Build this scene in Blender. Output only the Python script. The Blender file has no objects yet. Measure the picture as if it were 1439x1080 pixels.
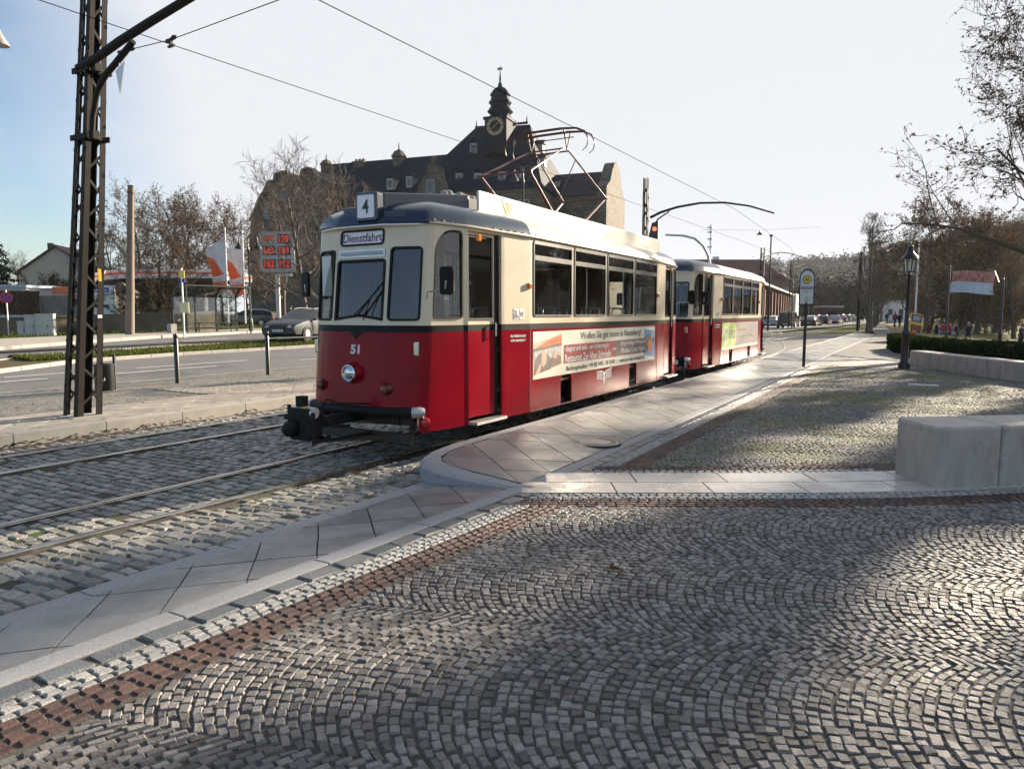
import bpy, math, random
from mathutils import Vector, Matrix, noise
from mathutils.geometry import tessellate_polygon
R = math.radians
sin, cos, pi = math.sin, math.cos, math.pi
COL = bpy.context.scene.collection
random.seed(7)
# ------------------------------------------------------------------ survey helpers
FPX, PCX, PCY, EYE, YAW = 998.0, 719.5, 540.0, 1.75, R(30.0608)
PITCH = math.atan(100/998.)
def ray(u, v):
    x = (u-PCX)/FPX; z = -(v-PCY)/FPX
    y2 = cos(PITCH)+z*sin(PITCH); z2 = -sin(PITCH)+z*cos(PITCH)
    c, s = cos(YAW), sin(YAW)
    return Vector((x*c-y2*s, x*s+y2*c, z2))
def W(u, v, d):
    r = ray(u, v); t = d/(-r.x*sin(YAW)+r.y*cos(YAW))
    return Vector((r.x*t, r.y*t, EYE+r.z*t))
def depth(x, y): return -x*sin(YAW)+y*cos(YAW)
def lateral(x, y): return x*cos(YAW)+y*sin(YAW)
def clamp(a, lo=0., hi=1.): return max(lo, min(hi, a))
def lerp(a, b, t): return a+(b-a)*t
# ------------------------------------------------------------------ mesh builder
class MB:
    def __init__(s): s.v=[]; s.f=[]; s.m=[]; s.r=[]
    def add(s, vs, fs, mi=0, rnd=None):
        o=len(s.v); s.v.extend([tuple(p) for p in vs])
        q = random.random() if rnd is None else rnd
        for f in fs:
            s.f.append([i+o for i in f]); s.m.append(mi); s.r.append(q)
        return s
    def merge(s, b, M=None):
        o=len(s.v)
        s.v.extend([tuple(M@Vector(p)) for p in b.v] if M else b.v)
        s.f.extend([[i+o for i in f] for f in b.f]); s.m.extend(b.m); s.r.extend(b.r)
    def box(s, c, d, mi=0, M=None, rnd=None):
        x,y,z=c; a,b,e=d[0]/2,d[1]/2,d[2]/2
        vs=[Vector((x+i*a,y+j*b,z+k*e)) for k in (-1,1) for j in (-1,1) for i in (-1,1)]
        if M: vs=[M@p for p in vs]
        return s.add(vs,[(0,2,3,1),(4,5,7,6),(0,1,5,4),(2,6,7,3),(0,4,6,2),(1,3,7,5)],mi,rnd)
    def bar(s, p0, p1, w, h, mi=0, up=(0,0,1)):
        p0=Vector(p0);p1=Vector(p1);d=(p1-p0)
        if d.length<1e-6: return s
        d.normalize();u=Vector(up)
        if abs(d.dot(u))>.99: u=Vector((1,0,0))
        sx=d.cross(u).normalized();u=sx.cross(d)
        vs=[]
        for p in (p0,p1):
            for a,b in ((-1,-1),(1,-1),(1,1),(-1,1)): vs.append(p+sx*a*w/2+u*b*h/2)
        return s.add(vs,[(3,2,1,0),(4,5,6,7),(0,1,5,4),(1,2,6,5),(2,3,7,6),(3,0,4,7)],mi)
    def tube(s, pts, r, n=8, mi=0, caps=True):
        pts=[Vector(p) for p in pts]; k=len(pts)
        rs=r if isinstance(r,(list,tuple)) else [r]*k
        t0=(pts[1]-pts[0]).normalized(); ref=Vector((0,0,1)) if abs(t0.z)<.9 else Vector((1,0,0))
        a=t0.cross(ref).normalized(); vs=[];fs=[]
        for i,p in enumerate(pts):
            t=(pts[min(i+1,k-1)]-pts[max(i-1,0)]).normalized()
            a=(a-t*a.dot(t)); a=a.normalized() if a.length>1e-6 else t.orthogonal().normalized()
            b=t.cross(a)
            for j in range(n):
                w=2*pi*j/n; vs.append(p+(a*cos(w)+b*sin(w))*rs[i])
        for i in range(k-1):
            for j in range(n):
                j2=(j+1)%n; fs.append((i*n+j,i*n+j2,(i+1)*n+j2,(i+1)*n+j))
        if caps:
            fs.append(tuple(range(n))[::-1]); fs.append(tuple((k-1)*n+j for j in range(n)))
        return s.add(vs,fs,mi)
    def lathe(s, prof, c=(0,0,0), n=16, mi=0, M=None):
        vs=[];fs=[];c=Vector(c)
        for r,z in prof:
            for j in range(n):
                w=2*pi*j/n; p=Vector((r*cos(w),r*sin(w),z)); vs.append((M@p if M else p)+c)
        for i in range(len(prof)-1):
            for j in range(n):
                j2=(j+1)%n; fs.append((i*n+j,i*n+j2,(i+1)*n+j2,(i+1)*n+j))
        fs.append(tuple(range(n))[::-1]); fs.append(tuple((len(prof)-1)*n+j for j in range(n)))
        return s.add(vs,fs,mi)
    def prism(s, poly, z0, z1, mi=0, M=None, rnd=None):
        n=len(poly)
        vs=[Vector((p[0],p[1],z0)) for p in poly]+[Vector((p[0],p[1],z1)) for p in poly]
        if M: vs=[M@p for p in vs]
        fs=[tuple(range(n))[::-1],tuple(range(n,2*n))]+[(i,(i+1)%n,(i+1)%n+n,i+n) for i in range(n)]
        return s.add(vs,fs,mi,rnd)
    def plate(s, fn, outer, holes=(), th=.02, mi=0, mside=None, mback=None, nrm=(0,1,0)):
        """flat plate with holes: polygons in 2D, fn maps 2D to 3D, th pushes along nrm"""
        loops=[outer]+list(holes); flat=[p for l in loops for p in l]
        tris=tessellate_polygon([[Vector((p[0],p[1],0)) for p in l] for l in loops])
        F=[Vector(fn(*p)) for p in flat]; n=Vector(nrm)*th; k=len(F)
        mside=mi if mside is None else mside; mback=mi if mback is None else mback
        q=random.random()
        s.add(F,[tuple(t) for t in tris],mi,q)
        if th==0: return s
        s.add([p+n for p in F],[tuple(t)[::-1] for t in tris],mback,q)
        o=0
        for l in loops:
            m=len(l); vs=[F[o+i] for i in range(m)]+[F[o+i]+n for i in range(m)]
            s.add(vs,[(i,(i+1)%m,(i+1)%m+m,i+m) for i in range(m)],mside,q); o+=m
        return s
    def grid(s, rows, mi=0, closed=False, rnd=None):
        m=len(rows[0]); vs=[p for r in rows for p in r]; fs=[]
        for i in range(len(rows)-1):
            for j in range(m if closed else m-1):
                j2=(j+1)%m; fs.append((i*m+j,i*m+j2,(i+1)*m+j2,(i+1)*m+j))
        return s.add(vs,fs,mi,rnd)
    def mesh(s, name, mats):
        me=bpy.data.meshes.new(name); me.from_pydata(s.v,[],s.f)
        for m in (mats if isinstance(mats,(list,tuple)) else [mats]): me.materials.append(m)
        me.polygons.foreach_set('material_index',s.m)
        a=me.attributes.new('rnd','FLOAT','FACE'); a.data.foreach_set('value',s.r)
        me.update(); return me
    def build(s, name, mats, parent=None, smooth=None, bevel=0, weld=False, recalc=False):
        me=s.mesh(name,mats)
        if weld or recalc:
            import bmesh
            bm=bmesh.new(); bm.from_mesh(me)
            if weld: bmesh.ops.remove_doubles(bm,verts=bm.verts,dist=.0008)
            if recalc: bmesh.ops.recalc_face_normals(bm,faces=bm.faces)
            bm.to_mesh(me); bm.free()
        if smooth is not None:
            me.polygons.foreach_set('use_smooth',[True]*len(me.polygons))
            me.set_sharp_from_angle(angle=R(smooth))
        o=bpy.data.objects.new(name,me); COL.objects.link(o)
        if parent: o.parent=parent
        if bevel:
            b=o.modifiers.new('Bevel','BEVEL'); b.width=bevel; b.segments=2; b.limit_method='ANGLE'; b.angle_limit=R(35)
        return o
def thing(name, label, cat, loc=(0,0,0), rz=0, group=None):
    o=bpy.data.objects.new(name,None); COL.objects.link(o); o.empty_display_size=.2
    o.location=loc; o.rotation_euler=(0,0,rz); return tag(o,label,cat,group)
def tag(o, label=None, cat=None, group=None, kind=None):
    if label: o['label']=label
    if cat: o['category']=cat
    if group: o['group']=group
    if kind: o['kind']=kind
    return o
def struct(o): o['kind']='structure'; return o
def stuff(o): o['kind']='stuff'; return o
def kids(o): return [c for c in COL.objects if c.parent==o]
def dup(o, loc=None, rz=None, label=None, scale=None, parent=None):
    c=o.copy(); COL.objects.link(c)
    if parent: c.parent=parent
    for k in kids(o): dup(k,parent=c)
    if loc is not None: c.location=loc
    if rz is not None: c.rotation_euler=(0,0,rz)
    if scale is not None: c.scale=(scale,)*3 if isinstance(scale,(int,float)) else scale
    if label: c['label']=label
    return c
def rrect(x0,y0,x1,y1,r=.03,n=4,rs=None):
    rs=rs or (r,r,r,r); out=[]
    for (cx,cy,a0),q in zip(((x0,y0,180),(x1,y0,270),(x1,y1,0),(x0,y1,90)),rs):
        sx=1 if cx==x0 else -1; sy=1 if cy==y0 else -1
        if q<=0: out.append((cx,cy)); continue
        for i in range(n+1):
            w=R(a0+90*i/n); out.append((cx+sx*q+q*cos(w),cy+sy*q+q*sin(w)))
    return out
def inset(poly, d):
    cx=sum(p[0] for p in poly)/len(poly); n=len(poly); out=[]
    area=sum(poly[i][0]*poly[(i+1)%n][1]-poly[(i+1)%n][0]*poly[i][1] for i in range(n))
    sg=1 if area>0 else -1
    for i in range(n):
        a=Vector(poly[i-1]);b=Vector(poly[i]);c=Vector(poly[(i+1)%n])
        e1=(b-a);e2=(c-b)
        if e1.length<1e-9: e1=e2
        if e2.length<1e-9: e2=e1
        e1.normalize();e2.normalize()
        n1=Vector((-e1.y,e1.x))*sg;n2=Vector((-e2.y,e2.x))*sg
        k=(n1+n2); k=k/max(.3,k.dot(n1)) if k.length>1e-6 else n1
        out.append((b.x+k.x*d,b.y+k.y*d))
    return out
def text(s, w, h, org, xd, up, mat, parent, name='lettering', th=.002, center=True, bold=0, squeeze=True):
    """lettering fitted in w x h; org = centre (or left-middle), lying in the plane xd/up"""
    cu=bpy.data.curves.new(name,'FONT'); cu.body=s; cu.size=1; cu.extrude=.01; cu.offset=bold; cu.resolution_u=3
    t=bpy.data.objects.new(name,cu); COL.objects.link(t)
    dg=bpy.context.evaluated_depsgraph_get(); me=bpy.data.meshes.new_from_object(t.evaluated_get(dg))
    bpy.data.objects.remove(t)
    xs=[v.co.x for v in me.vertices]; ys=[v.co.y for v in me.vertices]
    x0,x1,y0,y1=min(xs),max(xs),min(ys),max(ys)
    sy=h/(y1-y0); sx=w/(x1-x0)
    if not squeeze: sx=min(sx,sy*1.1)
    xd=Vector(xd).normalized();up=Vector(up).normalized();n=xd.cross(up)
    for v in me.vertices:
        a=(v.co.x-(x0+x1)/2)*sx if center else (v.co.x-x0)*sx; b=(v.co.y-(y0+y1)/2)*sy
        v.co=Vector(org)+xd*a+up*b+n*(th*(v.co.z/.01))
    me.materials.clear(); me.materials.append(mat); me.name=name
    o=bpy.data.objects.new(name,me); COL.objects.link(o); o.parent=parent
    return o
# ------------------------------------------------------------------ materials
def nd(nt, t, **kw):
    n=nt.nodes.new(t)
    for k,v in kw.items():
        if k in ('ins',):
            for i,x in v.items(): n.inputs[i].default_value=x
        else: setattr(n,k,v)
    return n
def rgba(c): return (c[0],c[1],c[2],1)
def mat(name, c, rough=.6, metal=0, c2=None, nscale=6., ndetail=6, vary=0., vc=None, bump=0., bscale=40., coat=0, spec=.5, c3=None, c3scale=1.5, c3lo=.5, c3hi=.62, rvar=0., emis=None, es=1., stretch=None, bdist=.01):
    """procedural surface: c..c2 by noise, vc by the per-piece random value, c3 by large patches"""
    m=bpy.data.materials.new(name); m.use_nodes=True; nt=m.node_tree; L=nt.links.new
    b=nt.nodes['Principled BSDF']; b.inputs['Roughness'].default_value=rough; b.inputs['Metallic'].default_value=metal
    b.inputs['Coat Weight'].default_value=coat; b.inputs['Coat Roughness'].default_value=.06; b.inputs['Specular IOR Level'].default_value=spec
    tc=nd(nt,'ShaderNodeTexCoord'); src=tc.outputs['Object']
    if stretch:
        mp=nd(nt,'ShaderNodeMapping'); mp.inputs['Scale'].default_value=stretch; L(src,mp.inputs['Vector']); src=mp.outputs['Vector']
    col=None
    def noise_(scale,detail=4,rg=.6):
        n=nd(nt,'ShaderNodeTexNoise'); n.inputs['Scale'].default_value=scale; n.inputs['Detail'].default_value=detail; n.inputs['Roughness'].default_value=rg
        L(src,n.inputs['Vector']); return n.outputs['Fac']
    def ramp(x,lo,hi):
        r=nd(nt,'ShaderNodeMapRange'); r.inputs['From Min'].default_value=lo; r.inputs['From Max'].default_value=hi; L(x,r.inputs['Value']); return r.outputs['Result']
    def mix(f,a,bb):
        x=nd(nt,'ShaderNodeMix',data_type='RGBA')
        if isinstance(f,float): x.inputs[0].default_value=f
        else: L(f,x.inputs[0])
        for i,q in ((6,a),(7,bb)):
            if isinstance(q,(tuple,list)): x.inputs[i].default_value=rgba(q)
            else: L(q,x.inputs[i])
        return x.outputs[2]
    cur=tuple(c)
    if vc is not None:
        at=nd(nt,'ShaderNodeAttribute',attribute_name='rnd'); cur=mix(at.outputs['Fac'],cur,tuple(vc))
    if c2 is None: c2=tuple(x*.8 for x in c) 
    nf=noise_(nscale,ndetail,.65)
    if vc is None: cur=mix(ramp(nf,.32,.68),cur,tuple(c2))
    else: 
        dk=mix(ramp(nf,.3,.7),(.72,.72,.72),(1.15,1.15,1.15))
        x=nd(nt,'ShaderNodeMix',data_type='RGBA',blend_type='MULTIPLY'); x.inputs[0].default_value=1.; L(cur,x.inputs[6]); L(dk,x.inputs[7]); cur=x.outputs[2]
    if c3 is not None: cur=mix(ramp(noise_(c3scale,5,.7),c3lo,c3hi),cur,tuple(c3))
    L(cur,b.inputs['Base Color'])
    if rvar:
        mr=nd(nt,'ShaderNodeMapRange'); mr.inputs['From Min'].default_value=.3; mr.inputs['From Max'].default_value=.7
        mr.inputs['To Min'].default_value=max(.02,rough-rvar); mr.inputs['To Max'].default_value=min(1,rough+rvar)
        L(noise_(nscale*.7,4),mr.inputs['Value']); L(mr.outputs['Result'],b.inputs['Roughness'])
    if bump:
        bp=nd(nt,'ShaderNodeBump'); bp.inputs['Strength'].default_value=bump; bp.inputs['Distance'].default_value=bdist
        L(noise_(bscale,6,.6),bp.inputs['Height']); L(bp.outputs['Normal'],b.inputs['Normal'])
    if emis:
        b.inputs['Emission Color'].default_value=rgba(emis); b.inputs['Emission Strength'].default_value=es
    return m
def glass_mat(name, tint=(.72,.76,.74), refl=1.0, rough=.015):
    m=bpy.data.materials.new(name); m.use_nodes=True; nt=m.node_tree; L=nt.links.new; nt.nodes.clear()
    out=nd(nt,'ShaderNodeOutputMaterial'); mx=nd(nt,'ShaderNodeMixShader'); tr=nd(nt,'ShaderNodeBsdfTransparent'); gl=nd(nt,'ShaderNodeBsdfGlossy')
    tr.inputs['Color'].default_value=rgba(tint); gl.inputs['Roughness'].default_value=rough; gl.inputs['Color'].default_value=(.9,.94,1,1)
    fr=nd(nt,'ShaderNodeFresnel'); fr.inputs['IOR'].default_value=1.6
    ma=nd(nt,'ShaderNodeMath',operation='MULTIPLY_ADD'); ma.inputs[1].default_value=refl; ma.inputs[2].default_value=.03; ma.use_clamp=True
    tc=nd(nt,'ShaderNodeTexCoord'); ns=nd(nt,'ShaderNodeTexNoise'); ns.inputs['Scale'].default_value=2.2; bp=nd(nt,'ShaderNodeBump'); bp.inputs['Strength'].default_value=.02
    L(tc.outputs['Object'],ns.inputs['Vector']); L(ns.outputs['Fac'],bp.inputs['Height']); L(bp.outputs['Normal'],gl.inputs['Normal'])
    L(fr.outputs[0],ma.inputs[0]); L(ma.outputs[0],mx.inputs[0]); L(tr.outputs[0],mx.inputs[1]); L(gl.outputs[0],mx.inputs[2]); L(mx.outputs[0],out.inputs[0])
    return m
def leaf_mat(name, c, c2, trans=.35):
    m=bpy.data.materials.new(name); m.use_nodes=True; nt=m.node_tree; L=nt.links.new; nt.nodes.clear()
    out=nd(nt,'ShaderNodeOutputMaterial'); at=nd(nt,'ShaderNodeAttribute',attribute_name='rnd')
    x=nd(nt,'ShaderNodeMix',data_type='RGBA'); x.inputs[6].default_value=rgba(c); x.inputs[7].default_value=rgba(c2); L(at.outputs['Fac'],x.inputs[0])
    d=nd(nt,'ShaderNodeBsdfDiffuse'); t=nd(nt,'ShaderNodeBsdfTranslucent'); mx=nd(nt,'ShaderNodeMixShader'); mx.inputs[0].default_value=trans
    L(x.outputs[2],d.inputs['Color']); L(x.outputs[2],t.inputs['Color']); L(d.outputs[0],mx.inputs[1]); L(t.outputs[0],mx.inputs[2]); L(mx.outputs[0],out.inputs[0])
    return m
M={}
M['red']=mat('tram_red_paint',(.26,.003,.013),.2,c2=(.20,.002,.010),nscale=1.3,coat=.0,spec=.14,rvar=.06,bump=.06,bscale=2.2,c3=(.12,.008,.011),c3scale=2.5,c3lo=.56,c3hi=.75)
M['cream']=mat('tram_cream_paint',(.70,.60,.44),.32,c2=(.63,.53,.38),nscale=2,coat=.15,bump=.02,bscale=4)
M['navy']=mat('tram_roof_blue_paint',(.010,.026,.05),.25,c2=(.016,.034,.06),nscale=2,coat=.2,bump=.03,bscale=3)
M['roofcream']=mat('tram_roof_cream_paint',(.72,.66,.55),.4,c2=(.6,.54,.44),nscale=2)
M['blackpaint']=mat('black_gloss_paint',(.008,.008,.009),.4,c2=(.014,.014,.014),coat=0,spec=.12)
M['rubber']=mat('black_rubber',(.008,.008,.009),.6,spec=.25)
M['iron']=mat('dark_iron',(.03,.028,.027),.5,metal=.3,c2=(.06,.045,.035),nscale=12,bump=.2)
M['chrome']=mat('bright_metal',(.7,.7,.7),.22,metal=1)
M['alu']=mat('satin_metal',(.6,.6,.6),.4,metal=.8)
M['steel']=mat('worn_rail_steel',(.55,.53,.5),.25,metal=1,c2=(.35,.3,.26),nscale=5,rvar=.1)
M['rust']=mat('rusty_steel',(.12,.07,.045),.7,c2=(.2,.12,.07),nscale=14,bump=.3)
M['wire']=mat('black_wire',(.012,.012,.014),.9,spec=0)
M['white']=mat('white_paint',(.75,.75,.73),.45,c2=(.68,.68,.66),nscale=3)
M['ink']=mat('dark_print',(.05,.05,.055),.6)
M['violet']=mat('violet_print',(.26,.10,.16),.6)
M['board']=mat('cream_board',(.74,.70,.58),.4,c2=(.68,.64,.52),nscale=2)
M['wood']=mat('brown_wood',(.30,.15,.065),.45,c2=(.20,.095,.04),nscale=6,stretch=(6,6,1))
M['amber']=mat('amber_lens',(.75,.22,.015),.15,coat=.5)
M['redlens']=mat('red_lens',(.5,.02,.015),.15,coat=.5)
M['darkred']=mat('dark_red_housing',(.09,.012,.012),.4)
M['glass']=glass_mat('window_glass',(.86,.88,.86),.85)
M['glassdark']=glass_mat('tinted_glass',(.25,.28,.28),1.2)
M['lightglass']=glass_mat('lantern_glass',(.85,.85,.8),.6,.1)
M['pantored']=mat('pantograph_red_paint',(.11,.012,.014),.35,c2=(.07,.012,.012),nscale=8)
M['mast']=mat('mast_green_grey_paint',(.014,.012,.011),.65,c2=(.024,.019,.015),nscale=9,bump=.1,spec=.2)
M['black']=mat('black_lacquer',(.008,.008,.009),.4,c2=(.014,.014,.015),coat=.1)
M['concrete']=mat('concrete',(.36,.34,.31),.85,c2=(.28,.265,.24),nscale=5,bump=.3,bscale=60)
M['asphalt']=mat('asphalt',(.10,.10,.105),.75,c2=(.135,.13,.125),nscale=2,bump=.5,bscale=180,c3=(.075,.075,.08),c3scale=.35)
M['marking']=mat('road_paint',(.62,.61,.58),.6,c2=(.35,.34,.33),nscale=8)
M['granite']=mat('light_granite',(.31,.31,.315),.7,c2=(.235,.235,.245),nscale=40,bump=.25,bscale=90)
M['slab']=mat('concrete_slab',(.195,.192,.185),.42,vc=(.27,.264,.252),nscale=3.5,bump=.25,bscale=110,c3=(.14,.132,.12),c3scale=.9,c3lo=.52,c3hi=.66,rvar=.13)
M['slabfar']=mat('weathered_slab',(.28,.255,.22),.8,spec=.2,vc=(.37,.335,.29),nscale=5,bump=.3,bscale=80)
M['joint']=mat('sandy_joint',(.045,.042,.038),.95,c2=(.075,.07,.06),nscale=12,bump=.6,bscale=60)
M['sett']=mat('grey_granite_sett',(.095,.086,.083),.66,spec=.3,vc=(.26,.24,.228),nscale=55,bump=.7,bscale=120,rvar=.12,bdist=.006)
M['settgrey']=mat('mossy_granite_sett',(.10,.10,.10),.7,spec=.3,vc=(.22,.212,.20),nscale=55,bump=.6,bscale=120,c3=(.14,.14,.06),c3scale=.45,c3lo=.45,c3hi=.62)
M['settred']=mat('red_porphyry_sett',(.058,.037,.035),.65,spec=.3,vc=(.115,.066,.056),nscale=60,bump=.6,bscale=120)
M['settwhite']=mat('pale_granite_sett',(.22,.22,.22),.6,vc=(.36,.355,.345),nscale=60,bump=.6,bscale=120)
M['settdark']=mat('dark_basalt_sett',(.085,.095,.105),.5,vc=(.14,.15,.16),nscale=30,bump=.5,bscale=80)
M['settrack']=mat('weathered_track_sett',(.15,.145,.135),.55,vc=(.36,.335,.295),nscale=35,bump=.8,bscale=70,rvar=.15,c3=(.10,.10,.06),c3scale=.8,c3lo=.56,c3hi=.7)
M['jointmoss']=mat('mossy_joint',(.04,.036,.03),.95,c2=(.07,.055,.04),nscale=14,bump=.6,bscale=60,c3=(.035,.06,.015),c3scale=.7,c3lo=.5,c3hi=.58)
M['travertine']=mat('travertine',(.44,.405,.36),.6,c2=(.30,.27,.24),nscale=3,bump=.25,bscale=45,c3=(.22,.195,.17),c3scale=7,c3lo=.54,c3hi=.72,stretch=(1.6,1.6,.55))
M['stoneslab']=mat('pale_stone_slab',(.42,.395,.37),.3,vc=(.50,.47,.44),nscale=5,c3=(.33,.30,.28),c3scale=2.5,c3lo=.48,c3hi=.58,rvar=.15,bump=.12,bscale=60)
M['bark']=mat('bark',(.075,.058,.045),.9,c2=(.12,.095,.075),nscale=14,bump=.5,bscale=30)
M['twig']=mat('twig_bark',(.10,.072,.055),.9,c2=(.14,.10,.075),nscale=3)
M['leafbrown']=leaf_mat('dry_brown_leaf',(.06,.038,.025),(.13,.08,.042),.3)
M['leafolive']=leaf_mat('olive_brown_leaf',(.04,.033,.02),(.10,.075,.038),.3)
M['leafgreen']=leaf_mat('green_leaf',(.03,.055,.015),(.08,.11,.03))
M['needle']=leaf_mat('dark_needle',(.012,.022,.012),(.03,.045,.022),.1)
M['hedgeleaf']=leaf_mat('hedge_leaf',(.016,.028,.008),(.045,.06,.018),.2)
M['grassblade']=leaf_mat('grass_blade',(.05,.075,.015),(.12,.13,.035),.3)
M['grass']=mat('grass_turf',(.06,.085,.02),.95,spec=.03,c2=(.14,.135,.05),nscale=3,bump=.8,bscale=60,c3=(.14,.10,.05),c3scale=.6,c3lo=.55,c3hi=.7)
M['soil']=mat('brown_soil',(.10,.08,.055),.95,spec=.03,c2=(.09,.085,.04),nscale=.5,bump=.4,bscale=8)
M['slate']=mat('dark_slate',(.006,.011,.025),.7,spec=.10,c2=(.010,.017,.033),nscale=3,bump=.5,bscale=16,stretch=(1,1,3))
M['stone']=mat('quarried_limestone',(.19,.16,.125),.9,c2=(.11,.095,.078),nscale=.9,bump=.6,bscale=3,c3=(.07,.062,.052),c3scale=.35,c3lo=.5,c3hi=.7)
M['copper']=mat('green_copper',(.12,.26,.22),.6)
M['gold']=mat('gilded_metal',(.75,.5,.12),.3,metal=.8)
M['carpaint']=mat('slate_grey_car_paint',(.022,.03,.036),.35,metal=.1,coat=.15,spec=.3)
M['tyre']=mat('tyre_rubber',(.02,.02,.02),.85)
M['rim']=mat('wheel_rim_metal',(.5,.5,.5),.35,metal=.8)
M['orange']=mat('orange_plastic',(.72,.12,.02),.45)
M['signblue']=mat('sign_blue',(.015,.03,.28),.4)
M['signred']=mat('sign_red',(.55,.02,.02),.4)
M['yellow']=mat('sign_yellow',(.75,.5,.02),.4)
M['led']=mat('red_led_digits',(.42,.02,.012),.5,emis=(1,.05,.03),es=.12)
M['blind']=mat('blind_white',(.84,.82,.88),.4,c2=(.8,.78,.85))
M['skin']=mat('skin',(.45,.26,.18),.6)
# ================================================================== GROUND
def T(x,y):
    z=clamp(.043*(-16.5-x),0,.6)
    if x>-1: z-=.75*clamp((y-28-max(0,2-x)*2)/34.)*clamp((x+1)/1.5)
    return z
def vis(x,y,z=.12,m=1050,near=1.7):
    d=depth(x,y); m=m*(1.9 if d<8 else 1.15)
    if d<near: return False
    return abs(lateral(x,y)/d)*FPX<m
def bend(x,y):
    if y<6: x-= (6-y)*(.03+.045*clamp((x+4.2)/.9))
    return x,y
# terrain sheet to the horizon
b=MB(); rows=[]
ys=[-40,-10,0,5,10,15,20,25,30,36,42,50,60,75,95,130,200,330,600,1200,3000]
xs=[-2500,-900,-300,-120,-70,-45,-36,-31,-27,-23,-20,-17.2,-16.9,-10,-4,-1.2,-.4,.5,2,4,8,14,22,40,90,250,800,2500]
for y in ys: rows.append([(x,y,(-.22 if -17<x<-.5 else (-.22 if (x<60 and y<20) else T(x,y)-.03))) for x in xs])
b.grid(rows); struct(b.build('ground',M['soil'],smooth=60))
def sheet(name,m,rows,nx,off,kind='structure',tess=None):
    """rows: (y, x_left, x_right)"""
    b=MB(); g=[]
    for y,x0,x1 in rows: g.append([(lerp(x0,x1,i/nx),y,T(lerp(x0,x1,i/nx),y)+off) for i in range(nx+1)])
    b.grid(g); o=b.build(name,m,smooth=80); o['kind']=kind; return o
def roadx(y): return -16.45+ (0 if y<30 else (y-30)*.058)
yy=[-6,0,4,8,12,16,20,25,30,38,48,60,75,92,115,140,190,260]
sheet('road',M['asphalt'],[(y,-25.5-max(0,y-16)*.02+max(0,y-34)*.065,roadx(y)) for y in yy],8,-.01)
sheet('roadway',M['asphalt'],[(y,-27.6-(y-12)*.39,-24.6-(y-11)*.12) for y in yy[:12]],6,-.006)
sheet('verge',M['joint'],[(y,roadx(y),-12.3 if y<58 else roadx(y)+3) for y in yy],3,.125)
def kerbline(name,pts,w,h,m,z0=0):
    b=MB()
    for i in range(len(pts)-1):
        p=Vector(pts[i]);q=Vector(pts[i+1]); n=max(1,int((q-p).length/1.1))
        if i>6: n=1
        for k in range(n):
            a=p.lerp(q,k/n);c=p.lerp(q,(k+1)/n); dd=(c-a).normalized()*.006
            za=T(a.x,a.y)+z0; zc=T(c.x,c.y)+z0
            b.bar((a.x+dd.x,a.y+dd.y,za+h/2-.1),(c.x-dd.x,c.y-dd.y,zc+h/2-.1),w,h+.2,0)
    return struct(b.build(name,m,bevel=.012))
kerbline('kerb',[(roadx(y)+.06,y) for y in (0,4,8,12,16,20,25,30,45,60,90,140)],.12,.13,M['granite'])
kerbline('kerb',[(-27.6-(y-12)*.39,y) for y in (-5,0,6,12,18,25,36,50)],.15,.12,M['concrete'])
# median with grass
sheet('median',M['soil'],[(6,-21.4,-20.3),(9,-22.6,-20.9),(12,-24.3,-22.4),(16,-25.3,-22.9),(22,-26.0,-23.1),(30,-27.4,-23.6),(45,-29.2,-23.9),(60,-30,-23.9)],4,.07)
kerbline('kerb',[(-20.25,6),(-20.85,9),(-22.35,12),(-22.85,16),(-23.05,22),(-23.5,30),(-23.8,45),(-23.8,60)],.14,.1,M['concrete'])
kerbline('kerb',[(-21.45,6),(-22.65,9),(-24.4,12),(-25.35,16),(-26.05,22),(-27.5,30),(-29.3,45)],.14,.1,M['concrete'])
def tufts(name,n,fn,h,w,m,seed=1):
    rr=random.Random(seed); b=MB()
    for i in range(n):
        p=fn(rr)
        if p is None: continue
        x,y,z=p; a=rr.random()*pi; hh=h*(.5+rr.random()); dx=cos(a)*w;dy=sin(a)*w; l=(rr.random()-.5)*hh
        b.add([(x-dx,y-dy,z),(x+dx,y+dy,z),(x+dx*.3+l,y+dy*.3+l*.5,z+hh)],[(0,1,2)],0,rr.random())
    return stuff(b.build(name,m))
def fm(rr):
    y=11+rr.random()**1.5*45; k=clamp((y-12)/18); x=lerp(lerp(-24.2,-27.3,k),lerp(-22.6,-23.7,k),.06+.88*rr.random())
    return (x,y,T(x,y)+.06)
tufts('median_grass',14000,fm,.11,.03,M['grassblade'],3)
# pavement and lawn beyond the far carriageway
sheet('pavement',M['slabfar'],[(y,-31.2-(y-12)*.39-max(0,.9-y*.01),-27.75-(y-12)*.39) for y in yy[:12]],3,.11)
sheet('lawn',M['grass'],[(y,-62-(y-12)*.3,-32-(y-12)*.39) for y in yy[2:12]],4,.05)
def fl(rr):
    y=10+rr.random()*40; x=-32-(y-12)*.39-rr.random()**1.5*12
    return (x,y,T(x,y)+.04)
tufts('lawn_grass',9000,fl,.14,.05,M['grassblade'],5)
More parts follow.
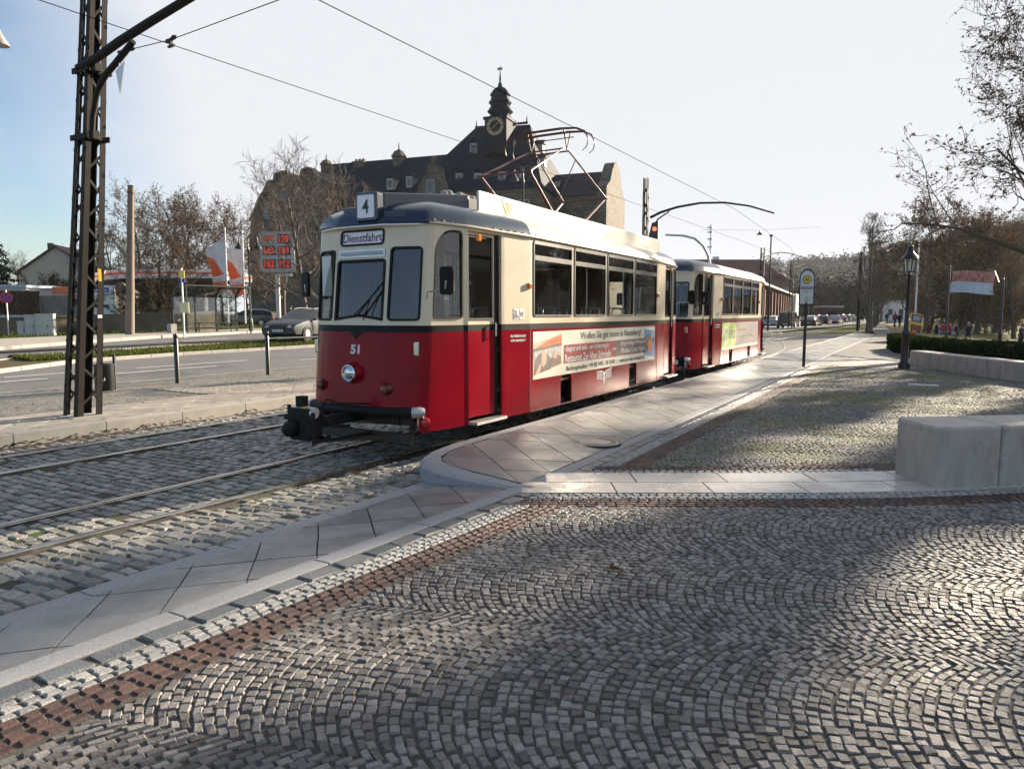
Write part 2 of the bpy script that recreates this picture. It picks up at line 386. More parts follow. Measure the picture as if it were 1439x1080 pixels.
# lane markings
b=MB()
def dash(x0,y0,x1,y1,w=.13):
    b.bar((x0,y0,T(x0,y0)-.004),(x1,y1,T(x1,y1)-.004),w,.004)
for (x,ys_) in ((-17.2,((8.5,11.2),(13.2,15.6),(17.6,21),(24,27),(30,33))),(-19.1,((7,9.6),(11.2,14.6),(18,22),(26,30))),(-20.0,((9,10.6),(12.5,16.5),(20,26)))):
    for y0,y1 in ys_: dash(x,y0,x-.05,y1)
for y in range(0,20): dash(-21.6-.1*y+.4,30+6*y,-21.6+.4-.1*y,33+6*y) if y<2 else None
for y0,y1 in ((10,12.5),(15,17.5),(20,23)): dash(-26.6-(y0-12)*.24,y0,-26.6-(y1-12)*.24,y1,.1)
struct(b.build('lane_marking',M['marking']))
# -------------------------------------------------- stones
def stone(b,cx,cy,ang,w,h,z,rr,mi=0,fn=None,dome=.004,ch=.009,deep=.016):
    ca,sa=cos(ang),sin(ang); tx=(rr.random()-.5)*.10; ty=(rr.random()-.5)*.10
    vs=[]
    for lev in (0,1):
        for i,j in ((-1,-1),(1,-1),(1,1),(-1,1)):
            a=i*(w/2-(ch*(.6+.9*rr.random()) if lev else 0))+ (rr.random()-.5)*w*.07; c=j*(h/2-(ch*(.6+.9*rr.random()) if lev else 0))+(rr.random()-.5)*h*.07
            x=cx+a*ca-c*sa; y=cy+a*sa+c*ca
            if fn: x,y=fn(x,y)
            vs.append((x,y,z-deep if not lev else z+tx*a+ty*c+(rr.random()-.5)*dome))
    b.add(vs,[(4,5,6,7),(0,1,5,4),(1,2,6,5),(2,3,7,6),(3,0,4,7)],mi,rr.random())
rr=random.Random(11)
SO=Vector((-3.28,5.42)); SD=Vector((.866,.5)); SN=Vector((-.5,.866))
def st(x,y):
    p=Vector((x,y))-SO; return p.dot(SD),p.dot(SN)
def tau(s): return .04*max(0,s-2.5)**2
def fromst(s,t): p=SO+SD*s+SN*(t+tau(s)); return p.x,p.y
ZP=.12
# plaza: bed + small setts in segmental arcs
b=MB(); b.grid([[(x-max(0,6-y)*.09*(x<-3),y,ZP-.008) for x in (-3.12,-2.4,0,6,14)] for y in (-3,0,3,6,10,16,22,27.5)]); 
struct(b.build('plaza_bed',M['joint']))
b=MB(); PW=1.32; sp=.054; AR=R(17); AC=Vector((-2.5,3.)); ac,as_=cos(AR),sin(AR)
def arcf(x,y): x-=AC.x; y-=AC.y; return AC.x+x*ac-y*as_, AC.y+x*as_+y*ac
for c in range(-6,int(29/PW)+2):
    y0=-1.05+c*PW; Rr=PW*.71
    for k in range(int(34/sp)):
        x0=-9.+k*sp; yc=y0+PW/2
        X,Y=arcf(x0+.2,yc)
        if X<-3.4 or X>15 or not vis(X,Y,m=1300,near=1.1) or depth(X,Y)>21.5 or Y>26: continue
        nst=23; ph=rr.random(); 
        for i in range(nst):
            t=-PW/2+PW*(i+.5+(rr.random()-.5)*.28)/nst
            al=math.asin(clamp(t/Rr,-.98,.98))
            x,y=arcf(x0+Rr-math.sqrt(Rr*Rr-t*t)+(rr.random()-.5)*.016,y0+PW/2+t)
            if x<-2.5 or y>26 or not vis(x,y,m=1000): continue
            s_,t_=st(x,y); t_-=tau(s_)
            near=t_<-.45
            if not near and (t_<1.18 or s_<.2): continue
            if near and s_<-6: continue
            wx=sp*max(.6,cos(al))*(.88+.12*rr.random()); wy=PW/nst/max(.72,cos(al))*(.84+.16*rr.random())
            stone(b,x,y,AR-al+(rr.random()-.5)*.16,wx,wy,ZP+(rr.random()-.5)*.004,rr,1 if not near else 0,bend,dome=.007,ch=.006,deep=.012)
struct(b.build('plaza_setts',[M['sett'],M['settgrey']]))
# straight bands of setts along the kerb
b=MB()
def instrip(x,y):
    s_,t_=st(x,y); t_-=tau(s_); return -.43<t_<1.16 and s_>-.15
def band(x0,x1,n,y0,y1,pitch,mi,off=0):
    w=(x1-x0)/n
    for r in range(n):
        y=y0+rr.random()*pitch
        while y<y1:
            l=pitch*(.85+.3*rr.random()); x=x0+(r+.5)*w; yc=y+l/2
            if not (instrip(x,yc) and x>-3.0) and vis(x,yc,m=1000): stone(b,x,yc,0,w*.93,l*.93,ZP+.001,rr,mi,bend)
            y+=l
band(-3.085,-2.945,1,.6,24,.26,0); band(-2.94,-2.775,3,.6,24,.075,1); band(-2.77,-2.52,4,.6,24,.085,2)
def sband(t0,t1,n,s0,s1,pitch,mi):
    w=(t1-t0)/n
    for r in range(n):
        s_=s0+rr.random()*pitch
        while s_<s1:
            l=pitch*(.85+.3*rr.random()); x,y=fromst(s_+l/2,t0+(r+.5)*w)
            if x>-2.97 and vis(x,y,m=1000): stone(b,x,y,R(30)+.08*max(0,s_-2.5),l*.93,w*.93,ZP+.001,rr,mi)
            s_+=l
sband(-.17,0,3,-.2,9,.075,1); sband(-.43,-.17,4,-.2,9,.085,2)
sband(.83,.97,2,.3,3.9,.08,1); sband(.97,1.16,3,.3,3.9,.085,2)
struct(b.build('sett_bands',[M['settdark'],M['settwhite'],M['settred']]))
# pale slab strip running to the bench
b=MB()
for i in range(12):
    for j in range(2):
        s0=.2+i*.88+j*.25; poly=[]
        cs=[(s0+.006,j*.41+.006),(s0+.874,j*.41+.006),(s0+.874,(j+1)*.41-.006),(s0+.006,(j+1)*.41-.006)]
        poly=[fromst(*c) for c in cs]
        b.prism(poly,ZP-.04,ZP+.004+rr.random()*.003)
struct(b.build('slab_strip',M['stoneslab'],bevel=.004))
# upper plaza and path beyond
def far_cobbles():
    b=MB(); b.grid([[(x,y,ZP+.002) for x in (-3.09 ,0,4,10,16)] for y in (24,26,28,30)])
    return struct(b.build('cobbled_square',M['cobble']))
def cobble_mat(name,c,c2,scale):
    m=mat(name,c,.6,c2=c2,nscale=1.2); nt=m.node_tree; L=nt.links.new; bsdf=nt.nodes['Principled BSDF']
    tc=nd(nt,'ShaderNodeTexCoord'); v=nd(nt,'ShaderNodeTexVoronoi',feature='DISTANCE_TO_EDGE'); v.inputs['Scale'].default_value=scale; v.inputs['Randomness'].default_value=.6
    L(tc.outputs['Object'],v.inputs['Vector'])
    mr=nd(nt,'ShaderNodeMapRange'); mr.inputs['From Max'].default_value=.12; L(v.outputs['Distance'],mr.inputs['Value'])
    x=nd(nt,'ShaderNodeMix',data_type='RGBA',blend_type='MULTIPLY'); x.inputs[0].default_value=1
    src=bsdf.inputs['Base Color'].links[0].from_socket
    v2=nd(nt,'ShaderNodeTexVoronoi'); v2.inputs['Scale'].default_value=scale; v2.inputs['Randomness'].default_value=.6; L(tc.outputs['Object'],v2.inputs['Vector'])
    sep=nd(nt,'ShaderNodeSeparateColor'); L(v2.outputs['Color'],sep.inputs[0])
    ma=nd(nt,'ShaderNodeMath',operation='MULTIPLY_ADD'); ma.inputs[1].default_value=.6; ma.inputs[2].default_value=.6; L(sep.outputs[0],ma.inputs[0])
    mu=nd(nt,'ShaderNodeMath',operation='MULTIPLY'); L(ma.outputs[0],mu.inputs[0])
    mr2=nd(nt,'ShaderNodeMapRange'); mr2.inputs['From Max'].default_value=.1; mr2.inputs['To Min'].default_value=.35; L(v.outputs['Distance'],mr2.inputs['Value']); L(mr2.outputs[0],mu.inputs[1])
    L(src,x.inputs[6]); L(mu.outputs[0],x.inputs[7]); L(x.outputs[2],bsdf.inputs['Base Color'])
    bp=nd(nt,'ShaderNodeBump'); bp.inputs['Strength'].default_value=.8; bp.inputs['Distance'].default_value=.012; L(mr.outputs[0],bp.inputs['Height']); L(bp.outputs['Normal'],bsdf.inputs['Normal'])
    return m
M['cobble']=cobble_mat('grey_cobbles',(.27,.26,.25),(.2,.2,.19),15)
M['cobblewarm']=cobble_mat('warm_cobbles',(.24,.215,.18),(.17,.155,.13),11)
M['cobbledark']=cobble_mat('oily_track_cobbles',(.13,.12,.105),(.085,.08,.07),9)
M['pathgravel']=mat('compacted_path',(.165,.16,.15),.85,c2=(.13,.127,.12),spec=.1,nscale=.8,bump=.4,bscale=60)
far_cobbles()
# path to the horizon
sheet('path',M['pathgravel'],[(28.9,-3.1,-.3),(38,-3.1,-1.2),(50,-3.1,-1.6),(62,-3.2,-1.95),(90,-5.4,-3.6),(123,-6.6,-5.4),(185,-8.2,-7.0)],2,.125)
b=MB(); b.bar((-2.95,30.2,ZP+.0),(-.4,27.3,ZP+.0),.34,.05); struct(b.build('paving_strip',M['stoneslab']))
# -------------------------------------------------- lower strip, platform : slabs laid diagonally
def clip(poly,cl):
    out=poly
    n=len(cl)
    for i in range(n):
        a=cl[i];c=cl[(i+1)%n]; inp=out; out=[]
        if not inp: return []
        def side(p): return (c[0]-a[0])*(p[1]-a[1])-(c[1]-a[1])*(p[0]-a[0])
        for j in range(len(inp)):
            p=inp[j-1];q=inp[j];sp_,sq=side(p),side(q)
            if sq>=0:
                if sp_<0: t=sp_/(sp_-sq); out.append((lerp(p[0],q[0],t),lerp(p[1],q[1],t)))
                out.append(q)
            elif sp_>=0: t=sp_/(sp_-sq); out.append((lerp(p[0],q[0],t),lerp(p[1],q[1],t)))
    return out
def slabs(b,cl,size,rot,zf,gap=.004,mi=0,fn=None,aspect=1.,off=(0,0),skew=0):
    xs_=[p[0] for p in cl];ys_=[p[1] for p in cl]; cx=(min(xs_)+max(xs_))/2;cy=(min(ys_)+max(ys_))/2
    rad=math.hypot(max(xs_)-min(xs_),max(ys_)-min(ys_))/2+size; n=int(rad/size)+2; ca,sa=cos(rot),sin(rot); c2,s2=cos(rot+pi/2+skew),sin(rot+pi/2+skew)
    for i in range(-n,n):
        for j in range(-n,n):
            q=[]
            for a,e in ((gap,gap),(1-gap,gap),(1-gap,1-gap),(gap,1-gap)):
                u=(i+a)*size+off[0];v=(j+e)*size*aspect+off[1]; q.append((cx+u*ca+v*c2,cy+u*sa+v*s2))
            q=clip(q,cl)
            if len(q)<3: continue
            dz=(rr.random()-.5)*.005; r=rr.random()
            ins=inset(q,.004) if len(q)==4 else q
            Q=[fn(*p) if fn else p for p in q]; I=[fn(*p) if fn else p for p in ins]; m=len(q)
            b.add([(p[0],p[1],zf(*p)-.03) for p in Q]+[(p[0],p[1],zf(*p)+dz) for p in I],[tuple(range(m,2*m))]+[(k,(k+1)%m,(k+1)%m+m,k+m) for k in range(m)],mi,r)
# low strip between track and plaza
def zs(x,y): return .06+.06*clamp((x+4.45)/1.2)
b=MB(); slabs(b,[(-4.08,.3),(-3.25,.3),(-3.25,6.0),(-3.6,6.0),(-4.08,5.7)],.43,R(38),zs,gap=.008,fn=bend,aspect=1.0,skew=R(12))
struct(b.build('slab_path',M['slab']))
def kstrip(name,x0,x1,y0,y1,ztop,m,step=1.0,fn=bend,h=.2):
    b=MB(); y=y0
    while y<y1-.01:
        e=min(y+step,y1); ps=[(x0,y+.003),(x1,y+.003),(x1,e-.003),(x0,e-.003)]; P=[fn(*p) for p in ps]
        zt=[ztop(*p) if callable(ztop) else ztop for p in P]
        b.add([(p[0],p[1],z-h) for p,z in zip(P,zt)]+[(p[0],p[1],z) for p,z in zip(P,zt)],[(4,5,6,7),(0,1,5,4),(1,2,6,5),(2,3,7,6),(3,0,4,7)],0,rr.random()); y=e
    return struct(b.build(name,m,bevel=.008))
kstrip('kerb_stone',-4.28,-4.09,.3,5.75,lambda x,y:.065,M['granite'])
kstrip('kerb_stone',-3.24,-3.09,.3,62,ZP+.005,M['granite'],1.0)
# platform, falling towards the plaza
def zp(x,y): return ZP+.005+.125*clamp((-3.24-x)/1.35)
plat=[(-3.25,5.75),(-3.25,62),(-4.62,62),(-4.62,6.7),(-4.56,6.2),(-4.44,5.85),(-4.3,5.72),(-3.9,5.64)]
b=MB(); slabs(b,[(-3.25,5.85),(-3.25,62),(-4.5,62),(-4.5,6.7),(-4.45,6.3),(-4.33,6.0),(-4.15,5.85)],.47,R(38),zp,gap=.007,skew=R(12))
struct(b.build('platform',M['slab']))
bb=MB(); bb.prism([(-3.25,5.85),(-3.25,62),(-4.5,62),(-4.5,6.7),(-4.45,6.3),(-4.33,6.0),(-4.15,5.85)],ZP-.25,ZP-.03); struct(bb.build('platform_bed',M['joint']))
b=MB(); edge=[(-4.66,62),(-4.66,7.0),(-4.64,6.5),(-4.58,6.1),(-4.48,5.82),(-4.32,5.64),(-4.12,5.56),(-3.8,5.55),(-3.4,5.62),(-3.1,5.70)]
inn=[(-4.5,62),(-4.5,7.0),(-4.49,6.6),(-4.45,6.3),(-4.38,6.06),(-4.27,5.92),(-4.12,5.84),(-3.8,5.80),(-3.4,5.80),(-3.1,5.78)]
E2=[];I2=[]
for i in range(len(edge)-1):
    n=52 if i==0 else 3
    for k in range(n): E2.append((lerp(edge[i][0],edge[i+1][0],k/n),lerp(edge[i][1],edge[i+1][1],k/n))); I2.append((lerp(inn[i][0],inn[i+1][0],k/n),lerp(inn[i][1],inn[i+1][1],k/n)))
E2.append(edge[-1]);I2.append(inn[-1])
for i in range(len(E2)-1):
    if i<52 or (i-52)%6==0: q=rr.random()
    e0,e1,i0,i1=E2[i],E2[i+1],I2[i],I2[i+1]
    g=.003 if i<52 else 0
    if g: e0=(e0[0],e0[1]-g);i0=(i0[0],i0[1]-g)
    def P(p,z): return (p[0],p[1],z)
    z0,z1=zp(*e0)+.004,zp(*e1)+.004
    def cham(e,i_): return (lerp(e[0],i_[0],.18),lerp(e[1],i_[1],.18))
    c0,c1=cham(e0,i0),cham(e1,i1)
    b.add([P(e0,-.1),P(e1,-.1),P(e1,z1-.025),P(e0,z0-.025),P(c1,z1),P(c0,z0),P(i1,zp(*i1)+.004),P(i0,zp(*i0)+.004)],[(0,1,2,3),(3,2,4,5),(5,4,6,7)],0,q)
struct(b.build('platform_kerb',M['granite'],smooth=35))
# -------------------------------------------------- track bed: rows of larger setts, grooved rails
def zt(x,y): return -.012+.065*clamp((x+5.35)/.95)+.0*y
b=MB(); b.grid([[(x,y,zt(x,y)-.015) for x in (-10.6,-9,-7,-5.35,-4.4,-4.0)] for y in (-2,2,6,10,20,40,66)])
struct(b.build('track_bed',M['jointmoss']))
TC=-6.02; TL=-9.2; G=.505
railx=[TL-G,TL+G,TC-G,TC+G]
def shift(x,y):   # gentle bends of the track
    k=(6-y) if y<6 else 0
    f=clamp((x+6.7)/1.2)
    return x-k*(.045*f+.012)*(1 if x>-7.6 else .3)
def trackfn(x,y): return (shift(x,y),y)
y=.5; b=MB(); row=0
while y<30:
    h=(.105+.03*rr.random()); 
    if y>16: h*=1.5
    x=-10.32+rr.random()*.1
    while x<-4.22:
        w=.13+.09*rr.random()
        if y>16: w*=1.4
        xc=x+w/2
        nr=min(railx,key=lambda q:abs(q-xc))
        okk=abs(xc-nr)>.05+w*.22
        if okk and vis(xc,y,0,m=1000) and rr.random()>.02:
            lim=xc
            if abs(xc-nr)<.05+w/2:
                ww=(abs(xc-nr)+w/2-.05); xc=nr+math.copysign(.05+ww/2,xc-nr)
            else: ww=w
            if ww>.05: stone(b,xc,y+h/2+(rr.random()-.5)*.018,(rr.random()-.5)*.07,ww*(.86+.09*rr.random()),h*(.84+.1*rr.random()),zt(xc,y)-.005+(rr.random()-.5)*.011,rr,0,trackfn,dome=.012,ch=.013,deep=.024)
        x+=w
    y+=h
struct(b.build('track_setts',M['settrack']))
b=MB(); b.grid([[(x,y,-.011) for x in (-10.5,-8,-6,-4.7)] for y in (29,40,52,66)]); struct(b.build('track_paving',M['cobbledark']))
def railpts(xf,y0,y1,step):
    out=[];y=y0
    while y<=y1+.01: out.append((xf(y),y)); y+=step
    return out
def smooth(t): t=clamp(t); return t*t*(3-2*t)
def near_track(off):
    def f(y):
        x=shift(TC+off,y) if y<6 else TC+off
        return x-3.05*smooth((y-31)/(56-31))
    return f
def left_track(off):
    def f(y):
        x=shift(TL+off,y) if y<6 else TL+off
        return x+.1*smooth((y-31)/25)
    return f
for fn,y1 in ((near_track,150),(left_track,66)):
    for off in (-G,G):
        f=fn(off); b=MB(); pts=railpts(f,-1,12,.5)+railpts(f,14,y1,1.5)
        for dx,w,zt_ in ((0,.055,.004),(.062 if off<0 else -.062,.018,.001)):
            g=[[(x+dx-w/2,y_,-.05),(x+dx-w/2,y_,zt_-.004),(x+dx-w/2+.006,y_,zt_),(x+dx+w/2-.006,y_,zt_),(x+dx+w/2,y_,zt_-.004),(x+dx+w/2,y_,-.05)] for x,y_ in pts]
            b.grid(g)
        struct(b.build('rail',M['steel'],smooth=50))
sheet('track_verge',M['grass'],[(60,-13.0,-4.35),(80,-11.9,-4.6),(110,-11.0,-6.0),(150,-11,-6.8),(200,-11,-7.6)],2,-.02)
# left platform: kerb of long granite blocks, slabs, cobbled margin
kstrip('kerb_block',-10.62,-10.42,-1.5,64,.155,M['concrete'],1.25,fn=lambda x,y:(x-.02*max(0,6-y)*.0,y),h=.3)
b=MB(); slabs(b,[(-12.25,-1),(-10.63,-1),(-10.63,34),(-12.25,34)],.42,R(45),lambda x,y:.15,gap=.006)
struct(b.build('pavement',M['slabfar']))
bb=MB(); bb.box((-11.45,31,.02),(1.6,66,.2)); struct(bb.build('pavement_bed',M['joint']))
sheet('cobbled_margin',M['cobblewarm'],[(y,roadx(y)+.13,-12.26) for y in (-3,2,8,14,20,28,36,46,58)],2,.135)
b=MB()
for i in range(9):
    for j in range(15): b.box((-13.95+i*.2+j*.01,9.2+j*.15,.146),(.17,.12,.02))
struct(b.build('tactile_paving',M['slabfar']))
# fallen leaves by the kerb and in joints
lv=MB()
def leafq(b,x,y,z,s,r):
    a=r.random()*6.28; t=Vector((cos(a),sin(a),(r.random()-.5)*.5)); n=Vector((-sin(a),cos(a),(r.random()-.5)*.7)); p=Vector((x,y,z))
    b.add([p-t*s,p+n*s*.55+Vector((0,0,s*.25)),p+t*s,p-n*s*.55+Vector((0,0,s*.3))],[(0,1,2,3)],0,r.random())
for i in range(420):
    y=4+rr.random()**1.2*18; c=noise.noise(Vector((y*1.3,3,0)))
    if c<-.1: continue
    leafq(lv,-10.40+abs(rr.gauss(0,.16)),y,zt(-10.3,y)+.02+rr.random()*.03,.025+.03*rr.random(),rr)
for i in range(120):
    x=rr.uniform(-9.8,-4.6);y=rr.uniform(2.5,9); leafq(lv,x,y,zt(x,y)+.015,.015+.02*rr.random(),rr)
for i in range(90):
    x=rr.uniform(-14.5,-10.7);y=rr.uniform(4,16); leafq(lv,x,y,.16,.02+.02*rr.random(),rr)
stuff(lv.build('fallen_leaves',M['leafbrown']))
# moss / weeds between track setts
def fw(r):
    x=r.uniform(-9.9,-4.3); y=r.uniform(2,14)
    if noise.noise(Vector((x*.9,y*.6,5)))<.12: return None
    x,y=trackfn(x,y); return (x,y,zt(x,y)-.02)
tufts('track_weeds',5000,fw,.022,.012,M['grassblade'],9)
t=MB(); leafq(t,-1.62,4.1,ZP+.015,.06,rr); leafq(t,-1.56,4.08,ZP+.02,.045,rr); leafq(t,-1.66,4.15,ZP+.02,.03,rr)
tag(t.build('fallen_leaf',M['leafbrown']),'curled pale brown leaf lying alone on the grey cobbled plaza','leaf')
# manhole
mh=thing('manhole_cover','round iron manhole cover set into the platform slabs','manhole cover',(-3.45,8.1,zp(-3.45,8.1)+.006))
b=MB(); b.lathe([(.26,-.03),(.26,.004),(.23,.006),(.23,.001),(.17,.002),(.17,.005),(.05,.005),(.001,.005)],n=28); b.build('cover_plate',M['slab'],mh,smooth=40)
b=MB(); b.lathe([(.265,-.03),(.29,-.03),(.29,.003),(.268,.003)],n=28); b.build('frame_ring',M['iron'],mh,smooth=40)
dr=thing('drain_cover','small rectangular stone drain cover flush with the mossy cobbles','drain cover',(.05,18.6,ZP))
b=MB(); b.box((0,0,.004),(.6,.35,.02)); b.build('cover_plate',M['stoneslab'],dr)
# ================================================================== TRAMS
MIDL=10.11
Q=[(0,0),(.41,0),(.432,.006),(.825,.16),(.87,.197),(.905,.26),(1.01,.80),(1.03,.86),(1.075,1.60),(1.085,1.66),(1.14,2.27)]
def qpt(i,L,side=1,rear=False):
    x,y=Q[i]; return (x*side, L-y if rear else y)
def rake(x,y,z,L):
    f=clamp(1-y/.8); r=clamp(1-(L-y)/.8); k=.12*(z-1.7)
    return y+k*f-k*r
def full_outline(L):
    a=[qpt(i,L) for i in range(0,11)]
    main=[(1.14,lerp(2.27,L-2.27,i/8)) for i in range(1,8)]
    right=a+main+[qpt(i,L,1,True) for i in range(10,-1,-1)]
    left=[(-x,y) for x,y in right[::-1]][1:-1]
    return right+left          # counter-clockwise seen from above, starting at the nose
def build_tram(root, L, kind):
    def p3(x,y,z): return Vector((x,rake(x,y,z,L),z))
    def seg(A,B):
        A=Vector(A);B=Vector(B); ln=(B-A).length; d=(B-A)/ln; n=Vector((-d.y,d.x,0))   # inward (outline is ccw)
        return (lambda s,z: p3(*(A+d*s),z)), ln, n
    up=MB(); low=MB(); belt=MB()
    ZB,ZC,ZE=1.525,1.605,2.82
    def wallseg(A,B,holes,zlow=.34,notch=None,lowtoo=True):
        fn,ln,n=seg(A,B)
        up.plate(fn,[(0,ZC),(ln,ZC),(ln,ZE),(0,ZE)],holes,.045,0,0,1,n)
        if not lowtoo: return fn,ln,n
        belt.plate(lambda s,z:fn(s,z),[(0,ZB),(ln,ZB),(ln,ZC),(0,ZC)],[],.045,0,0,1,n)
        outer=[(0,zlow),(ln,zlow),(ln,ZB),(0,ZB)]
        if notch:
            outer=[(0,zlow)]
            for a,c,h in notch:
                outer+=[(a,zlow)]+[(q[0],q[1]) for q in reversed(rrect(a,zlow,c,h,n=4,rs=(0,0,.1,.1)))][2:][::1] if False else [(a,zlow),(a,h-.1)]+[(a+.1-.1*cos(R(t)),h-.1+.1*sin(R(t))) for t in (30,60,90)]+[(c-.1+.1*sin(R(t)),h-.1+.1*cos(R(t))) for t in (0,30,60,90)]+[(c,zlow)]
            outer+=[(ln,zlow),(ln,ZB),(0,ZB)]
        low.plate(fn,outer,[],.03,0,0,1,n)
        return fn,ln,n
    def window(fn,ln,n,poly,parent,glass=M['glass'],name='window',fr=.022,extra=None,frmat='rubber'):
        b=MB(); out=inset(poly,-.006); inn=inset(poly,fr)
        b.plate(lambda s,z: Vector(fn(s,z))-n*.012,out,[inn],.03,0,nrm=n)
        o=b.build(name,M[frmat],parent)
        g=MB(); g.plate(lambda s,z: Vector(fn(s,z))+n*.012,inset(poly,fr*.5),[],0,0); g.build('pane',glass,o)
        return o
    wins=[]
    CR=[(-.42,0),(0,-.02),(.42,.0),(.66,.07),(.80,.148),(.872,.215),(.918,.33),(1.01,.80)]
    half=[]
    for i in range(1,len(CR)-1):
        p0=CR[i-1];p1=CR[i];p2=CR[i+1];p3_=CR[min(i+2,len(CR)-1)]
        if i==len(CR)-2: p3_=(1.06,1.2)
        for k in range(6):
            t=k/6; half.append(tuple(.5*(2*p1[a]+(p2[a]-p0[a])*t+(2*p0[a]-5*p1[a]+4*p2[a]-p3_[a])*t*t+(3*p1[a]-p0[a]-3*p2[a]+p3_[a])*t**3) for a in (0,1)))
    half.append((1.01,.80))
    nose=[(-x,y) for x,y in half[::-1]]+half[1:]
    for rear in (False,True):
        for mb,zt_,zb_ in ((low,ZB,None),(belt,ZC-.0,ZB)):
            rows=[]
            for x,y in nose:
                z0=zb_ if zb_ else (.56 if abs(x)<.845 else .34)
                col=[zt_,lerp(zt_,z0,.33),lerp(zt_,z0,.66),z0] if not zb_ else [zt_,z0]
                rows.append([(x*(-1 if rear else 1),(lambda v:L-v if rear else v)(rake(0,y,z,L)-(.0)),z) for z in col])
            mb.grid(rows[::-1] if not rear else rows[::-1],0,rnd=.5)
    def q_(): pass
    for rear in (False,True):
        def q(i,s): return qpt(i,L,s,rear)
        def pr_(i,s): # ordered pair so that the outline stays ccw
            a,c=(q(i,s),q(i+1,s)); 
            return (a,c) if (s==1)!=rear else (c,a)
        # front panel
        A,B=(q(1,-1),q(1,1)) if not rear else (q(1,1),q(1,-1))
        fn,ln,n=seg(A,B)
        dest=rrect(.06,2.575,ln-.08,2.755,.045); vent=rrect(.05,2.43,ln-.05,2.515,.012)
        wind=[(.03,1.665),(.42,1.715),(ln-.03,1.665)]+[(ln-.05+.02*k,2.39-.0*k) for k in ()]+rrect(.03,1.7,ln-.03,2.395,.05)[10:]
        fn,ln,n=wallseg(A,B,[dest,vent,wind],lowtoo=False)
        wins+= [(fn,ln,n,wind,'windscreen',.025,'rubber'),(fn,ln,n,vent,'vent_window',.018,'alu')]
        b=MB(); b.plate(lambda s,z:Vector(fn(s,z))-n*.012,inset(dest,-.008),[inset(dest,.016)],.02,0,nrm=n); db=b.build('destination_sign',M['rubber'],root)
        b=MB(); b.plate(lambda s,z:Vector(fn(s,z))+n*.004,inset(dest,.01),[],.01,0,nrm=n); b.build('blind',M['blind'],db)
        if not rear and kind=='motor':
            c=Vector(fn(ln/2-.01,2.665))-n*.0015; text('Dienstfahrt',.62,.105,c,(1,0,0),(0,.12,1),M['violet'],db,th=.0015,bold=.005)
        for s in (1,-1):
            wallseg(*pr_(1,s),[],lowtoo=False)
            A,B=pr_(2,s); fn,ln,n=seg(A,B); po=rrect(.012,1.665,ln-.012,2.53,.05); wallseg(A,B,[po],lowtoo=False); wins.append((fn,ln,n,po,'corner_window',.02,'rubber'))
            wallseg(*pr_(3,s),[],lowtoo=False); wallseg(*pr_(4,s),[],lowtoo=False)
            A,B=pr_(5,s); fn,ln,n=seg(A,B); fr=(s==1)!=rear
            po=rrect(.03,1.69,ln-.03,2.745,.05,n=6,rs=(.04,.04,.04,.3) if fr else (.04,.04,.3,.04)); wallseg(A,B,[po],lowtoo=False); wins.append((fn,ln,n,po,'cab_window',.018,'rubber'))
            wallseg(*pr_(6,s),[])
            A,B=pr_(7,s); fn,ln,n=seg(A,B)
            if s==1:   # door opening: header only
                up.plate(fn,[(0,2.77),(ln,2.77),(ln,ZE),(0,ZE)],[],.045,0,0,1,n)
                d=MB(); dep=.05
                f2=lambda a,z: Vector(fn(a,z))+n*dep
                op=rrect(.05,1.67,ln*.80,2.72,.03); 
                d.plate(f2,[(.01,ZC),(ln*.86,ZC),(ln*.86,2.765),(.01,2.765)],[op],.03,0,nrm=n)
                d.plate(f2,[(.01,ZB),(ln*.86,ZB),(ln*.86,ZC),(.01,ZC)],[],.03,1,nrm=n)
                d.plate(f2,[(.01,.42),(ln*.86,.42),(ln*.86,ZB),(.01,ZB)],[],.03,2,nrm=n)
                d.plate(f2,[(ln*.87,.42),(ln*.97,.42),(ln*.97,2.765),(ln*.87,2.765)],[],.03,3,nrm=n)
                do=d.build('door',[M['cream'],M['blackpaint'],M['red'],M['rubber']],root)
                window(f2,ln,n,op,do,fr=.018,name='door_window')
                h=MB(); a=Vector(fn(ln*.82,1.45))+n*(dep-.05); h.tube([a+n*.05,a,a+Vector((0,0,.17)),a+Vector((0,0,.17))+n*.05],.012,6); h.build('door_handle',M['chrome'],do)
                st_=MB(); c=Vector(fn(ln/2,.36)); st_.box((0,0,0),(.16,ln,.035),0,Matrix.Translation(c-n*.03)); st_.build('step',M['alu'],root)
            else: wallseg(A,B,[])
            wallseg(*pr_(8,s),[]); wallseg(*pr_(9,s),[])
    for s in (1,-1):
        A,B=((1.14,2.27),(1.14,L-2.27)) if s==1 else ((-1.14,L-2.27),(-1.14,2.27))
        fn,ln,n=seg(A,B); holes=[]; pw=ln/4
        w0=.10
        for k in range(4):
            a=w0+k*(ln-.12)/4; holes.append(rrect(a,1.705,a+(ln-.12)/4-.10,2.775,.05))
        wallseg(A,B,holes,notch=[(1.0,1.4,.80),(ln-1.62,ln-1.22,.80)])
        for h in holes: wins.append((fn,ln,n,h,'window',.02,'rubber'))
    ub=up.build('upper_body',[M['cream'],M['wood']],root,weld=True,smooth=28)
    belt.build('waist_band',[M['blackpaint'],M['wood']],root,weld=True,smooth=28)
    low.build('lower_body',[M['red'],M['ink']],root,weld=True,smooth=28)
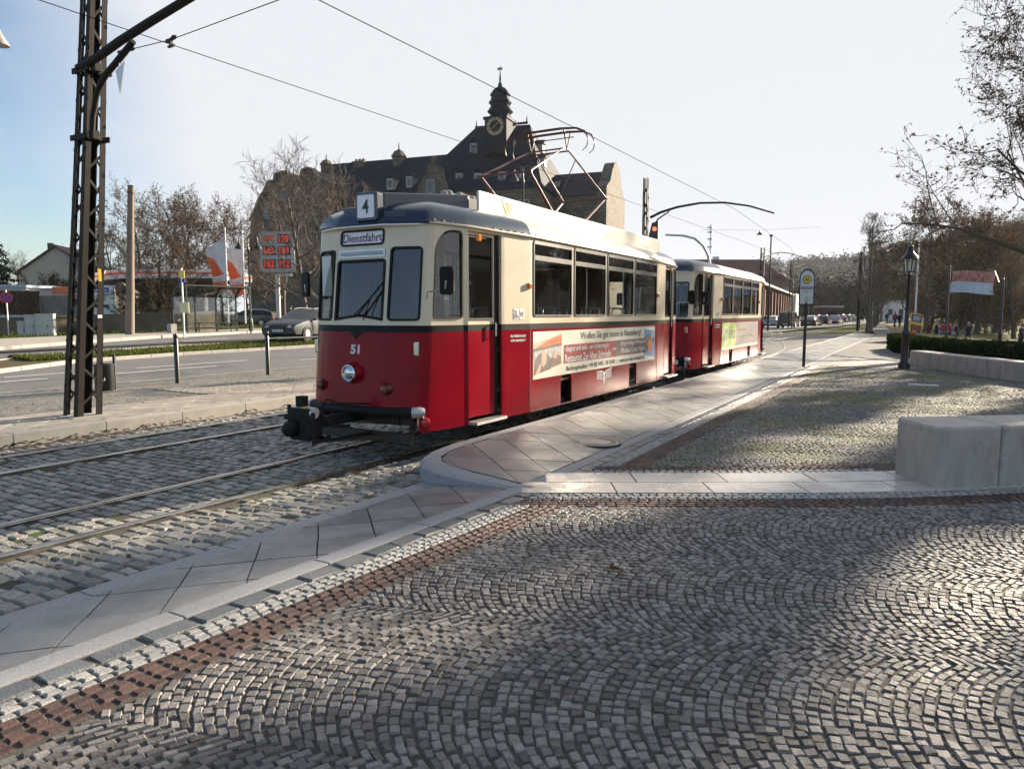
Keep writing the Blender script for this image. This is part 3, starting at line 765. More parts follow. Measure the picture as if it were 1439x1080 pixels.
    for fn,ln,n,po,nm,fr,fm_ in wins:
        o=window(fn,ln,n,po,root,name=nm,fr=fr,frmat=fm_)
        if nm=='window':
            xs=[p[0] for p in po]; a,c=min(xs),max(xs)
            f3=lambda s_,z:Vector(fn(s_,z))-n*.014
            for s0_,s1_,za,zb in ((a+.02,c-.02,2.50,2.57),(a+.02,c-.02,2.725,2.765),(a+.03,c-.03,1.70,1.73)):
                b=MB(); b.plate(f3,[(s0_,za),(s1_,za),(s1_,zb),(s0_,zb)],[],.03,0,nrm=n); b.build('sash_bar',M['chrome'],o)
    # roof
    ol=full_outline(L); rings=[]
    prof=[(1.018,2.80),(1.022,2.825),(1.012,2.85)]+[(max(.02,cos(R(t))**.62),2.85+.32*sin(R(t))**.95) for t in (12,24,36,48,60,70,79,86,90)]
    for a,z in prof:
        rg=[]
        for x,y in ol:
            f=clamp(1-y/2.27); r=clamp(1-(L-y)/2.27); yy_=rake(x,y,min(z,2.85),L)
            k=(1-a)*1.25*(1 if z>2.85 else 1)
            rg.append((x*a, yy_+k*f-k*r-( (a-1)*.9*(f-r) if a>1 else 0), z))
        rings.append(rg)
    rb=MB(); m=len(ol)
    vs=[p for r in rings for p in r]; o0=0
    for i in range(len(rings)-1):
        for j in range(m):
            j2=(j+1)%m; ya=(ol[j][1]+ol[j2][1])/2
            q4=[rings[i][j],rings[i][j2],rings[i+1][j2],rings[i+1][j]]
            rb.add(q4,[(0,1,2,3)],0 if (ya<2.2 or ya>L-2.2) else 1)
    rb.build('roof',[M['navy'],M['roofcream']],root,weld=True,smooth=50)
    g=MB(); gl=[p3(x*1.025,y+(-.022 if y<.5 else (.022 if y>L-.5 else 0)),2.815) for x,y in ol]; g.tube(gl+[gl[0]],.016,6,caps=False); g.build('rain_gutter',M['cream'],root,smooth=60)
    rv=MB()
    for s in (1,-1):
        for k in range(int(L/.16)):
            y=.3+k*.16
            if y>L-.3: break
            x=(1.14 if 2.27<y<L-2.27 else (lerp(1.085,1.14,clamp((min(y,L-y)-1.66)/.61)) if min(y,L-y)>1.66 else lerp(.905,1.08,clamp((min(y,L-y)-.26)/1.35))))
            rv.box((s*(x*1.024+.004),y,2.842),(.014,.05,.022))
    stuff(rv.build('rivet_strip',M['blackpaint'],root)); cb_=MB(); cb_.prism([(x*.93,.04+y*.99) for x,y in ol],2.785,2.80); cb_.build('ceiling',M['blind'],root)
    for s in (1,-1):
        for y in (2.275,L-2.275):
            sm=MB(); sm.box((s*1.1415,y,.93),(.004,.008,1.18)); sm.build('panel_seam',M['ink'],root)
        sm=MB(); sm.box((s*1.144,L/2,.348),(.012,L-4.6,.022)); sm.build('skirt_trim',M['darkred'],root)
    # floor, underframe, interior
    fl=MB(); fl.prism([(x*.95,.03+y*.994) for x,y in ol],.70,.74); fl.build('floor',M['wood'],root)
    se=MB(); sn=[]
    for k in range(5):
        for s in (1,-1):
            y0=2.75+k*1.08*(L/10.11); b=MB()
            b.box((s*.66,y0,1.14),(.72,.42,.09)); b.box((s*.66,y0+.22,1.42),(.72,.06,.62)); b.box((s*.66,y0,.92),(.5,.3,.36))
            so_=b.build('seat',M['wood'],root,bevel=.02)
            h=MB(); h.tube([(s*.34,y0+.22,1.70),(s*.34,y0+.22,1.80),(s*.40,y0+.22,1.845),(s*.92,y0+.22,1.845),(s*.98,y0+.22,1.80),(s*.98,y0+.22,1.7)],.013,6); h.build('grab_handle',M['chrome'],so_,smooth=60)
    po=MB()
    for y0 in (2.4,L-2.4):
        for s in (1,-1):
            pp=MB(); pp.tube([(s*.42,y0,.74),(s*.42,y0,2.9)],.018,8); pp.build('grab_pole',M['chrome'],root,smooth=60)
    for y0,dy in ((1.02,1),(L-1.02,-1)):
        b=MB(); b.box((-.2,y0-dy*.35,1.15),(1.0,.3,.8)); b.box((.48,y0-dy*.12,1.35),(.28,.3,1.2)); b.build('drivers_console',M['consolegreen'],root,bevel=.02)
        b=MB(); b.box((-.55,y0+dy*.72,1.75),(.75,.04,2.0)); b.box((.62,y0-dy*.16,1.75),(.05,.06,2.1)); b.box((.88,y0+dy*.02,1.75),(.06,.08,2.1)); b.box((-.9,y0,1.75),(.06,.08,2.1)); b.build('cab_partition',M['wood'],root)
    un=MB(); un.box((0,L/2,.58),(1.7,L-2.0,.18)); un.box((.6,L/2,.40),(.5,1.6,.3)); un.box((-.6,L/2-.3,.40),(.4,1.9,.3))
    for s in (1,-1): un.box((s*.62,L/2,.42),(.08,L-4.6,.12))
    un.build('underframe',M['iron'],root)
    for yw in (L/2-1.55,L/2+1.55):
        ax=MB(); ax.tube([(-.6,yw,.33),(.6,yw,.33)],.06,8); ax_o=ax.build('axle',M['iron'],root)
        for s in (1,-1):
            Mw=Matrix.Translation((s*.505,yw,.335))@Matrix.Rotation(pi/2*s,4,'Y')
            b=MB(); b.lathe([(.35,-.05),(.36,-.03),(.335,-.02),(.33,.05),(.28,.055),(.26,.02),(.1,.03),(.09,.09),(.001,.09)],n=28,M=Mw); b.build('wheel',M['rust'],ax_o,smooth=40)
            b=MB(); b.box((s*.78,yw,.36),(.12,.3,.26)); b.bar((s*.78,yw-.55,.34),(s*.78,yw+.55,.34),.08,.07); b.bar((s*.80,yw-.5,.22),(s*.80,yw-.34,.40),.05,.05); b.bar((s*.80,yw+.5,.22),(s*.80,yw+.34,.40),.05,.05); b.build('axle_box',M['iron'],root,bevel=.01)
    # front gear: bumper, life guard, coupler, lamps, at both ends
    for rear in (False,True):
        yo=(lambda y:L-y) if rear else (lambda y:y); sg=-1 if rear else 1
        b=MB(); pts=[(x,yo(y)-sg*.13,.585) for x,y in ((-.80,.15),(-.66,.09),(-.44,.0),(-.2,-.03),(.2,-.03),(.44,.0),(.66,.09),(.80,.15))]
        b.tube(pts,.062,10); bu=b.build('bumper',M['rubber'],root,smooth=50)
        for s in (1,-1):
            c=MB(); c.tube([(s*.79,yo(.145)-sg*.13,.585),(s*.86,yo(.19)-sg*.13,.585),(s*.895,yo(.24)-sg*.13,.585)],[.068,.07,.05],12); c.bar((s*.87,yo(.22)-sg*.10,.55),(s*.86,yo(.24)-sg*.06,.40),.03,.05); c.build('bumper_cap',M['alu'],bu,smooth=50)
        b=MB()
        for a in ((-.75,.02,.30),(.75,.02,.30)): b.bar((a[0],yo(a[1]+.2),.55),(a[0],yo(a[1]-.02),.26),.05,.05)
        b.bar((-.82,yo(-.02),.27),(.82,yo(-.02),.27),.05,.12); b.bar((-.6,yo(.12),.42),(.75,yo(.12),.46),.05,.1); b.bar((-.3,yo(-.2),.20),(.78,yo(.05),.30),.04,.05)
        b.box((0,yo(.3),.5),(1.1,.5,.14)); b.build('life_guard',M['iron'],root)
        # coupler head on a drawbar
        b=MB(); b.bar((0,yo(.3),.44),(0,yo(-0.84),.44),.12,.12); b.box((0,yo(-0.82),.45),(.26,.16,.30)); b.box((-.02,yo(-0.92),.45),(.30,.06,.36))
        b.tube([(-.10,yo(-0.95),.40),(-.10,yo(-1.05),.40),(-.10,yo(-1.12),.40)],[.10,.085,.02],12); b.tube([(.11,yo(-0.94),.40),(.11,yo(-0.99),.40)],[.10,.105],14)
        b.bar((.22,yo(-0.97),.27),(.24,yo(.0),.24),.03,.04); b.bar((.22,yo(-0.97),.60),(.22,yo(-0.97),.24),.03,.04); b.bar((-.2,yo(-0.92),.66),(-.2,yo(-0.92),.4),.03,.04)
        b.bar((-.22,yo(-0.78),.28),(.22,yo(-0.78),.28),.05,.05); b.tube([(.1,yo(-0.72),.62),(.16,yo(-0.70),.72),(.24,yo(-0.57),.66),(.3,yo(0),.6)],.012,6)
        b.box((-.06,yo(-.86),.70),(.10,.10,.12)); b.bar((-.24,yo(-.95),.52),(.20,yo(-.95),.52),.03,.05); b.bar((.22,yo(-.97),.30),(.05,yo(-.55),.26),.03,.03); b.tube([(-.2,yo(-.8),.58),(-.28,yo(-.7),.50),(-.2,yo(-.5),.42),(0,yo(-.3),.46)],.018,6); b.tube([(.16,yo(-.8),.56),(.26,yo(-.7),.42),(.22,yo(-.4),.38)],.018,6)
        for vz in range(len(b.v)): b.v[vz]=(b.v[vz][0]-.03,b.v[vz][1],b.v[vz][2]+.06)
        co=b.build('coupler',M['rubber'],root,bevel=.006)
        b=MB(); b.tube([(-.19,yo(-0.88),.64),(.13,yo(-0.88),.64)],.065,12); b.build('air_cylinder',M['alu'],co,smooth=40)
        b=MB(); b.lathe([(.067,-.03),(.067,.03)],c=(-.02,yo(-0.88),.64),n=12,M=Matrix.Rotation(pi/2,4,'Y')); b.build('caution_band',M['yellow'],co,smooth=40)
        # lamps
        def lampat(x,z,r,ln_,parent,nm,m1,m2,rim=None):
            y=yo(rake(0,0,z,L) if abs(x)<.43 else rake(x,.012+(abs(x)-.47)*.42,z,L)); y=rake(x,(0 if abs(x)<.43 else .012+(abs(x)-.47)*.42),z,L); y=L-y if rear else y
            Ml=Matrix.Translation((x,y,z))@Matrix.Rotation(pi/2*(1 if not rear else -1),4,'X')
            b=MB(); b.lathe([(r*1.45,-.02),(r*1.35,ln_*.35),(r*1.1,ln_*.8),(r*1.05,ln_)],n=20,M=Ml); o=b.build(nm,m1,parent,smooth=40)
            if rim: b=MB(); b.lathe([(r*1.12,ln_*.9),(r*1.12,ln_+.02),(r*.95,ln_+.028),(r*.86,ln_+.012)],n=24,M=Ml); b.build('rim',rim,o,smooth=40)
            b=MB(); b.lathe([(r*.9,ln_+.004),(r*.7,ln_+.022),(r*.3,ln_+.03),(.001,ln_+.032)],n=20,M=Ml); b.build('lens',m2,o,smooth=60)
            return o
        if not rear and kind=='motor':
            lampat(0.0,1.03,.096,.10,root,'headlight',M['red'],M['headlens'],M['chrome'])
            for x in (-.55,.50): lampat(x,.86,.055,.075,root,'tail_lamp',M['darkred'],M['amberdark'])
        else:
            for x in (-.5,.5): lampat(x,.86,.055,.06,root,'tail_lamp',M['darkred'],M['redlens'])
        for s in (1,-1):
            x=s*.80; y=rake(x,.15,1.33,L)-.012; y=L-y if rear else y
            b=MB(); b.box((x,y,1.33),(.07,.045,.17)); b.build('position_lamp',M['chrome'],root,bevel=.015)
            x=s*.905;y=rake(x,.25,.47,L); y=L-y if rear else y
            b=MB(); b.lathe([(.055,-.03),(.055,.02),(.04,.035),(.001,.04)],c=(x*.985,y-sg*.01,.46),n=16,M=Matrix.Rotation(sg*pi/2,4,'X')@Matrix.Rotation(s*.5*sg,4,'Y')); b.build('reflector',M['redlens'],root,smooth=40)
        for s in (() if (rear and kind!='motor') else (1,-1)):   # mirrors on bent arms
            q9=.36 if s==1 else .12
            x0=s*.875; y0=rake(x0,.2,1.95,L); y0=L-y0 if rear else y0
            b=MB(); b.tube([(x0,y0,1.93),(x0+s*.06,y0-sg*.06,2.0),(x0+s*(q9-.05),y0-sg*.10,2.0),(x0+s*(q9-.01),y0-sg*.12,2.03),(x0+s*q9,y0-sg*.12,2.12)],.011,6); mo=b.build('mirror_arm',M['alu'],root,smooth=60)
            b=MB(); b.prism(rrect(-.085,-.16,.085,.16,.04),-.02,.02,0,Matrix.Translation((x0+s*q9,y0-sg*.10,2.12))@Matrix.Rotation(s*.3*sg,4,'Z')@Matrix.Rotation(pi/2,4,'X')); b.build('mirror',M['rubber'],mo,bevel=.008)
    # amber side lamps
    for y,z in ((1.05,2.69),(2.24,2.13),(L-2.30,2.12),(L-2.16,2.12),(L-1.2,2.69)):
        x=1.15 if 2.2<y<L-2.28 else 1.07
        b=MB(); b.box((x,y,z),(.05,.075,.085)); b.build('side_lamp',M['amber'],root,bevel=.012)
    return seg
M['consolegreen']=mat('green_console_paint',(.03,.13,.10),.4)
M['amberdark']=mat('dark_amber_lens',(.22,.05,.01),.25,coat=.4)
M['headlens']=mat('headlight_glass',(.62,.66,.72),.06,metal=.85)
M['stickerw']=mat('white_sticker',(.72,.72,.72),.4)
M['skyblue']=mat('printed_blue',(.12,.28,.55),.5); M['printbrown']=mat('printed_brown',(.18,.07,.05),.5,c2=(.09,.045,.035),nscale=9)
M['printred']=mat('printed_red',(.33,.03,.04),.4); M['printorange']=mat('printed_orange',(.75,.20,.05),.4,c2=(.55,.1,.03),nscale=8)
M['printtan']=mat('printed_tan',(.50,.40,.28),.5,c2=(.36,.27,.18),nscale=5); M['printdark']=mat('printed_dark',(.035,.03,.035),.5,c2=(.09,.07,.06),nscale=10)
M['printgrey']=mat('printed_grey',(.45,.45,.44),.5,c2=(.2,.2,.2),nscale=14,ndetail=3)
M['lime']=mat('printed_lime',(.36,.50,.08),.45); M['lilac']=mat('printed_lilac',(.20,.15,.17),.45,c2=(.15,.11,.13),nscale=3); M['faded']=mat('faded_gold_print',(.36,.20,.12),.5)
TX,TY=-5.97,6.58
tram=thing('tram_car','leading red and cream vintage tram number 51 with the Dienstfahrt sign and pantograph','tram',(TX,TY,0))
seg=build_tram(tram,MIDL,'motor')
L1=MIDL
# --- roof gear of the railcar
b=MB(); b.prism(rrect(-.17,-.17,.17,.17,.03),0,.12,0,Matrix.Translation((.07,.22,3.03))@Matrix.Rotation(pi/2,4,'X')); nb=b.build('number_box',M['navy'],tram,bevel=.01)
b=MB(); b.prism(rrect(-.13,-.135,.13,.135,.02),0,.012,0,Matrix.Translation((.07,.10,3.03))@Matrix.Rotation(pi/2,4,'X')); b.build('number_panel',M['blind'],nb)
text('4',.10,.17,(.07,.0865,3.03),(1,0,0),(0,0,1),M['ink'],nb,'numeral',bold=.01)
b=MB(); b.add([(-.09,.22,2.84),(.24,.22,2.84),(.24,.22,3.20),(-.09,.22,3.20),(-.5,1.55,2.95),(.62,1.55,2.95),(.60,1.55,3.33),(-.48,1.55,3.33)],[(0,1,2,3),(5,4,7,6),(1,5,6,2),(4,0,3,7),(3,2,6,7),(0,4,5,1)]); b.build('roof_fairing',M['navy'],tram,bevel=.02)
b=MB(); b.prism(rrect(-.11,-.07,.11,.07,.02),-.1,.1,0,Matrix.Translation((-.33,.34,2.99))@Matrix.Rotation(pi/2,4,'X')); b.build('roof_lamp_box',M['navy'],tram,bevel=.02)
for s in (1,-1):
    for k in range(3):
        b=MB(); x=s*(.47)+.0; b.bar((s*.42,.02+.0,2.885+k*.022),(s*.66,.12,2.885+k*.022),.02,.012); b.build('roof_louvre',M['navy'],tram)
b=MB()
for k in range(13):
    a=1.75+k*.14*.6; b.lathe([(.001,-.07),(.05,-.05),(.065,0),(.05,.05),(.001,.07)],c=(.05+.02*sin(k*2.1),a,3.40+.015*sin(k*1.7)),n=8)
    b.lathe([(.001,-.06),(.045,-.04),(.055,0),(.04,.05),(.001,.06)],c=(.25+.02*cos(k*1.3),a+.05,3.37),n=8)
b.box((.12,2.3,3.24),(.6,1.2,.2)); b.build('resistor_bank',M['concrete'],tram,smooth=50)
b=MB(); b.box((.72,5.33,3.235),(.035,7.5,.29)); bo=b.build('roof_board',M['board'],tram,bevel=.004)
for y in (2.0,4,6,8.6):
    b=MB(); b.bar((.72,y,3.1),(.72,y,2.98),.04,.03); b.bar((.72,y,3.2),(.45,y,3.1),.03,.03); b.build('bracket',M['iron'],bo)
def onboard(y,z): return (.7395,y,z)
b=MB(); yb=2.33
b.plate(lambda s,z:Vector((.7395,yb+s,3.235+z)),[(-.17,.11),(-.06,.07),(-.03,.0),(.03,.0),(.06,.07),(.17,.11),(.08,-.02),(.04,-.09),(-.04,-.09),(-.08,-.02)],[],.003,0,nrm=(1,0,0)); b.build('emblem',M['yellow'],bo)
b=MB(); b.plate(lambda s,z:Vector((.7405,yb+s,3.235+z)),[(-.05,.02),(0,.09),(.05,.02),(.03,-.04),(-.03,-.04)],[],.003,0,nrm=(1,0,0)); b.build('emblem_shield',M['faded'],bo)
text('E-Werk',.9,.15,(.7395,3.05,3.23),(0,1,0),(0,0,1),M['white'],bo,center=False,bold=.02)
# pantograph
pg=MB(); PY,PZ=5.05,3.32; BW=.42
b=MB()
for s in (1,-1):
    b.bar((s*.42,PY-1.0,PZ),(s*.42,PY+1.0,PZ),.06,.06)
    for y in (PY-.8,PY+.8): b.lathe([(.05,0),(.07,.03),(.05,.06),(.07,.09),(.05,.12)],c=(s*.42,y,PZ-.16),n=10)
for y in (PY-.55,PY+.55): b.bar((-.42,y,PZ+.03),(.42,y,PZ+.03),.07,.06)
pf=b.build('pantograph',M['pantored'],tram)
KY,KZ=1.55,3.98; TZ=4.62
for e in (-1,1):
    lo=MB(); upm=MB()
    for s in (1,-1):
        lo.tube([(s*.40,PY+e*.55,PZ+.06),(s*.46,PY+e*KY,KZ)],[.035,.022],8)
        upm.tube([(s*.46,PY+e*KY,KZ),(s*.34,PY+e*.12,TZ)],[.02,.016],8)
    lo.tube([(-.5,PY+e*KY,KZ),(.5,PY+e*KY,KZ)],.018,8)
    upm.tube([(-.44,PY+e*(KY-.2),KZ+.09),(.37,PY+e*.35,TZ-.1)],.010,6); 
    upm.tube([(-.36,PY+e*.12,TZ),(.36,PY+e*.12,TZ)],.014,6)
    lo.build('lower_arm',M['pantored'],pf,smooth=50); upm.build('upper_arm',M['pantored'],pf,smooth=50)
b=MB()
for e in (-.14,.14):
    pts=[(-.80,PY+e,TZ-.02),(-.83,PY+e,TZ+.1),(-.76,PY+e,TZ+.24),(-.6,PY+e,TZ+.31),(-.3,PY+e,TZ+.335),(.3,PY+e,TZ+.335),(.6,PY+e,TZ+.31),(.76,PY+e,TZ+.24),(.83,PY+e,TZ+.1),(.80,PY+e,TZ-.02),(.72,PY+e,TZ-.08)]
    b.tube(pts,[.008,.010,.013,.018,.022,.022,.018,.013,.010,.008,.007],6)
for x in (-.36,.36): b.tube([(x,PY-.14,TZ+.33),(x,PY,TZ),(x,PY+.14,TZ+.33)],.013,6)
b.tube([(-.5,PY,TZ+.2),(.5,PY,TZ+.2)],.009,6); b.build('contact_bow',M['pantored'],pf,smooth=50)
# --- front markings
def fnt(x,z): return Vector((x,rake(0,0,z,L1)-.0235+.02*clamp(abs(x)/.42),z))
text('51',.145,.115,fnt(.0,1.315),(1,0,0),(0,.12,1),M['stickerw'],tram,'numeral',bold=.04)
b=MB()
for x,z in ((-.055,1.262),(.035,1.262),(.062,1.368)): pass
b=MB(); b.plate(lambda s,z:fnt(s,z)-Vector((0,.001,0)),[(-.09,1.527),(.0,1.43),(.09,1.527)],[],.002,0,nrm=(0,-1,0)); b.build('pennant',M['blackpaint'],tram)
b=MB(); b.plate(lambda s,z:fnt(s,z),[(.0,1.46),(.17,1.53),(-.17,1.53)],[],.0015,0,nrm=(0,-1,0)); b.build('pennant',M['blackpaint'],tram)
b=MB()
for k in range(15):
    a=R(35+110*k/14); b.box((.0+.205*cos(a),rake(0,0,1.03+.19*sin(a),L1)-.002,1.03+.19*sin(a)),(.014,.003,.022))
b.build('faded_lettering',M['faded'],tram)
# wipers
b=MB(); b.tube([fnt(-.05,1.70)-Vector((0,.03,0)),fnt(.10,1.82)-Vector((0,.045,0)),fnt(.34,2.05)-Vector((0,.03,0))],.008,5); b.tube([fnt(.03,1.72)-Vector((0,.03,0)),fnt(.37,2.11)-Vector((0,.025,0))],.010,5); b.tube([fnt(.12,1.66)-Vector((0,.03,0)),fnt(.22,1.92)-Vector((0,.04,0))],.007,5); b.build('wiper',M['rubber'],tram,smooth=50)
# poster behind the left corner pane
b=MB(); b.box((-.655,.16,2.22),(.16,.004,.5),0,Matrix.Translation((0,.0,0))); b.build('cab_notice',M['stickerw'],tram)
# side markings
def sd(s,z,o=.0015): return Vector((1.14+o,s,z))
ad=MB(); ay0,ay1,az0,az1=2.36,7.66,.80,1.485
ad.plate(lambda s,z:sd(s,z),[(ay0,az0),(ay1,az0),(ay1,az1),(ay0,az1)],[],.003,0,nrm=(1,0,0)); adv=ad.build('advert_panel',M['board'],tram)
def patch(poly,m,o,nm):
    b=MB(); b.plate(lambda s,z:sd(s,z,o),poly,[],.0012,0,nrm=(1,0,0)); return b.build(nm,M[m],adv)
patch([(ay0+1.0,az0+.17),(ay0+3.1,az0+.17),(ay0+3.1,az0+.46),(ay0+1.0,az0+.46)],'printred',.0052,'print')
patch([(ay0+3.1,az0+.17),(ay0+4.75,az0+.17),(ay0+4.75,az0+.46),(ay0+3.1,az0+.46)],'printbrown',.0052,'print')
patch([(ay0+3.1,az0+.17),(ay0+3.32,az0+.17),(ay0+3.32,az0+.46),(ay0+3.1,az0+.46)],'printdark',.0068,'print')
# left picture: restaurant interior with two diners
patch([(ay0+.02,az0+.06),(ay0+.92,az0+.17),(ay0+.92,az1-.05),(ay0+.02,az1-.17)],'printtan',.0052,'picture')
patch([(ay0+.06,az0+.44),(ay0+.92,az0+.50),(ay0+.92,az1-.06),(ay0+.5,az1-.13)],'printorange',.0068,'picture')
patch([(ay0+.02,az0+.40),(ay0+.92,az0+.46),(ay0+.92,az0+.50),(ay0+.06,az0+.44),(ay0+.02,az0+.44)],'printdark',.0075,'picture')
patch([(ay0+.02,az0+.27),(ay0+.92,az0+.32),(ay0+.92,az0+.46),(ay0+.02,az0+.40)],'printgrey',.0064,'picture')
patch([(ay0+.03,az0+.06),(ay0+.55,az0+.12),(ay0+.56,az0+.28),(ay0+.42,az0+.36),(ay0+.2,az0+.37),(ay0+.06,az0+.28)],'printdark',.0082,'picture')
patch([(ay0+.24,az0+.20),(ay0+.30,az0+.16),(ay0+.40,az0+.22),(ay0+.42,az0+.36),(ay0+.34,az0+.42),(ay0+.26,az0+.38)],'skinprint' if 'skinprint' in M else 'skin',.009,'picture')
patch([(ay0+.03,az0+.05),(ay0+.2,az0+.08),(ay0+.26,az0+.22),(ay0+.2,az0+.22)],'skin',.009,'picture')
patch([(ay0+.55,az0+.14),(ay0+.90,az0+.18),(ay0+.90,az0+.30),(ay0+.7,az0+.34),(ay0+.58,az0+.28)],'printbrown',.0082,'picture')
patch([(ay0+.64,az0+.27),(ay0+.74,az0+.27),(ay0+.76,az0+.36),(ay0+.69,az0+.41),(ay0+.63,az0+.36)],'skin',.009,'picture')
# right picture: figure against the sky
patch([(ay1-.62,az0+.12),(ay1-.02,az0+.05),(ay1-.02,az1-.09),(ay1-.62,az1-.05)],'skyblue',.0052,'picture')
patch([(ay1-.62,az1-.2),(ay1-.3,az1-.12),(ay1-.2,az1-.26),(ay1-.02,az1-.22),(ay1-.02,az1-.33),(ay1-.3,az1-.32),(ay1-.45,az0+.2),(ay1-.6,az0+.3)],'printdark',.0068,'picture')
patch([(ay1-.40,az0+.18),(ay1-.22,az0+.14),(ay1-.18,az0+.36),(ay1-.3,az0+.44),(ay1-.42,az0+.36)],'printorange',.0082,'picture')
def adtxt(s,y,z,w,h,m,b_=0.0,c=False): return text(s,w,h,sd(y,z,.0078),(0,1,0),(0,0,1),M[m],adv,'lettering',th=.001,center=c,bold=b_)
adtxt('Wollen Sie gut essen in Naumburg?',ay0+1.62,az1-.115,2.85,.155,'ink')
adtxt('elegant und edel - am Lindenring in',ay0+1.06,az0+.385,1.75,.11,'white',.004)
adtxt('Restaurant Zur Alten Schmiede',ay0+1.05,az0+.245,1.85,.125,'white',.006)
adtxt('oder',ay0+3.0,az0+.32,.18,.06,'white')
adtxt('deftig und zünftig am Marktplatz im',ay0+3.40,az0+.39,1.32,.10,'white',.006)
adtxt('Wirtshaus Carolus Magnus',ay0+3.40,az0+.25,1.3,.12,'white',.012)
adtxt('Buchungshotline: +49 (0) 3445 - 26 10 80   |   www.zur-alten-schmiede.de',ay0+1.1,az0+.075,3.6,.10,'ink')
# winged emblem on the skirt
b=MB()
for s in (1,-1):
    for k in range(6): b.plate(lambda a,z:sd(5.0+a,z),[(s*.07,.60+k*.022),(s*(.33-.015*k*0),.625+k*.026),(s*.33,.637+k*.026),(s*.07,.612+k*.022)][::s],[],.002,0,nrm=(1,0,0))
b.plate(lambda a,z:sd(5.0+a,z),[(-.05,.60),(0,.50),(.05,.60),(.03,.66),(.06,.73),(-.06,.73),(-.03,.66)],[],.002,0,nrm=(1,0,0))
b.plate(lambda a,z:sd(5.0+a,z),[(-.34,.745),(-.05,.735),(-.05,.75),(-.34,.765)],[],.002,0,nrm=(1,0,0)); b.plate(lambda a,z:sd(5.0+a,z),[(.05,.735),(.34,.765),(.34,.785),(.05,.75)],[],.002,0,nrm=(1,0,0))
b.build('winged_emblem',M['stickerw'],tram)
def segtext(root,L,s1,y,z,w,h,m,A=(1.085,1.66),B=(1.14,2.27)):
    d=(Vector(B)-Vector(A)).normalized(); t=y/(Vector(B)-Vector(A)).length
    p=Vector(A).lerp(Vector(B),t); o=Vector((p.x+d.y*.002,p.y-d.x*.002,z)); return text(s1,w,h,o,(d.x,d.y,0),(0,0,1),m,root,'lettering',bold=.02)
def pictos(root):
    d=(Vector((1.14,2.27))-Vector((1.085,1.66))).normalized(); n=Vector((d.y,-d.x))
    for k,yy_ in enumerate((.27,.41)):
        p=Vector((1.085,1.66))+d*yy_; f=lambda a,z:Vector((p.x+d.x*a+n.x*.002,p.y+d.y*a+n.y*.002,1.74+z))
        b=MB(); b.plate(f,rrect(-.062,-.075,.062,.075,.015),[],.002,0,nrm=(n.x,n.y,0)); st_=b.build('sticker',M['stickerw'],root)
        f2=lambda a,z:Vector((p.x+d.x*a+n.x*.0045,p.y+d.y*a+n.y*.0045,1.74+z))
        b=MB()
        if k==0:
            b.plate(f2,[(-.012,-.06),(.012,-.06),(.014,.02),(-.014,.02)],[],.001,0,nrm=(n.x,n.y,0)); b.plate(f2,rrect(-.012,.025,.012,.05,.01),[],.001,0,nrm=(n.x,n.y,0)); b.plate(f2,[(-.05,-.06),(-.03,-.06),(-.03,.0),(-.05,.0)],[],.001,0,nrm=(n.x,n.y,0)); b.plate(f2,[(-.05,.05),(.05,-.06),(.05,-.045),(-.04,.055)],[],.0016,1,nrm=(n.x,n.y,0))
        else: b.plate(f2,[(-.04,-.04),(-.028,-.04),(-.025,-.015),(.012,-.015),(.014,-.045),(.026,-.045),(.028,.0),(.04,.03),(.028,.045),(.015,.02),(-.03,.015),(-.045,.035)],[],.001,0,nrm=(n.x,n.y,0))
        b.build('pictogram',[M['ink'],M['signred']],st_)
pictos(tram)
segtext(tram,L1,'Bei Abfahrtsignal',.32,1.435,.36,.05,M['stickerw']); segtext(tram,L1,'nicht einsteigen !',.32,1.375,.36,.05,M['stickerw'])
# ------------------------------------------------ trailer
TL2=9.6
trail=thing('tram_trailer','second red and cream tram car without pantograph, coupled behind the leading one','tram',(TX,TY+MIDL+.86,0))
build_tram(trail,TL2,'trailer')
pictos(trail); segtext(trail,TL2,'Bei Abfahrtsignal',.32,1.435,.36,.05,M['stickerw']); segtext(trail,TL2,'nicht einsteigen !',.32,1.375,.36,.05,M['stickerw'])
b=MB(); b.plate(lambda s,z:sd(s,z),[(2.36,.80),(TL2-2.36,.80),(TL2-2.36,1.485),(2.36,1.485)],[],.003,0,nrm=(1,0,0)); adv=b.build('advert_panel',M['lilac'],trail)
b=MB(); b.plate(lambda s,z:sd(s,z,.005),rrect(2.36,.80,4.1,1.485,.33,n=8,rs=(0,.34,.34,0)),[],.0012,0,nrm=(1,0,0)); b.build('print',M['lime'],adv)
b=MB(); b.plate(lambda s,z:sd(s,z,.005),[(2.36,.72),(TL2-2.36,.72),(TL2-2.36,.798),(2.36,.798)],[],.0012,0,nrm=(1,0,0)); b.build('print',M['board'],adv)
for cy,cz,rx in ((2.72,1.26,.17),(2.98,1.26,.15),(2.85,1.0,.2)):
    b=MB(); b.plate(lambda s,z:sd(s,z,.0065),[(cy+rx*cos(R(t)),cz+rx*.75*sin(R(t))) for t in range(0,360,20)],[[(cy+rx*.6*cos(R(t)),cz+rx*.42*sin(R(t))) for t in range(0,360,20)]],.0012,0,nrm=(1,0,0)); b.build('print',M['stickerw'],adv)
text('svea',.75,.26,sd(3.22,1.14,.0065),(0,1,0),(0,0,1),M['ink'],adv,center=False,bold=.01)
text('Energie Natur',1.1,.11,sd(4.3,1.26,.0065),(0,1,0),(0,0,1),M['lime'],adv,center=False); text('Stadtwerke aus Naumburg',2.3,.10,sd(4.3,1.05,.0065),(0,1,0),(0,0,1),M['lime'],adv,center=False)
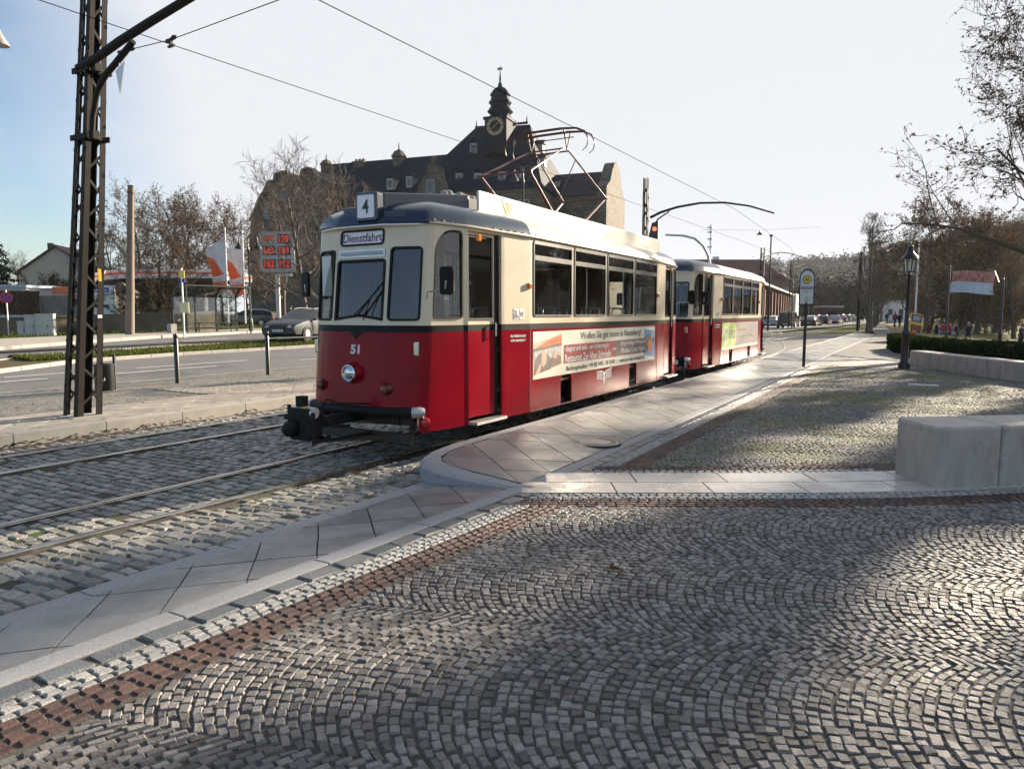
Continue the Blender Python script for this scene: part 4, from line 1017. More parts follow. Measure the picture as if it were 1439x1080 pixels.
# route number box and notice on the trailer
b=MB(); b.prism([(-.16,-.14),(.16,-.14),(.16,.14),(-.16,.14)],0,.1,0,Matrix.Translation((-.1,.45,3.05))@Matrix.Rotation(pi/2,4,'X')); b.build('roof_lamp_box',M['navy'],trail,bevel=.02)
# ================================================================== OVERHEAD LINE
def ifunc(a,b,t): return Vector(a).lerp(Vector(b),t)
def lattice(name,label,base,top,w0,w1,arm=None,group=None,fl=.10,panels=17,detail=True):
    """square lattice mast of four angle irons; base/top are world points of the axis"""
    base=Vector(base);top=Vector(top)-base; h=top.z
    t=thing(name,label,'mast',base,0,group)
    def P(i,j,z): 
        k=z/h; w=lerp(w0,w1,k)/2; return Vector((top.x*k+i*w,top.y*k+j*w,z))
    for i in (-1,1):
        for j in (-1,1):
            b=MB(); f0,f1=fl,fl*.75
            for (di,dj) in ((-i,0),(0,-j)):
                q=[]
                for z,f in ((-.1,f0),(h,f1)):
                    p=P(i,j,z); c=p+Vector((di*f,dj*f,0)); o=Vector((-i*.01 if dj else 0,-j*.01 if di else 0,0)); q.append((p,c,c+o,p+o))
                vs=list(q[0])+list(q[1]); b.add(vs,[(3,2,1,0),(4,5,6,7),(0,1,5,4),(1,2,6,5),(2,3,7,6),(3,0,4,7)])
            b.build('corner_post',M['mast'],t)
    for (a,c) in (((-1,-1),(1,-1)),((1,-1),(1,1)),((1,1),(-1,1)),((-1,1),(-1,-1))):
        b=MB(); z=.12; k=0; st_=h/panels
        while z+st_<h:
            p,q=(P(*a,z),P(*c,z+st_)) if k%2==0 else (P(*c,z),P(*a,z+st_)); m=(p+q)/2
            ctr=P(0,0,z+st_/2); sh=(ctr-m); sh.z=0; sh=sh.normalized()*.008
            b.bar(p+sh,q+sh,.035,.008,0,up=sh.normalized()); z+=st_; k+=1
        b.build('lacing',M['mast'],t)
    return t,P
# near mast by the left track
mb_=Vector((-11.41,6.21,.15)); mt_=Vector((-10.72,6.4,6.9))
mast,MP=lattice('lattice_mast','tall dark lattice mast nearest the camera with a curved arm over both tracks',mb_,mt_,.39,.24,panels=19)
def loc(p): return Vector(p)-mb_
armpts=[(-10.95,6.2,5.33),(-10.45,6.2,5.40),(-9.9,6.2,5.52),(-9.2,6.2,5.64),(-8.3,6.2,5.78),(-7.3,6.2,5.88),(-6.3,6.2,5.93),(-5.2,6.2,5.93),(-4.2,6.2,5.86)]
b=MB(); b.tube([loc(p) for p in armpts],[.06,.06,.06,.058,.055,.05,.048,.045,.04],10); arm_=b.build('bracket_arm',M['mast'],mast,smooth=60)
b=MB(); b.tube([loc(p) for p in ((-10.72,6.2,4.28),(-10.66,6.2,4.6),(-10.52,6.2,4.92),(-10.3,6.2,5.12),(-10.02,6.2,5.25),(-9.8,6.2,5.36),(-9.6,6.2,5.46))],[.04,.04,.04,.045,.045,.045,.04],10); b.build('brace',M['mast'],mast,smooth=60)
for z in (4.2,5.15):
    p=MP(0,0,z); b=MB()
    for s in (1,-1):
        b.box((p.x,p.y+s*.17,z),(.42,.025,.08)); b.box((p.x+s*.17,p.y,z),(.025,.31,.07))
    b.box((p.x+.28,p.y-.1,z),(.12,.10,.12)); b.build('clamp_collar',M['mast'],mast,bevel=.004)
b=MB(); p=MP(1,-1,0); b.box((0,0,-.02),(.62,.62,.06)); b.build('base_plate',M['concrete'],mast)
b=MB(); p=MP(1,0,1.55); b.box((p.x+.004,p.y+.12,1.55),(.006,.07,.05)); b.build('white_plate',M['white'],mast)
b=MB(); p=MP(1,0,2.2); b.box((p.x+.004,p.y+.1,2.2),(.006,.05,.22)); b.build('yellow_plate',M['yellow'],mast)
for (u,v) in ((0,0),(1,1),(2,0)): pass
def wirething(label,pts,r=.0055,cat='wire',name='contact_wire',m='wire'):
    b=MB(); b.tube(pts,r,6); return tag(b.build(name,M[m],smooth=60),label,cat)
wirething('thin contact wire running over the empty left track',[(-9.2,-2,5.30),(-9.2,6.5,5.44),(-9.2,14,5.58),(-9.15,22,5.62),(-8.7,40,5.6),(-8.5,66,5.6)])
wirething('thin contact wire running directly above the red tram',[(-6.02,-2,5.22),(-6.02,6.2,5.22),(-6.02,13,5.30),(-6.02,26,5.42),(-6.9,44,5.5),(-8.9,62,5.6),(-9.0,120,5.6)])
# span wire with insulator over the left track
s1=thing('span_wire','short span wire with insulators holding the left contact wire at the near mast','span wire',(-9.2,6.3,5.44))
def AY(u,v,y):
    r=ray(u,v); return Vector((0,0,EYE))+r*(y/r.y)
so=Vector((-9.2,6.3,5.44)); I0=AY(165,74,6.2)-so; I1=AY(240,56,6.3)-so; I2=AY(392,0,6.3)-so
def onl(t): return I0.lerp(I1,t)
b=MB(); b.tube([I0,I1,I2,I1.lerp(I2,2.2)],.006,5); b.build('cable',M['wire'],s1)
b=MB(); b.tube([onl(.02),onl(.2)],[.02,.02],8); b.tube([onl(.2),onl(.27),onl(.34)],[.012,.028,.012],8); b.build('turnbuckle',M['iron'],s1,smooth=60)
b=MB(); b.tube([I1+Vector((-.10,0,-.01)),I1+Vector((-.07,0,-.007)),I1,I1+Vector((.07,0,.02)),I1+Vector((.11,0,.03))],[.014,.03,.022,.03,.014],8); b.build('insulator',M['iron'],s1,smooth=60)
b=MB(); b.bar(I1,I1+Vector((0,0,-.08)),.035,.035); b.bar(I1+Vector((-.06,0,-.085)),I1+Vector((.07,0,-.08)),.03,.025); b.build('wire_clamp',M['iron'],s1)
# triangular plate hanging from the brace
tp=thing('triangle_plate','small grey triangular plate hanging point-down from the mast brace','plate',(-9.98,6.2,5.28))
b=MB(); b.prism([(-.05,0),(.16,.10),(.02,-.32)],-.006,.006,0,Matrix.Translation((0,0,-.14))@Matrix.Rotation(pi/2,4,'X')); b.build('plate',M['alu'],tp)
b=MB(); b.tube([(.02,0,.0),(.03,0,-.12)],.008,5); b.build('hook',M['iron'],tp)
# second mast beside the trailer, and those beyond
b2=Vector((-9.21+.0,25.86,.0))
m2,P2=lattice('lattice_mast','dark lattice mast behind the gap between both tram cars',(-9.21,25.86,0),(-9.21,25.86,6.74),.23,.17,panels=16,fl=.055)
def arm(t,pts,r,m='mast',name='bracket_arm'):
    b=MB(); n=len(pts); b.tube(pts,[lerp(r,r*.6,i/(n-1)) for i in range(n)],8); return b.build(name,M[m],t,smooth=60)
arm(m2,[(.15,.1,5.30),(.5,.3,5.50),(1.0,.7,5.70),(1.7,1.2,5.86),(2.5,1.7,5.88),(3.3,2.1,5.75),(4.15,2.41,5.46)],.05)
arm(m2,[(.2,.1,4.55),(.25,.15,4.95),(.4,.25,5.25),(.75,.5,5.53)],.04,name='brace')
# red tram signal hanging beside that mast
sg_=thing('tram_signal','dark signal head glowing red on the lattice mast between the tram cars','signal',(-8.86,25.8,4.72))
b=MB(); b.add([(-.22,-.1,-.35),(.2,-.1,-.35),(.2,.12,-.35),(-.22,.12,-.35),(-.04,-.1,.35),(.2,-.1,.4),(.2,.12,.4),(-.04,.12,.35)],[(3,2,1,0),(4,5,6,7),(0,1,5,4),(1,2,6,5),(2,3,7,6),(3,0,4,7)]); b.build('housing',M['black'],sg_)
b=MB(); b.lathe([(.075,0),(.06,.03),(.001,.04)],c=(.06,-.1,.12),n=14,M=Matrix.Rotation(pi/2,4,'X')); b.build('red_light',mat('red_signal_light',(.6,.02,.01),.3,emis=(1,.05,.02),es=2.5),sg_)
# curved road-signal boom and the antenna-like pole
bp_=W(997,440,60); tb=thing('signal_boom','grey curved boom pole rising behind the roof of the second tram car','pole',(bp_.x,bp_.y,0))
def lw(o,u,v,d): return W(u,v,d)-Vector(o.location)
arm(tb,[Vector((0,0,-.1)),lw(tb,997,370,60),lw(tb,995,358,60),lw(tb,988,345,60),lw(tb,976,335,60),lw(tb,960,331,60),lw(tb,935,330,60)],.14,'alu','boom')
q_=thing('antenna_mast','thin grey mast with small cross pieces beside the signal boom','mast',(W(995.5,440,64).x,W(995.5,440,64).y,0))
b=MB(); b.tube([(0,0,0),(0,0,9.6)],[.09,.04],8); b.build('pole',M['alu'],q_)
for z in (7.6,8.3,8.9,9.3):
    b=MB(); b.box((0,0,z),(.45,.3,.12)); b.build('cross_piece',M['alu'],q_)
def armmast(label,u,vb,vt,d,armpx,w=.3,brace=None,right=True,lat=True):
    p=W(u,vb,d); z=W(u,vt,d).z
    if lat: t,_=lattice('lattice_mast',label,(p.x,p.y,p.z),(p.x,p.y,z),w,w*.75,panels=14,fl=.08)
    else:
        t=thing('line_mast',label,'mast',p); b=MB(); b.tube([(0,0,-.2),(0,0,z-p.z)],[w*.5,w*.35],8); b.build('pole',M['mast'],t,smooth=60)
    if armpx: arm(t,[W(a,c,d+e)-p for a,c,e in armpx],.06)
    if brace: arm(t,[W(a,c,d+e)-p for a,c,e in brace],.05,name='brace')
    return t
armmast('lattice mast just past the end of the second tram car',1068,467,348,62,[(1070,362,0),(1080,359,1),(1087,356,2),(1097,354.5,3),(1112,356,4),(1131,363,5)],.42,[(1070,378,0),(1073,370,.4),(1081,360,1)])
armmast('lattice mast left of the yellow H stop sign',1110,461,366,80,[(1112,378,0),(1122,375,1),(1127,372,2),(1140,373,3),(1155,375,4),(1161,379,5)],.45,[(1111,390,0),(1113,382,.5),(1122,375,1)])
armmast('slim mast with drooping curved arm in front of the avenue trees',1205,463,354,72,[(1205,393,0),(1202,390,-.5),(1196,387,-2),(1186,386,-4),(1174,387,-6),(1166,390,-8)],.3,None,lat=False)
armmast('farther slim mast with a short curved arm behind the avenue',1206.5,461,366,88,[(1206,400,0),(1203,397,-.5),(1198,395,-2),(1190,396,-4),(1183,399,-5)],.3,None,lat=False)
tl=thing('street_lamp_pole','slender dark pole with a small round top behind the second tram car','pole',(W(1079,464,66).x,W(1079,464,66).y,0))
b=MB(); b.tube([(0,0,0),(0,0,W(1079,330,66).z)],[.09,.06],8); b.lathe([(.08,0),(.16,.06),(.16,.16),(.05,.2)],c=(0,0,W(1079,331,66).z-.1),n=10); b.build('pole',M['mast'],tl,smooth=50)
hl=W(1068,327,48); h_=thing('hanging_lamp','black conical street lamp hanging from a wire above the mast','lamp',hl)
b=MB(); b.lathe([(.22,-.13),(.20,-.10),(.05,.06),(.03,.14)],n=14); b.build('lamp_shade',M['black'],h_,smooth=40)
b=MB(); b.tube([(-3.6,-1,.3),(0,0,.16),(3.5,1.2,.3)],.006,4); b.build('cable',M['iron'],h_)
# ================================================================== LEFT FOREGROUND FURNITURE
bn=thing('litter_bin','black round litter bin with worn pale stickers beside the near mast','litter bin',(-14.9,8.6,.14))
b=MB(); b.lathe([(.17,0),(.19,.03),(.19,.50),(.20,.53),(.185,.55),(.17,.54),(.165,.1)],n=20); b.build('barrel',M['black'],bn,smooth=40)
b=MB(); b.tube([(0,.22,0),(0,.22,.75)],.03,8); b.build('post',M['black'],bn)
b=MB()
for a,z in ((-60,.33),(-48,.2),(-72,.22)):
    for k in range(3): w_=R(a+k*9); b.box((.192*cos(w_),.192*sin(w_),z+.02*k),(.012,.012,.06))
b.build('sticker',M['stickerw'],bn)
rl=thing('railing','low black railing with two ball-topped posts along the pavement edge','railing',(-14.95,11.6,.13))
for y in (-1.28,1.36):
    b=MB(); b.lathe([(.05,-.1),(.05,1.02),(.036,1.04),(.05,1.07),(.055,1.10),(.045,1.14),(.001,1.16)],c=(0,y,0),n=12); b.build('post',M['black'],rl,smooth=50)
for y0,y1,z0,z1 in ((-7.5,-1.28,.86,.93),(-1.28,1.36,.94,.94),(1.36,12,.96,.9)):
    b=MB(); b.tube([(0,y0,z0),(0,y1,z1)],.026,8); b.build('rail',M['black'],rl,smooth=50)
cp=Vector((-33.83,20.87,.6))
pole=thing('concrete_pole','tall round concrete pole without any lamp at the far pavement','pole',cp)
b=MB(); zt_=W(184,262,depth(-33.83,20.87)).z-.6; tp_=W(184,262,depth(-33.83,20.87))-cp; zt_=tp_.z; b.tube([(0,0,-.2),tp_*.98,tp_],[.22,.14,.14],14); b.build('shaft',mat('weathered_concrete_pole',(.21,.165,.13),.85,c2=(.14,.11,.09),nscale=4,bump=.3,bscale=30,stretch=(1,1,.3)),pole,smooth=50)
b=MB(); b.tube([tp_*.955,tp_*.962],.18,12); b.tube([tp_,tp_*1.006],.155,12); b.build('collar',M['iron'],pole)
# bus shelter
sh_=thing('bus_shelter','dark green glazed bus shelter with an arched roof and a bench','bus shelter',(-35.16,24.2,.68))
dirv=Vector((.06,1,0)).normalized()
sh_.rotation_euler=(0,0,math.atan2(dirv.y,dirv.x))
M['dkgreen']=mat('dark_green_steel',(.02,.035,.025),.45)
LS=3.9
for x in (0,LS/3,2*LS/3,LS):
    b=MB(); b.bar((x,0,-.1),(x,0,2.0),.08,.08); b.bar((x,0,1.98),(x,-.45,2.45),.08,.08); b.bar((x,-.45,2.45),(x,-1.3,2.55),.07,.07); b.build('frame_post',M['dkgreen'],sh_)
    if x in (0,LS): b=MB(); b.bar((x,-1.3,-.1),(x,-1.3,2.55),.06,.06); b.build('frame_post',M['dkgreen'],sh_)
for y,z in ((0,1.98),(-.45,2.45),(-1.3,2.55),(0,.25)):
    b=MB(); b.bar((-.04,y,z),(LS+.04,y,z),.07,.07); b.build('crossbar',M['dkgreen'],sh_)
b=MB(); b.grid([[(x,y,z) for x in (0,LS)] for y,z in ((0.02,2.03),(-.45,2.50),(-1.35,2.60))]); b.build('roof',M['glassdark'],sh_)
for k in range(3):
    b=MB(); b.box((LS/6+k*LS/3,.0,1.15),(LS/3-.1,.012,1.6)); b.build('glass_panel',M['glass'],sh_)
b=MB(); b.box((LS/2+.3,-.45,.52),(2.5,.34,.05)); 
for x in (1.2,3.2): b.bar((x,-.45,0),(x,-.45,.5),.05,.05)
b.build('bench',M['dkgreen'],sh_)
b=MB(); b.box((.35,.05,.25),(.36,.36,.5)); tag(b.build('concrete_bin',M['concrete'],bevel=.02),'squat grey concrete bin at the near end of the bus shelter','litter bin').location=(-35.1,23.75,.68)
bs=W(259,472,34); bs_=thing('bus_stop_flag','grey bus stop pole with a yellow flag and a white timetable, beside the shelter','bus stop sign',bs)
b=MB(); b.tube([(0,0,-.1),(0,0,3.2)],.04,8); b.build('pole',M['alu'],bs_)
b=MB(); b.box((0,0,2.92),(.27,.04,.36),0,Matrix.Rotation(YAW,4,'Z')); b.build('flag_panel',M['yellow'],bs_)
b=MB(); b.box((0,0,2.62),(.3,.045,.18),0,Matrix.Rotation(YAW,4,'Z')); b.build('line_panel',M['signblue'],bs_)
b=MB(); b.box((.1,-.06,1.35),(.42,.03,.5),0,Matrix.Rotation(YAW,4,'Z')); b.build('timetable',mat('timetable_paper',(.75,.68,.38),.5),bs_)
# twin-arm lamps
def twin_lamp(label,p,h,span=.55,group='twin-armed street lamps'):
    t=thing('street_lamp',label,'street lamp',p,0,group)
    b=MB(); b.lathe([(.13,-.1),(.13,.5),(.09,.8),(.075,.85),(.06,1.0),(.05,h-.9),(.07,h-.85),(.07,h-.7),(.03,h-.6),(.03,h-.05)],n=12); b.build('post',M['black'],t,smooth=45)
    c,s_=cos(YAW),sin(YAW)
    for s in (1,-1):
        dx=lambda a:(s*a*c,s*a*s_)
        pts=[]
        for k in range(9):
            a=pi-k*pi/8; pts.append((*dx(span*.5*(1+cos(a))),h-.15+span*.5*sin(a)*1.0))
        b=MB(); b.tube(pts+[(*dx(span),h-.35)],.025,6); ar=b.build('arm',M['black'],t,smooth=60)
        b=MB(); b.lathe([(.24,h-.72),(.22,h-.66),(.13,h-.52),(.06,h-.38),(.04,h-.3)],c=(*dx(span),0),n=14); sd_=b.build('lamp_shade',M['black'],ar,smooth=45)
        b=MB(); b.lathe([(.001,h-.74),(.12,h-.74),(.17,h-.70),(.001,h-.69)],c=(*dx(span),0),n=12); b.build('bulb_glass',M['lightglass'],sd_)
    return t
twin_lamp('black twin-armed lamp beside the bus shelter',(-34.3,28.6,.6),5.6)
lp=W(735,440,42); twin_lamp('black twin-armed lamp rising behind the roof of the leading tram',(lp.x,lp.y,0),W(735,236,42).z,.5)
# cut-off lamp head at the upper left picture edge
lh=W(2,55,16); l_=thing('street_lamp','grey lamp head cut off by the upper left edge of the photo','street lamp',(lh.x-2.6,lh.y-1.3,.4))
b=MB(); z=lh.z-.4; b.lathe([(.12,-.5),(.09,1),(.06,z+.5)],n=10); b.build('post',M['concrete'],l_)
b=MB(); b.tube([(0,0,z+.4),(1.4,.7,z+.6),(2.55,1.28,z+.35)],.03,6); b.build('arm',M['concrete'],l_)
b=MB(); b.lathe([(.19,-.13),(.18,-.09),(.06,.1),(.03,.2)],c=(2.55,1.28,z),n=14); b.build('lamp_shade',M['concrete'],l_,smooth=40)
# kerbside cabinets and no-stopping sign
M['cabinet']=mat('pale_grey_cabinet',(.46,.48,.46),.6,c2=(.38,.40,.38),nscale=3)
def cabinet(label,u0,u1,vt,d,vb=478):
    p=W((u0+u1)/2,vb,d); w_=(u1-u0)/FPX*d; h=(vb-vt)/FPX*d
    t=thing('utility_cabinet',label,'cabinet',p,YAW+R(15),'grey utility cabinets')
    b=MB(); b.box((0,0,h/2-.03),(w_,.35,h)); b.box((0,0,h),(w_+.04,.40,.05)); b.build('housing',M['cabinet'],t,bevel=.01)
    for s in ((-1,1) if w_>.8 else (0,)):
        b=MB(); b.box((s*w_/4,-.185,h*.52),(w_*(.46 if s else .9),.02,h*.8)); do=b.build('door',M['cabinet'],t,bevel=.005)
        b=MB(); b.box((s*w_/4+.12,-.2,h*.55),(.03,.02,.1)); b.build('handle',M['rubber'],do)
    b=MB(); b.box((0,0,.05),(w_+.01,.37,.12)); b.build('plinth',M['concrete'],t)
    return t
cabinet('smallest pale grey utility cabinet, leftmost of the three',28,38,452,34)
cabinet('middle pale grey utility cabinet with a dark notch',39,54,443,34)
cabinet('widest pale grey utility cabinet, nearest the lattice mast',55,77,441.5,34)
np_=W(13,479,33); n_=thing('road_sign','round blue no-stopping sign with red cross on a thin pole','road sign',np_)
b=MB(); b.tube([(0,0,-.1),(0,0,2.35)],.03,8); b.build('pole',M['alu'],n_)
Ms=Matrix.Translation((0,0,2.0))@Matrix.Rotation(YAW+R(28),4,'Z')@Matrix.Rotation(pi/2,4,'X')
b=MB(); b.lathe([(.25,.02),(.25,.05),(.001,.05)],n=24,M=Ms); dsk=b.build('disc',M['signblue'],n_)
b=MB(); b.plate(lambda a,c:Ms@Vector((a,c,.053)),[(.25*cos(R(t)),.25*sin(R(t))) for t in range(0,360,15)],[[(.20*cos(R(t)),.20*sin(R(t))) for t in range(0,360,15)]],0)
for s in (1,-1):
    q4=[(-.155,-.125*s),(-.125,-.155*s),(.155,.125*s),(.125,.155*s)]; b.plate(lambda a,c:Ms@Vector((a,c,.054)),q4,[],0)
b.build('red_cross',M['signred'],dsk)
# low stone wall with lawn strip
def wall(label,pts,h,th,m,name='stone_wall',cap=None):
    p0=Vector(pts[0]); t=thing(name,label,'wall',p0); b=MB()
    for i in range(len(pts)-1): b.bar(Vector(pts[i])-p0+Vector((0,0,h/2-.15)),Vector(pts[i+1])-p0+Vector((0,0,h/2-.15)),th,h+.3)
    b.build('masonry',m,t)
    if cap:
        b=MB()
        for i in range(len(pts)-1): b.bar(Vector(pts[i])-p0+Vector((0,0,h+.03)),Vector(pts[i+1])-p0+Vector((0,0,h+.03)),th+.08,.08)
        b.build('coping',cap,t)
    return t
M['wallstone']=mat('old_rubble_wall',(.16,.13,.10),.95,c2=(.10,.085,.065),nscale=2.5,bump=.8,bscale=7,c3=(.08,.08,.05),c3scale=1.2)
wall('old low rubble stone wall behind the cabinets and the concrete pole',[W(-60,475,37),W(60,471,39),W(130,467,41),W(240,462,43)],.95,.35,M['wallstone'],cap=M['wallstone'])
wall('short stretch of old wall seen through the bus shelter',[W(262,462,43),W(306,459,45)],1.0,.35,M['wallstone'])
# ------------------------------------------------ beyond: fuel station
M['canopywhite']=mat('canopy_panel',(.62,.64,.68),.4); M['orangeband']=mat('orange_band',(.70,.13,.03),.4)
fs=thing('fuel_station','low fuel station with a white and orange striped canopy and red shop band','fuel station',W(260,445,58))
fo=Vector(fs.location)
def strip(u0,v0,u1,v1,d0,d1,u2=None): pass
b=MB()
def canopy(pts,h0,h1,m,nm,th):
    b=MB(); n=len(pts)
    for i in range(n-1):
        a=W(pts[i][0],pts[i][1],pts[i][2])-fo; c=W(pts[i+1][0],pts[i+1][1],pts[i+1][2])-fo
        k=Vector((-sin(YAW),cos(YAW),0))*th
        vs=[a+Vector((0,0,h0)),c+Vector((0,0,h0)),c+Vector((0,0,h1)),a+Vector((0,0,h1))]; vs+=[p+k for p in vs]
        b.add(vs,[(0,1,2,3),(7,6,5,4),(0,4,5,1),(3,2,6,7),(1,5,6,2),(0,3,7,4)])
    return b.build(nm,m,fs)
cp_=[(116,390,54),(130,386,55),(150,381.5,56),(180,379.5,57),(299,380,60)]
canopy(cp_,-.62,-.30,M['canopywhite'],'canopy_edge',9); canopy(cp_,-.30,-.12,M['orangeband'],'canopy_band',9.02) ; canopy(cp_,-.12,.10,M['canopywhite'],'canopy_edge',9.0)
canopy([(116,390,54.3),(299,380,60.3)],-.72,-.62,M['ink'],'canopy_soffit',8)
tt=W(287,385,59.7)-fo; text('bft',.75,.36,tt+Vector((.1,-.1,-.05)),(cos(YAW+R(4)),sin(YAW+R(4)),0),(0,0,1),M['ink'],fs,bold=.02)
for u,d in ((175,60),(250,63),(290,64)):
    p=W(u,450,d)-fo; b=MB(); b.box((p.x,p.y,1.8),(.3,.3,4.4)); b.build('column',M['canopywhite'],fs)
b=MB(); a=W(120,440,66)-fo; c=W(300,440,72)-fo; b.bar(a+Vector((0,0,.3)),c+Vector((0,0,.3)),4,4.2); b.build('shop',mat('shop_wall',(.22,.19,.16),.7,c2=(.1,.09,.08),nscale=.7),fs)
sb=thing('kiosk_building','flat-roofed white workshop building with an orange-red fascia left of the station','building',W(100,447,50)); so_=Vector(sb.location)
b=MB(); a=W(-40,447,56)-so_; c=W(76,447,55)-so_; b.bar(a+Vector((0,0,.35)),c+Vector((0,0,.35)),5,3.9); b.build('wall',mat('workshop_wall',(.50,.53,.57),.6,nscale=.8),sb)
b=MB(); a=W(77,447,56)-so_; c=W(166,447,54)-so_; b.bar(a+Vector((0,0,.1)),c+Vector((0,0,.1)),4,3.2); b.build('annex_wall',mat('annex_wall',(.26,.22,.19),.8,c2=(.13,.11,.1),nscale=.6),sb)
b=MB(); b.bar(W(76,408,53.6)-so_,W(166,408,51.6)-so_,.3,.55); b.build('fascia',M['orangeband'],sb)
b=MB(); b.bar(W(-40,403,56)-so_,W(77,404,55)-so_,5.4,.2); b.build('roof_edge',mat('roof_edge_blue',(.35,.42,.55),.4),sb)
ps=thing('poster_board','white advertising board with a bread roll picture below a dark blue headline','advertising board',W(146,446,45.5),YAW+R(8))
b=MB(); b.box((0,0,1.05),(1.5,.08,1.95)); b.build('panel',M['white'],ps)
for x in (-.6,.6): b=MB(); b.box((x,.1,.4),(.08,.08,1.4)); b.build('leg',M['iron'],ps)
b=MB(); b.box((-.1,-.045,1.75),(1.0,.012,.3)); hd=b.build('headline',M['signblue'],ps); text('zum Kaffee',.8,.16,(-.1,-.053,1.75),(1,0,0),(0,0,1),M['white'],ps,bold=.01)
b=MB(); b.plate(lambda a,z:Vector((a-.2,-.045,1.15+z)),[(.38*cos(R(t)),.22*sin(R(t))) for t in range(0,360,20)],[],-.005,0); b.build('picture',M['printtan'],ps)
b=MB(); b.plate(lambda a,z:Vector((a-.1,-.047,.72+z)),rrect(-.5,-.1,.5,.1,.1),[],-.005,0); b.build('picture',M['printdark'],ps)
# wooden huts (roofed tables) beside the board
for (u,lab) in ((130,'small wooden shelter hut half hidden behind the near lattice mast'),(172,'small wooden shelter hut right of the advertising board')):
    h=thing('wooden_hut',lab,'hut',W(u,446,47.5),YAW,'small wooden huts')
    for x in (-.7,.7):
        b=MB(); b.box((x,0,.8),(.1,.1,1.9)); b.build('post',M['bark'],h)
    b=MB(); b.add([(-1.0,-.7,1.6),(1.0,-.7,1.6),(1.0,.7,1.6),(-1.0,.7,1.6),(-.1,0,2.35),(.1,0,2.35)],[(0,1,5,4),(1,2,5),(2,3,4,5),(3,0,4),(0,3,2,1)]); b.build('roof',M['bark'],h)
    b=MB(); b.box((0,0,.55),(1.3,.5,.08)); b.build('table',M['bark'],h)
# house with pitched roof behind the workshop
hs=thing('gabled_house','pale gabled house with a brown roof and chimney in the far left background','house',W(74,440,80),YAW+R(12)); k=80/FPX
b=MB(); b.plate(lambda a,z:Vector((a,0,z)),[(-3.0,-2),(4.4,-2),(4.4,4.7),(.7,7.3),(-3.0,4.6)],[],8,0,nrm=(0,1,0)); b.build('wall',mat('cream_render',(.52,.47,.38),.9,nscale=1),hs)
b=MB(); 
for a,c in (((-3.5,4.25),(.75,7.4)),((.65,7.4),(4.9,4.3))): b.add([(a[0],-.3,a[1]),(c[0],-.3,c[1]),(c[0],8.3,c[1]),(a[0],8.3,a[1]),(a[0],-.3,a[1]+.18),(c[0],-.3,c[1]+.18),(c[0],8.3,c[1]+.18),(a[0],8.3,a[1]+.18)],[(0,1,2,3),(4,5,6,7),(0,1,5,4),(1,2,6,5),(2,3,7,6),(3,0,4,7)])
rf=b.build('roof',mat('brown_tiles',(.12,.06,.04),.8,bump=.5,bscale=5),hs)
b=MB(); b.box((-.9,3,6.9),(.5,.5,2.2)); b.build('chimney',M['bark'],rf)
# flags on poles
M['flagwhite']=mat('flag_cloth',(.62,.62,.64),.7,c2=(.5,.5,.53),nscale=3); M['flagorange']=mat('orange_flag_cloth',(.72,.14,.04),.7)
def flag(label,u,vb,vt,d,side,mir=1):
    p=W(u,vb,d); t=thing('banner_flag',label,'flag',p,YAW,'station flags on white poles'); s=d/FPX; H_=(vb-vt)*s
    b=MB(); b.tube([(0,0,-.2),(0,0,H_)],.05,8); b.build('pole',M['white'],t)
    n=36; mm=16; cl=MB(); rw=[]; z1=H_-.3; px=s
    wk=((0,1),(.10,26),(.25,26),(.5,22),(.75,19),(1,15))
    for i in range(n+1):
        k=i/n
        for a_,b_ in zip(wk,wk[1:]):
            if a_[0]<=k<=b_[0]: w_=lerp(a_[1],b_[1],(k-a_[0])/(b_[0]-a_[0]))
        row=[]
        for j in range(mm+1):
            q=j/mm; row.append(Vector((-q*w_*px*(1+.05*sin(k*8)), .16*sin(q*9+k*2.5)*q, z1-k*82*px-q*(1-k)*14*px*(1 if k<.5 else 1))))
        rw.append(row)
    for i in range(n):
        for j in range(mm):
            k=(i+.5)/n; q=(j+.5)/mm; o=1 if (k>.26+.55*(1-q)**1.1 and not (.70<k<.80)) else 0
            cl.add([rw[i][j],rw[i+1][j],rw[i+1][j+1],rw[i][j+1]],[(0,1,2,3)],o)
    z0=z1-82*px
    f_=cl.build('cloth',[M['flagwhite'],M['flagorange']],t,smooth=60,weld=True)
    zc=lerp(z1,z0,.80); text('bft',14*s,6*s,(-10*s,-.2,zc),(1,0,-.1),(0,0,1),M['printgrey'],t,bold=.02)
    return t
flag('white and orange banner flag nearer the bus shelter',321,450,322,44,1); flag('white and orange banner flag right beside the twin-armed lamp',345,450,326,46,1)
# price pylon
pp=W(386,440,52); py=thing('price_pylon','fuel price pylon with red glowing digits on a pale post','price sign',(pp.x,pp.y,.6),YAW); s=52/FPX
def PX(u,v): return ((u-386)*s, (440-v)*s+EYE-.6)
b=MB(); x0,z0=PX(369,383);x1,z1=PX(416,328); b.box(((x0+x1)/2,0,(z0+z1)/2),(x1-x0,.3,z1-z0)); b.build('panel',M['printgrey'] if False else mat('pylon_panel',(.36,.37,.38),.4),py)
for u in (391.5,):
    x,z=PX(u,386); b=MB(); b.box((x,0,z/2),(.26,.26,z)); b.build('post',M['cabinet'],py); b=MB(); xx,zz=PX(402,387); b.box((xx,0,zz),(1.0,.2,.2)); b.build('crossbar',M['cabinet'],py)
for i,(u,v,tx) in enumerate(((382,372,'162'),(403,372,'152'),(382,354,'149'),(403,354,'139'),(403,338,'129'))):
    x,z=PX(u,v); b=MB(); b.box((x,-.16,z),(.92,.03,.66)); pn=b.build('price_window',M['ink'],py); text(tx,.72,.5,(x,-.18,z),(1,0,0),(0,0,1),M['led'],py,bold=.03)
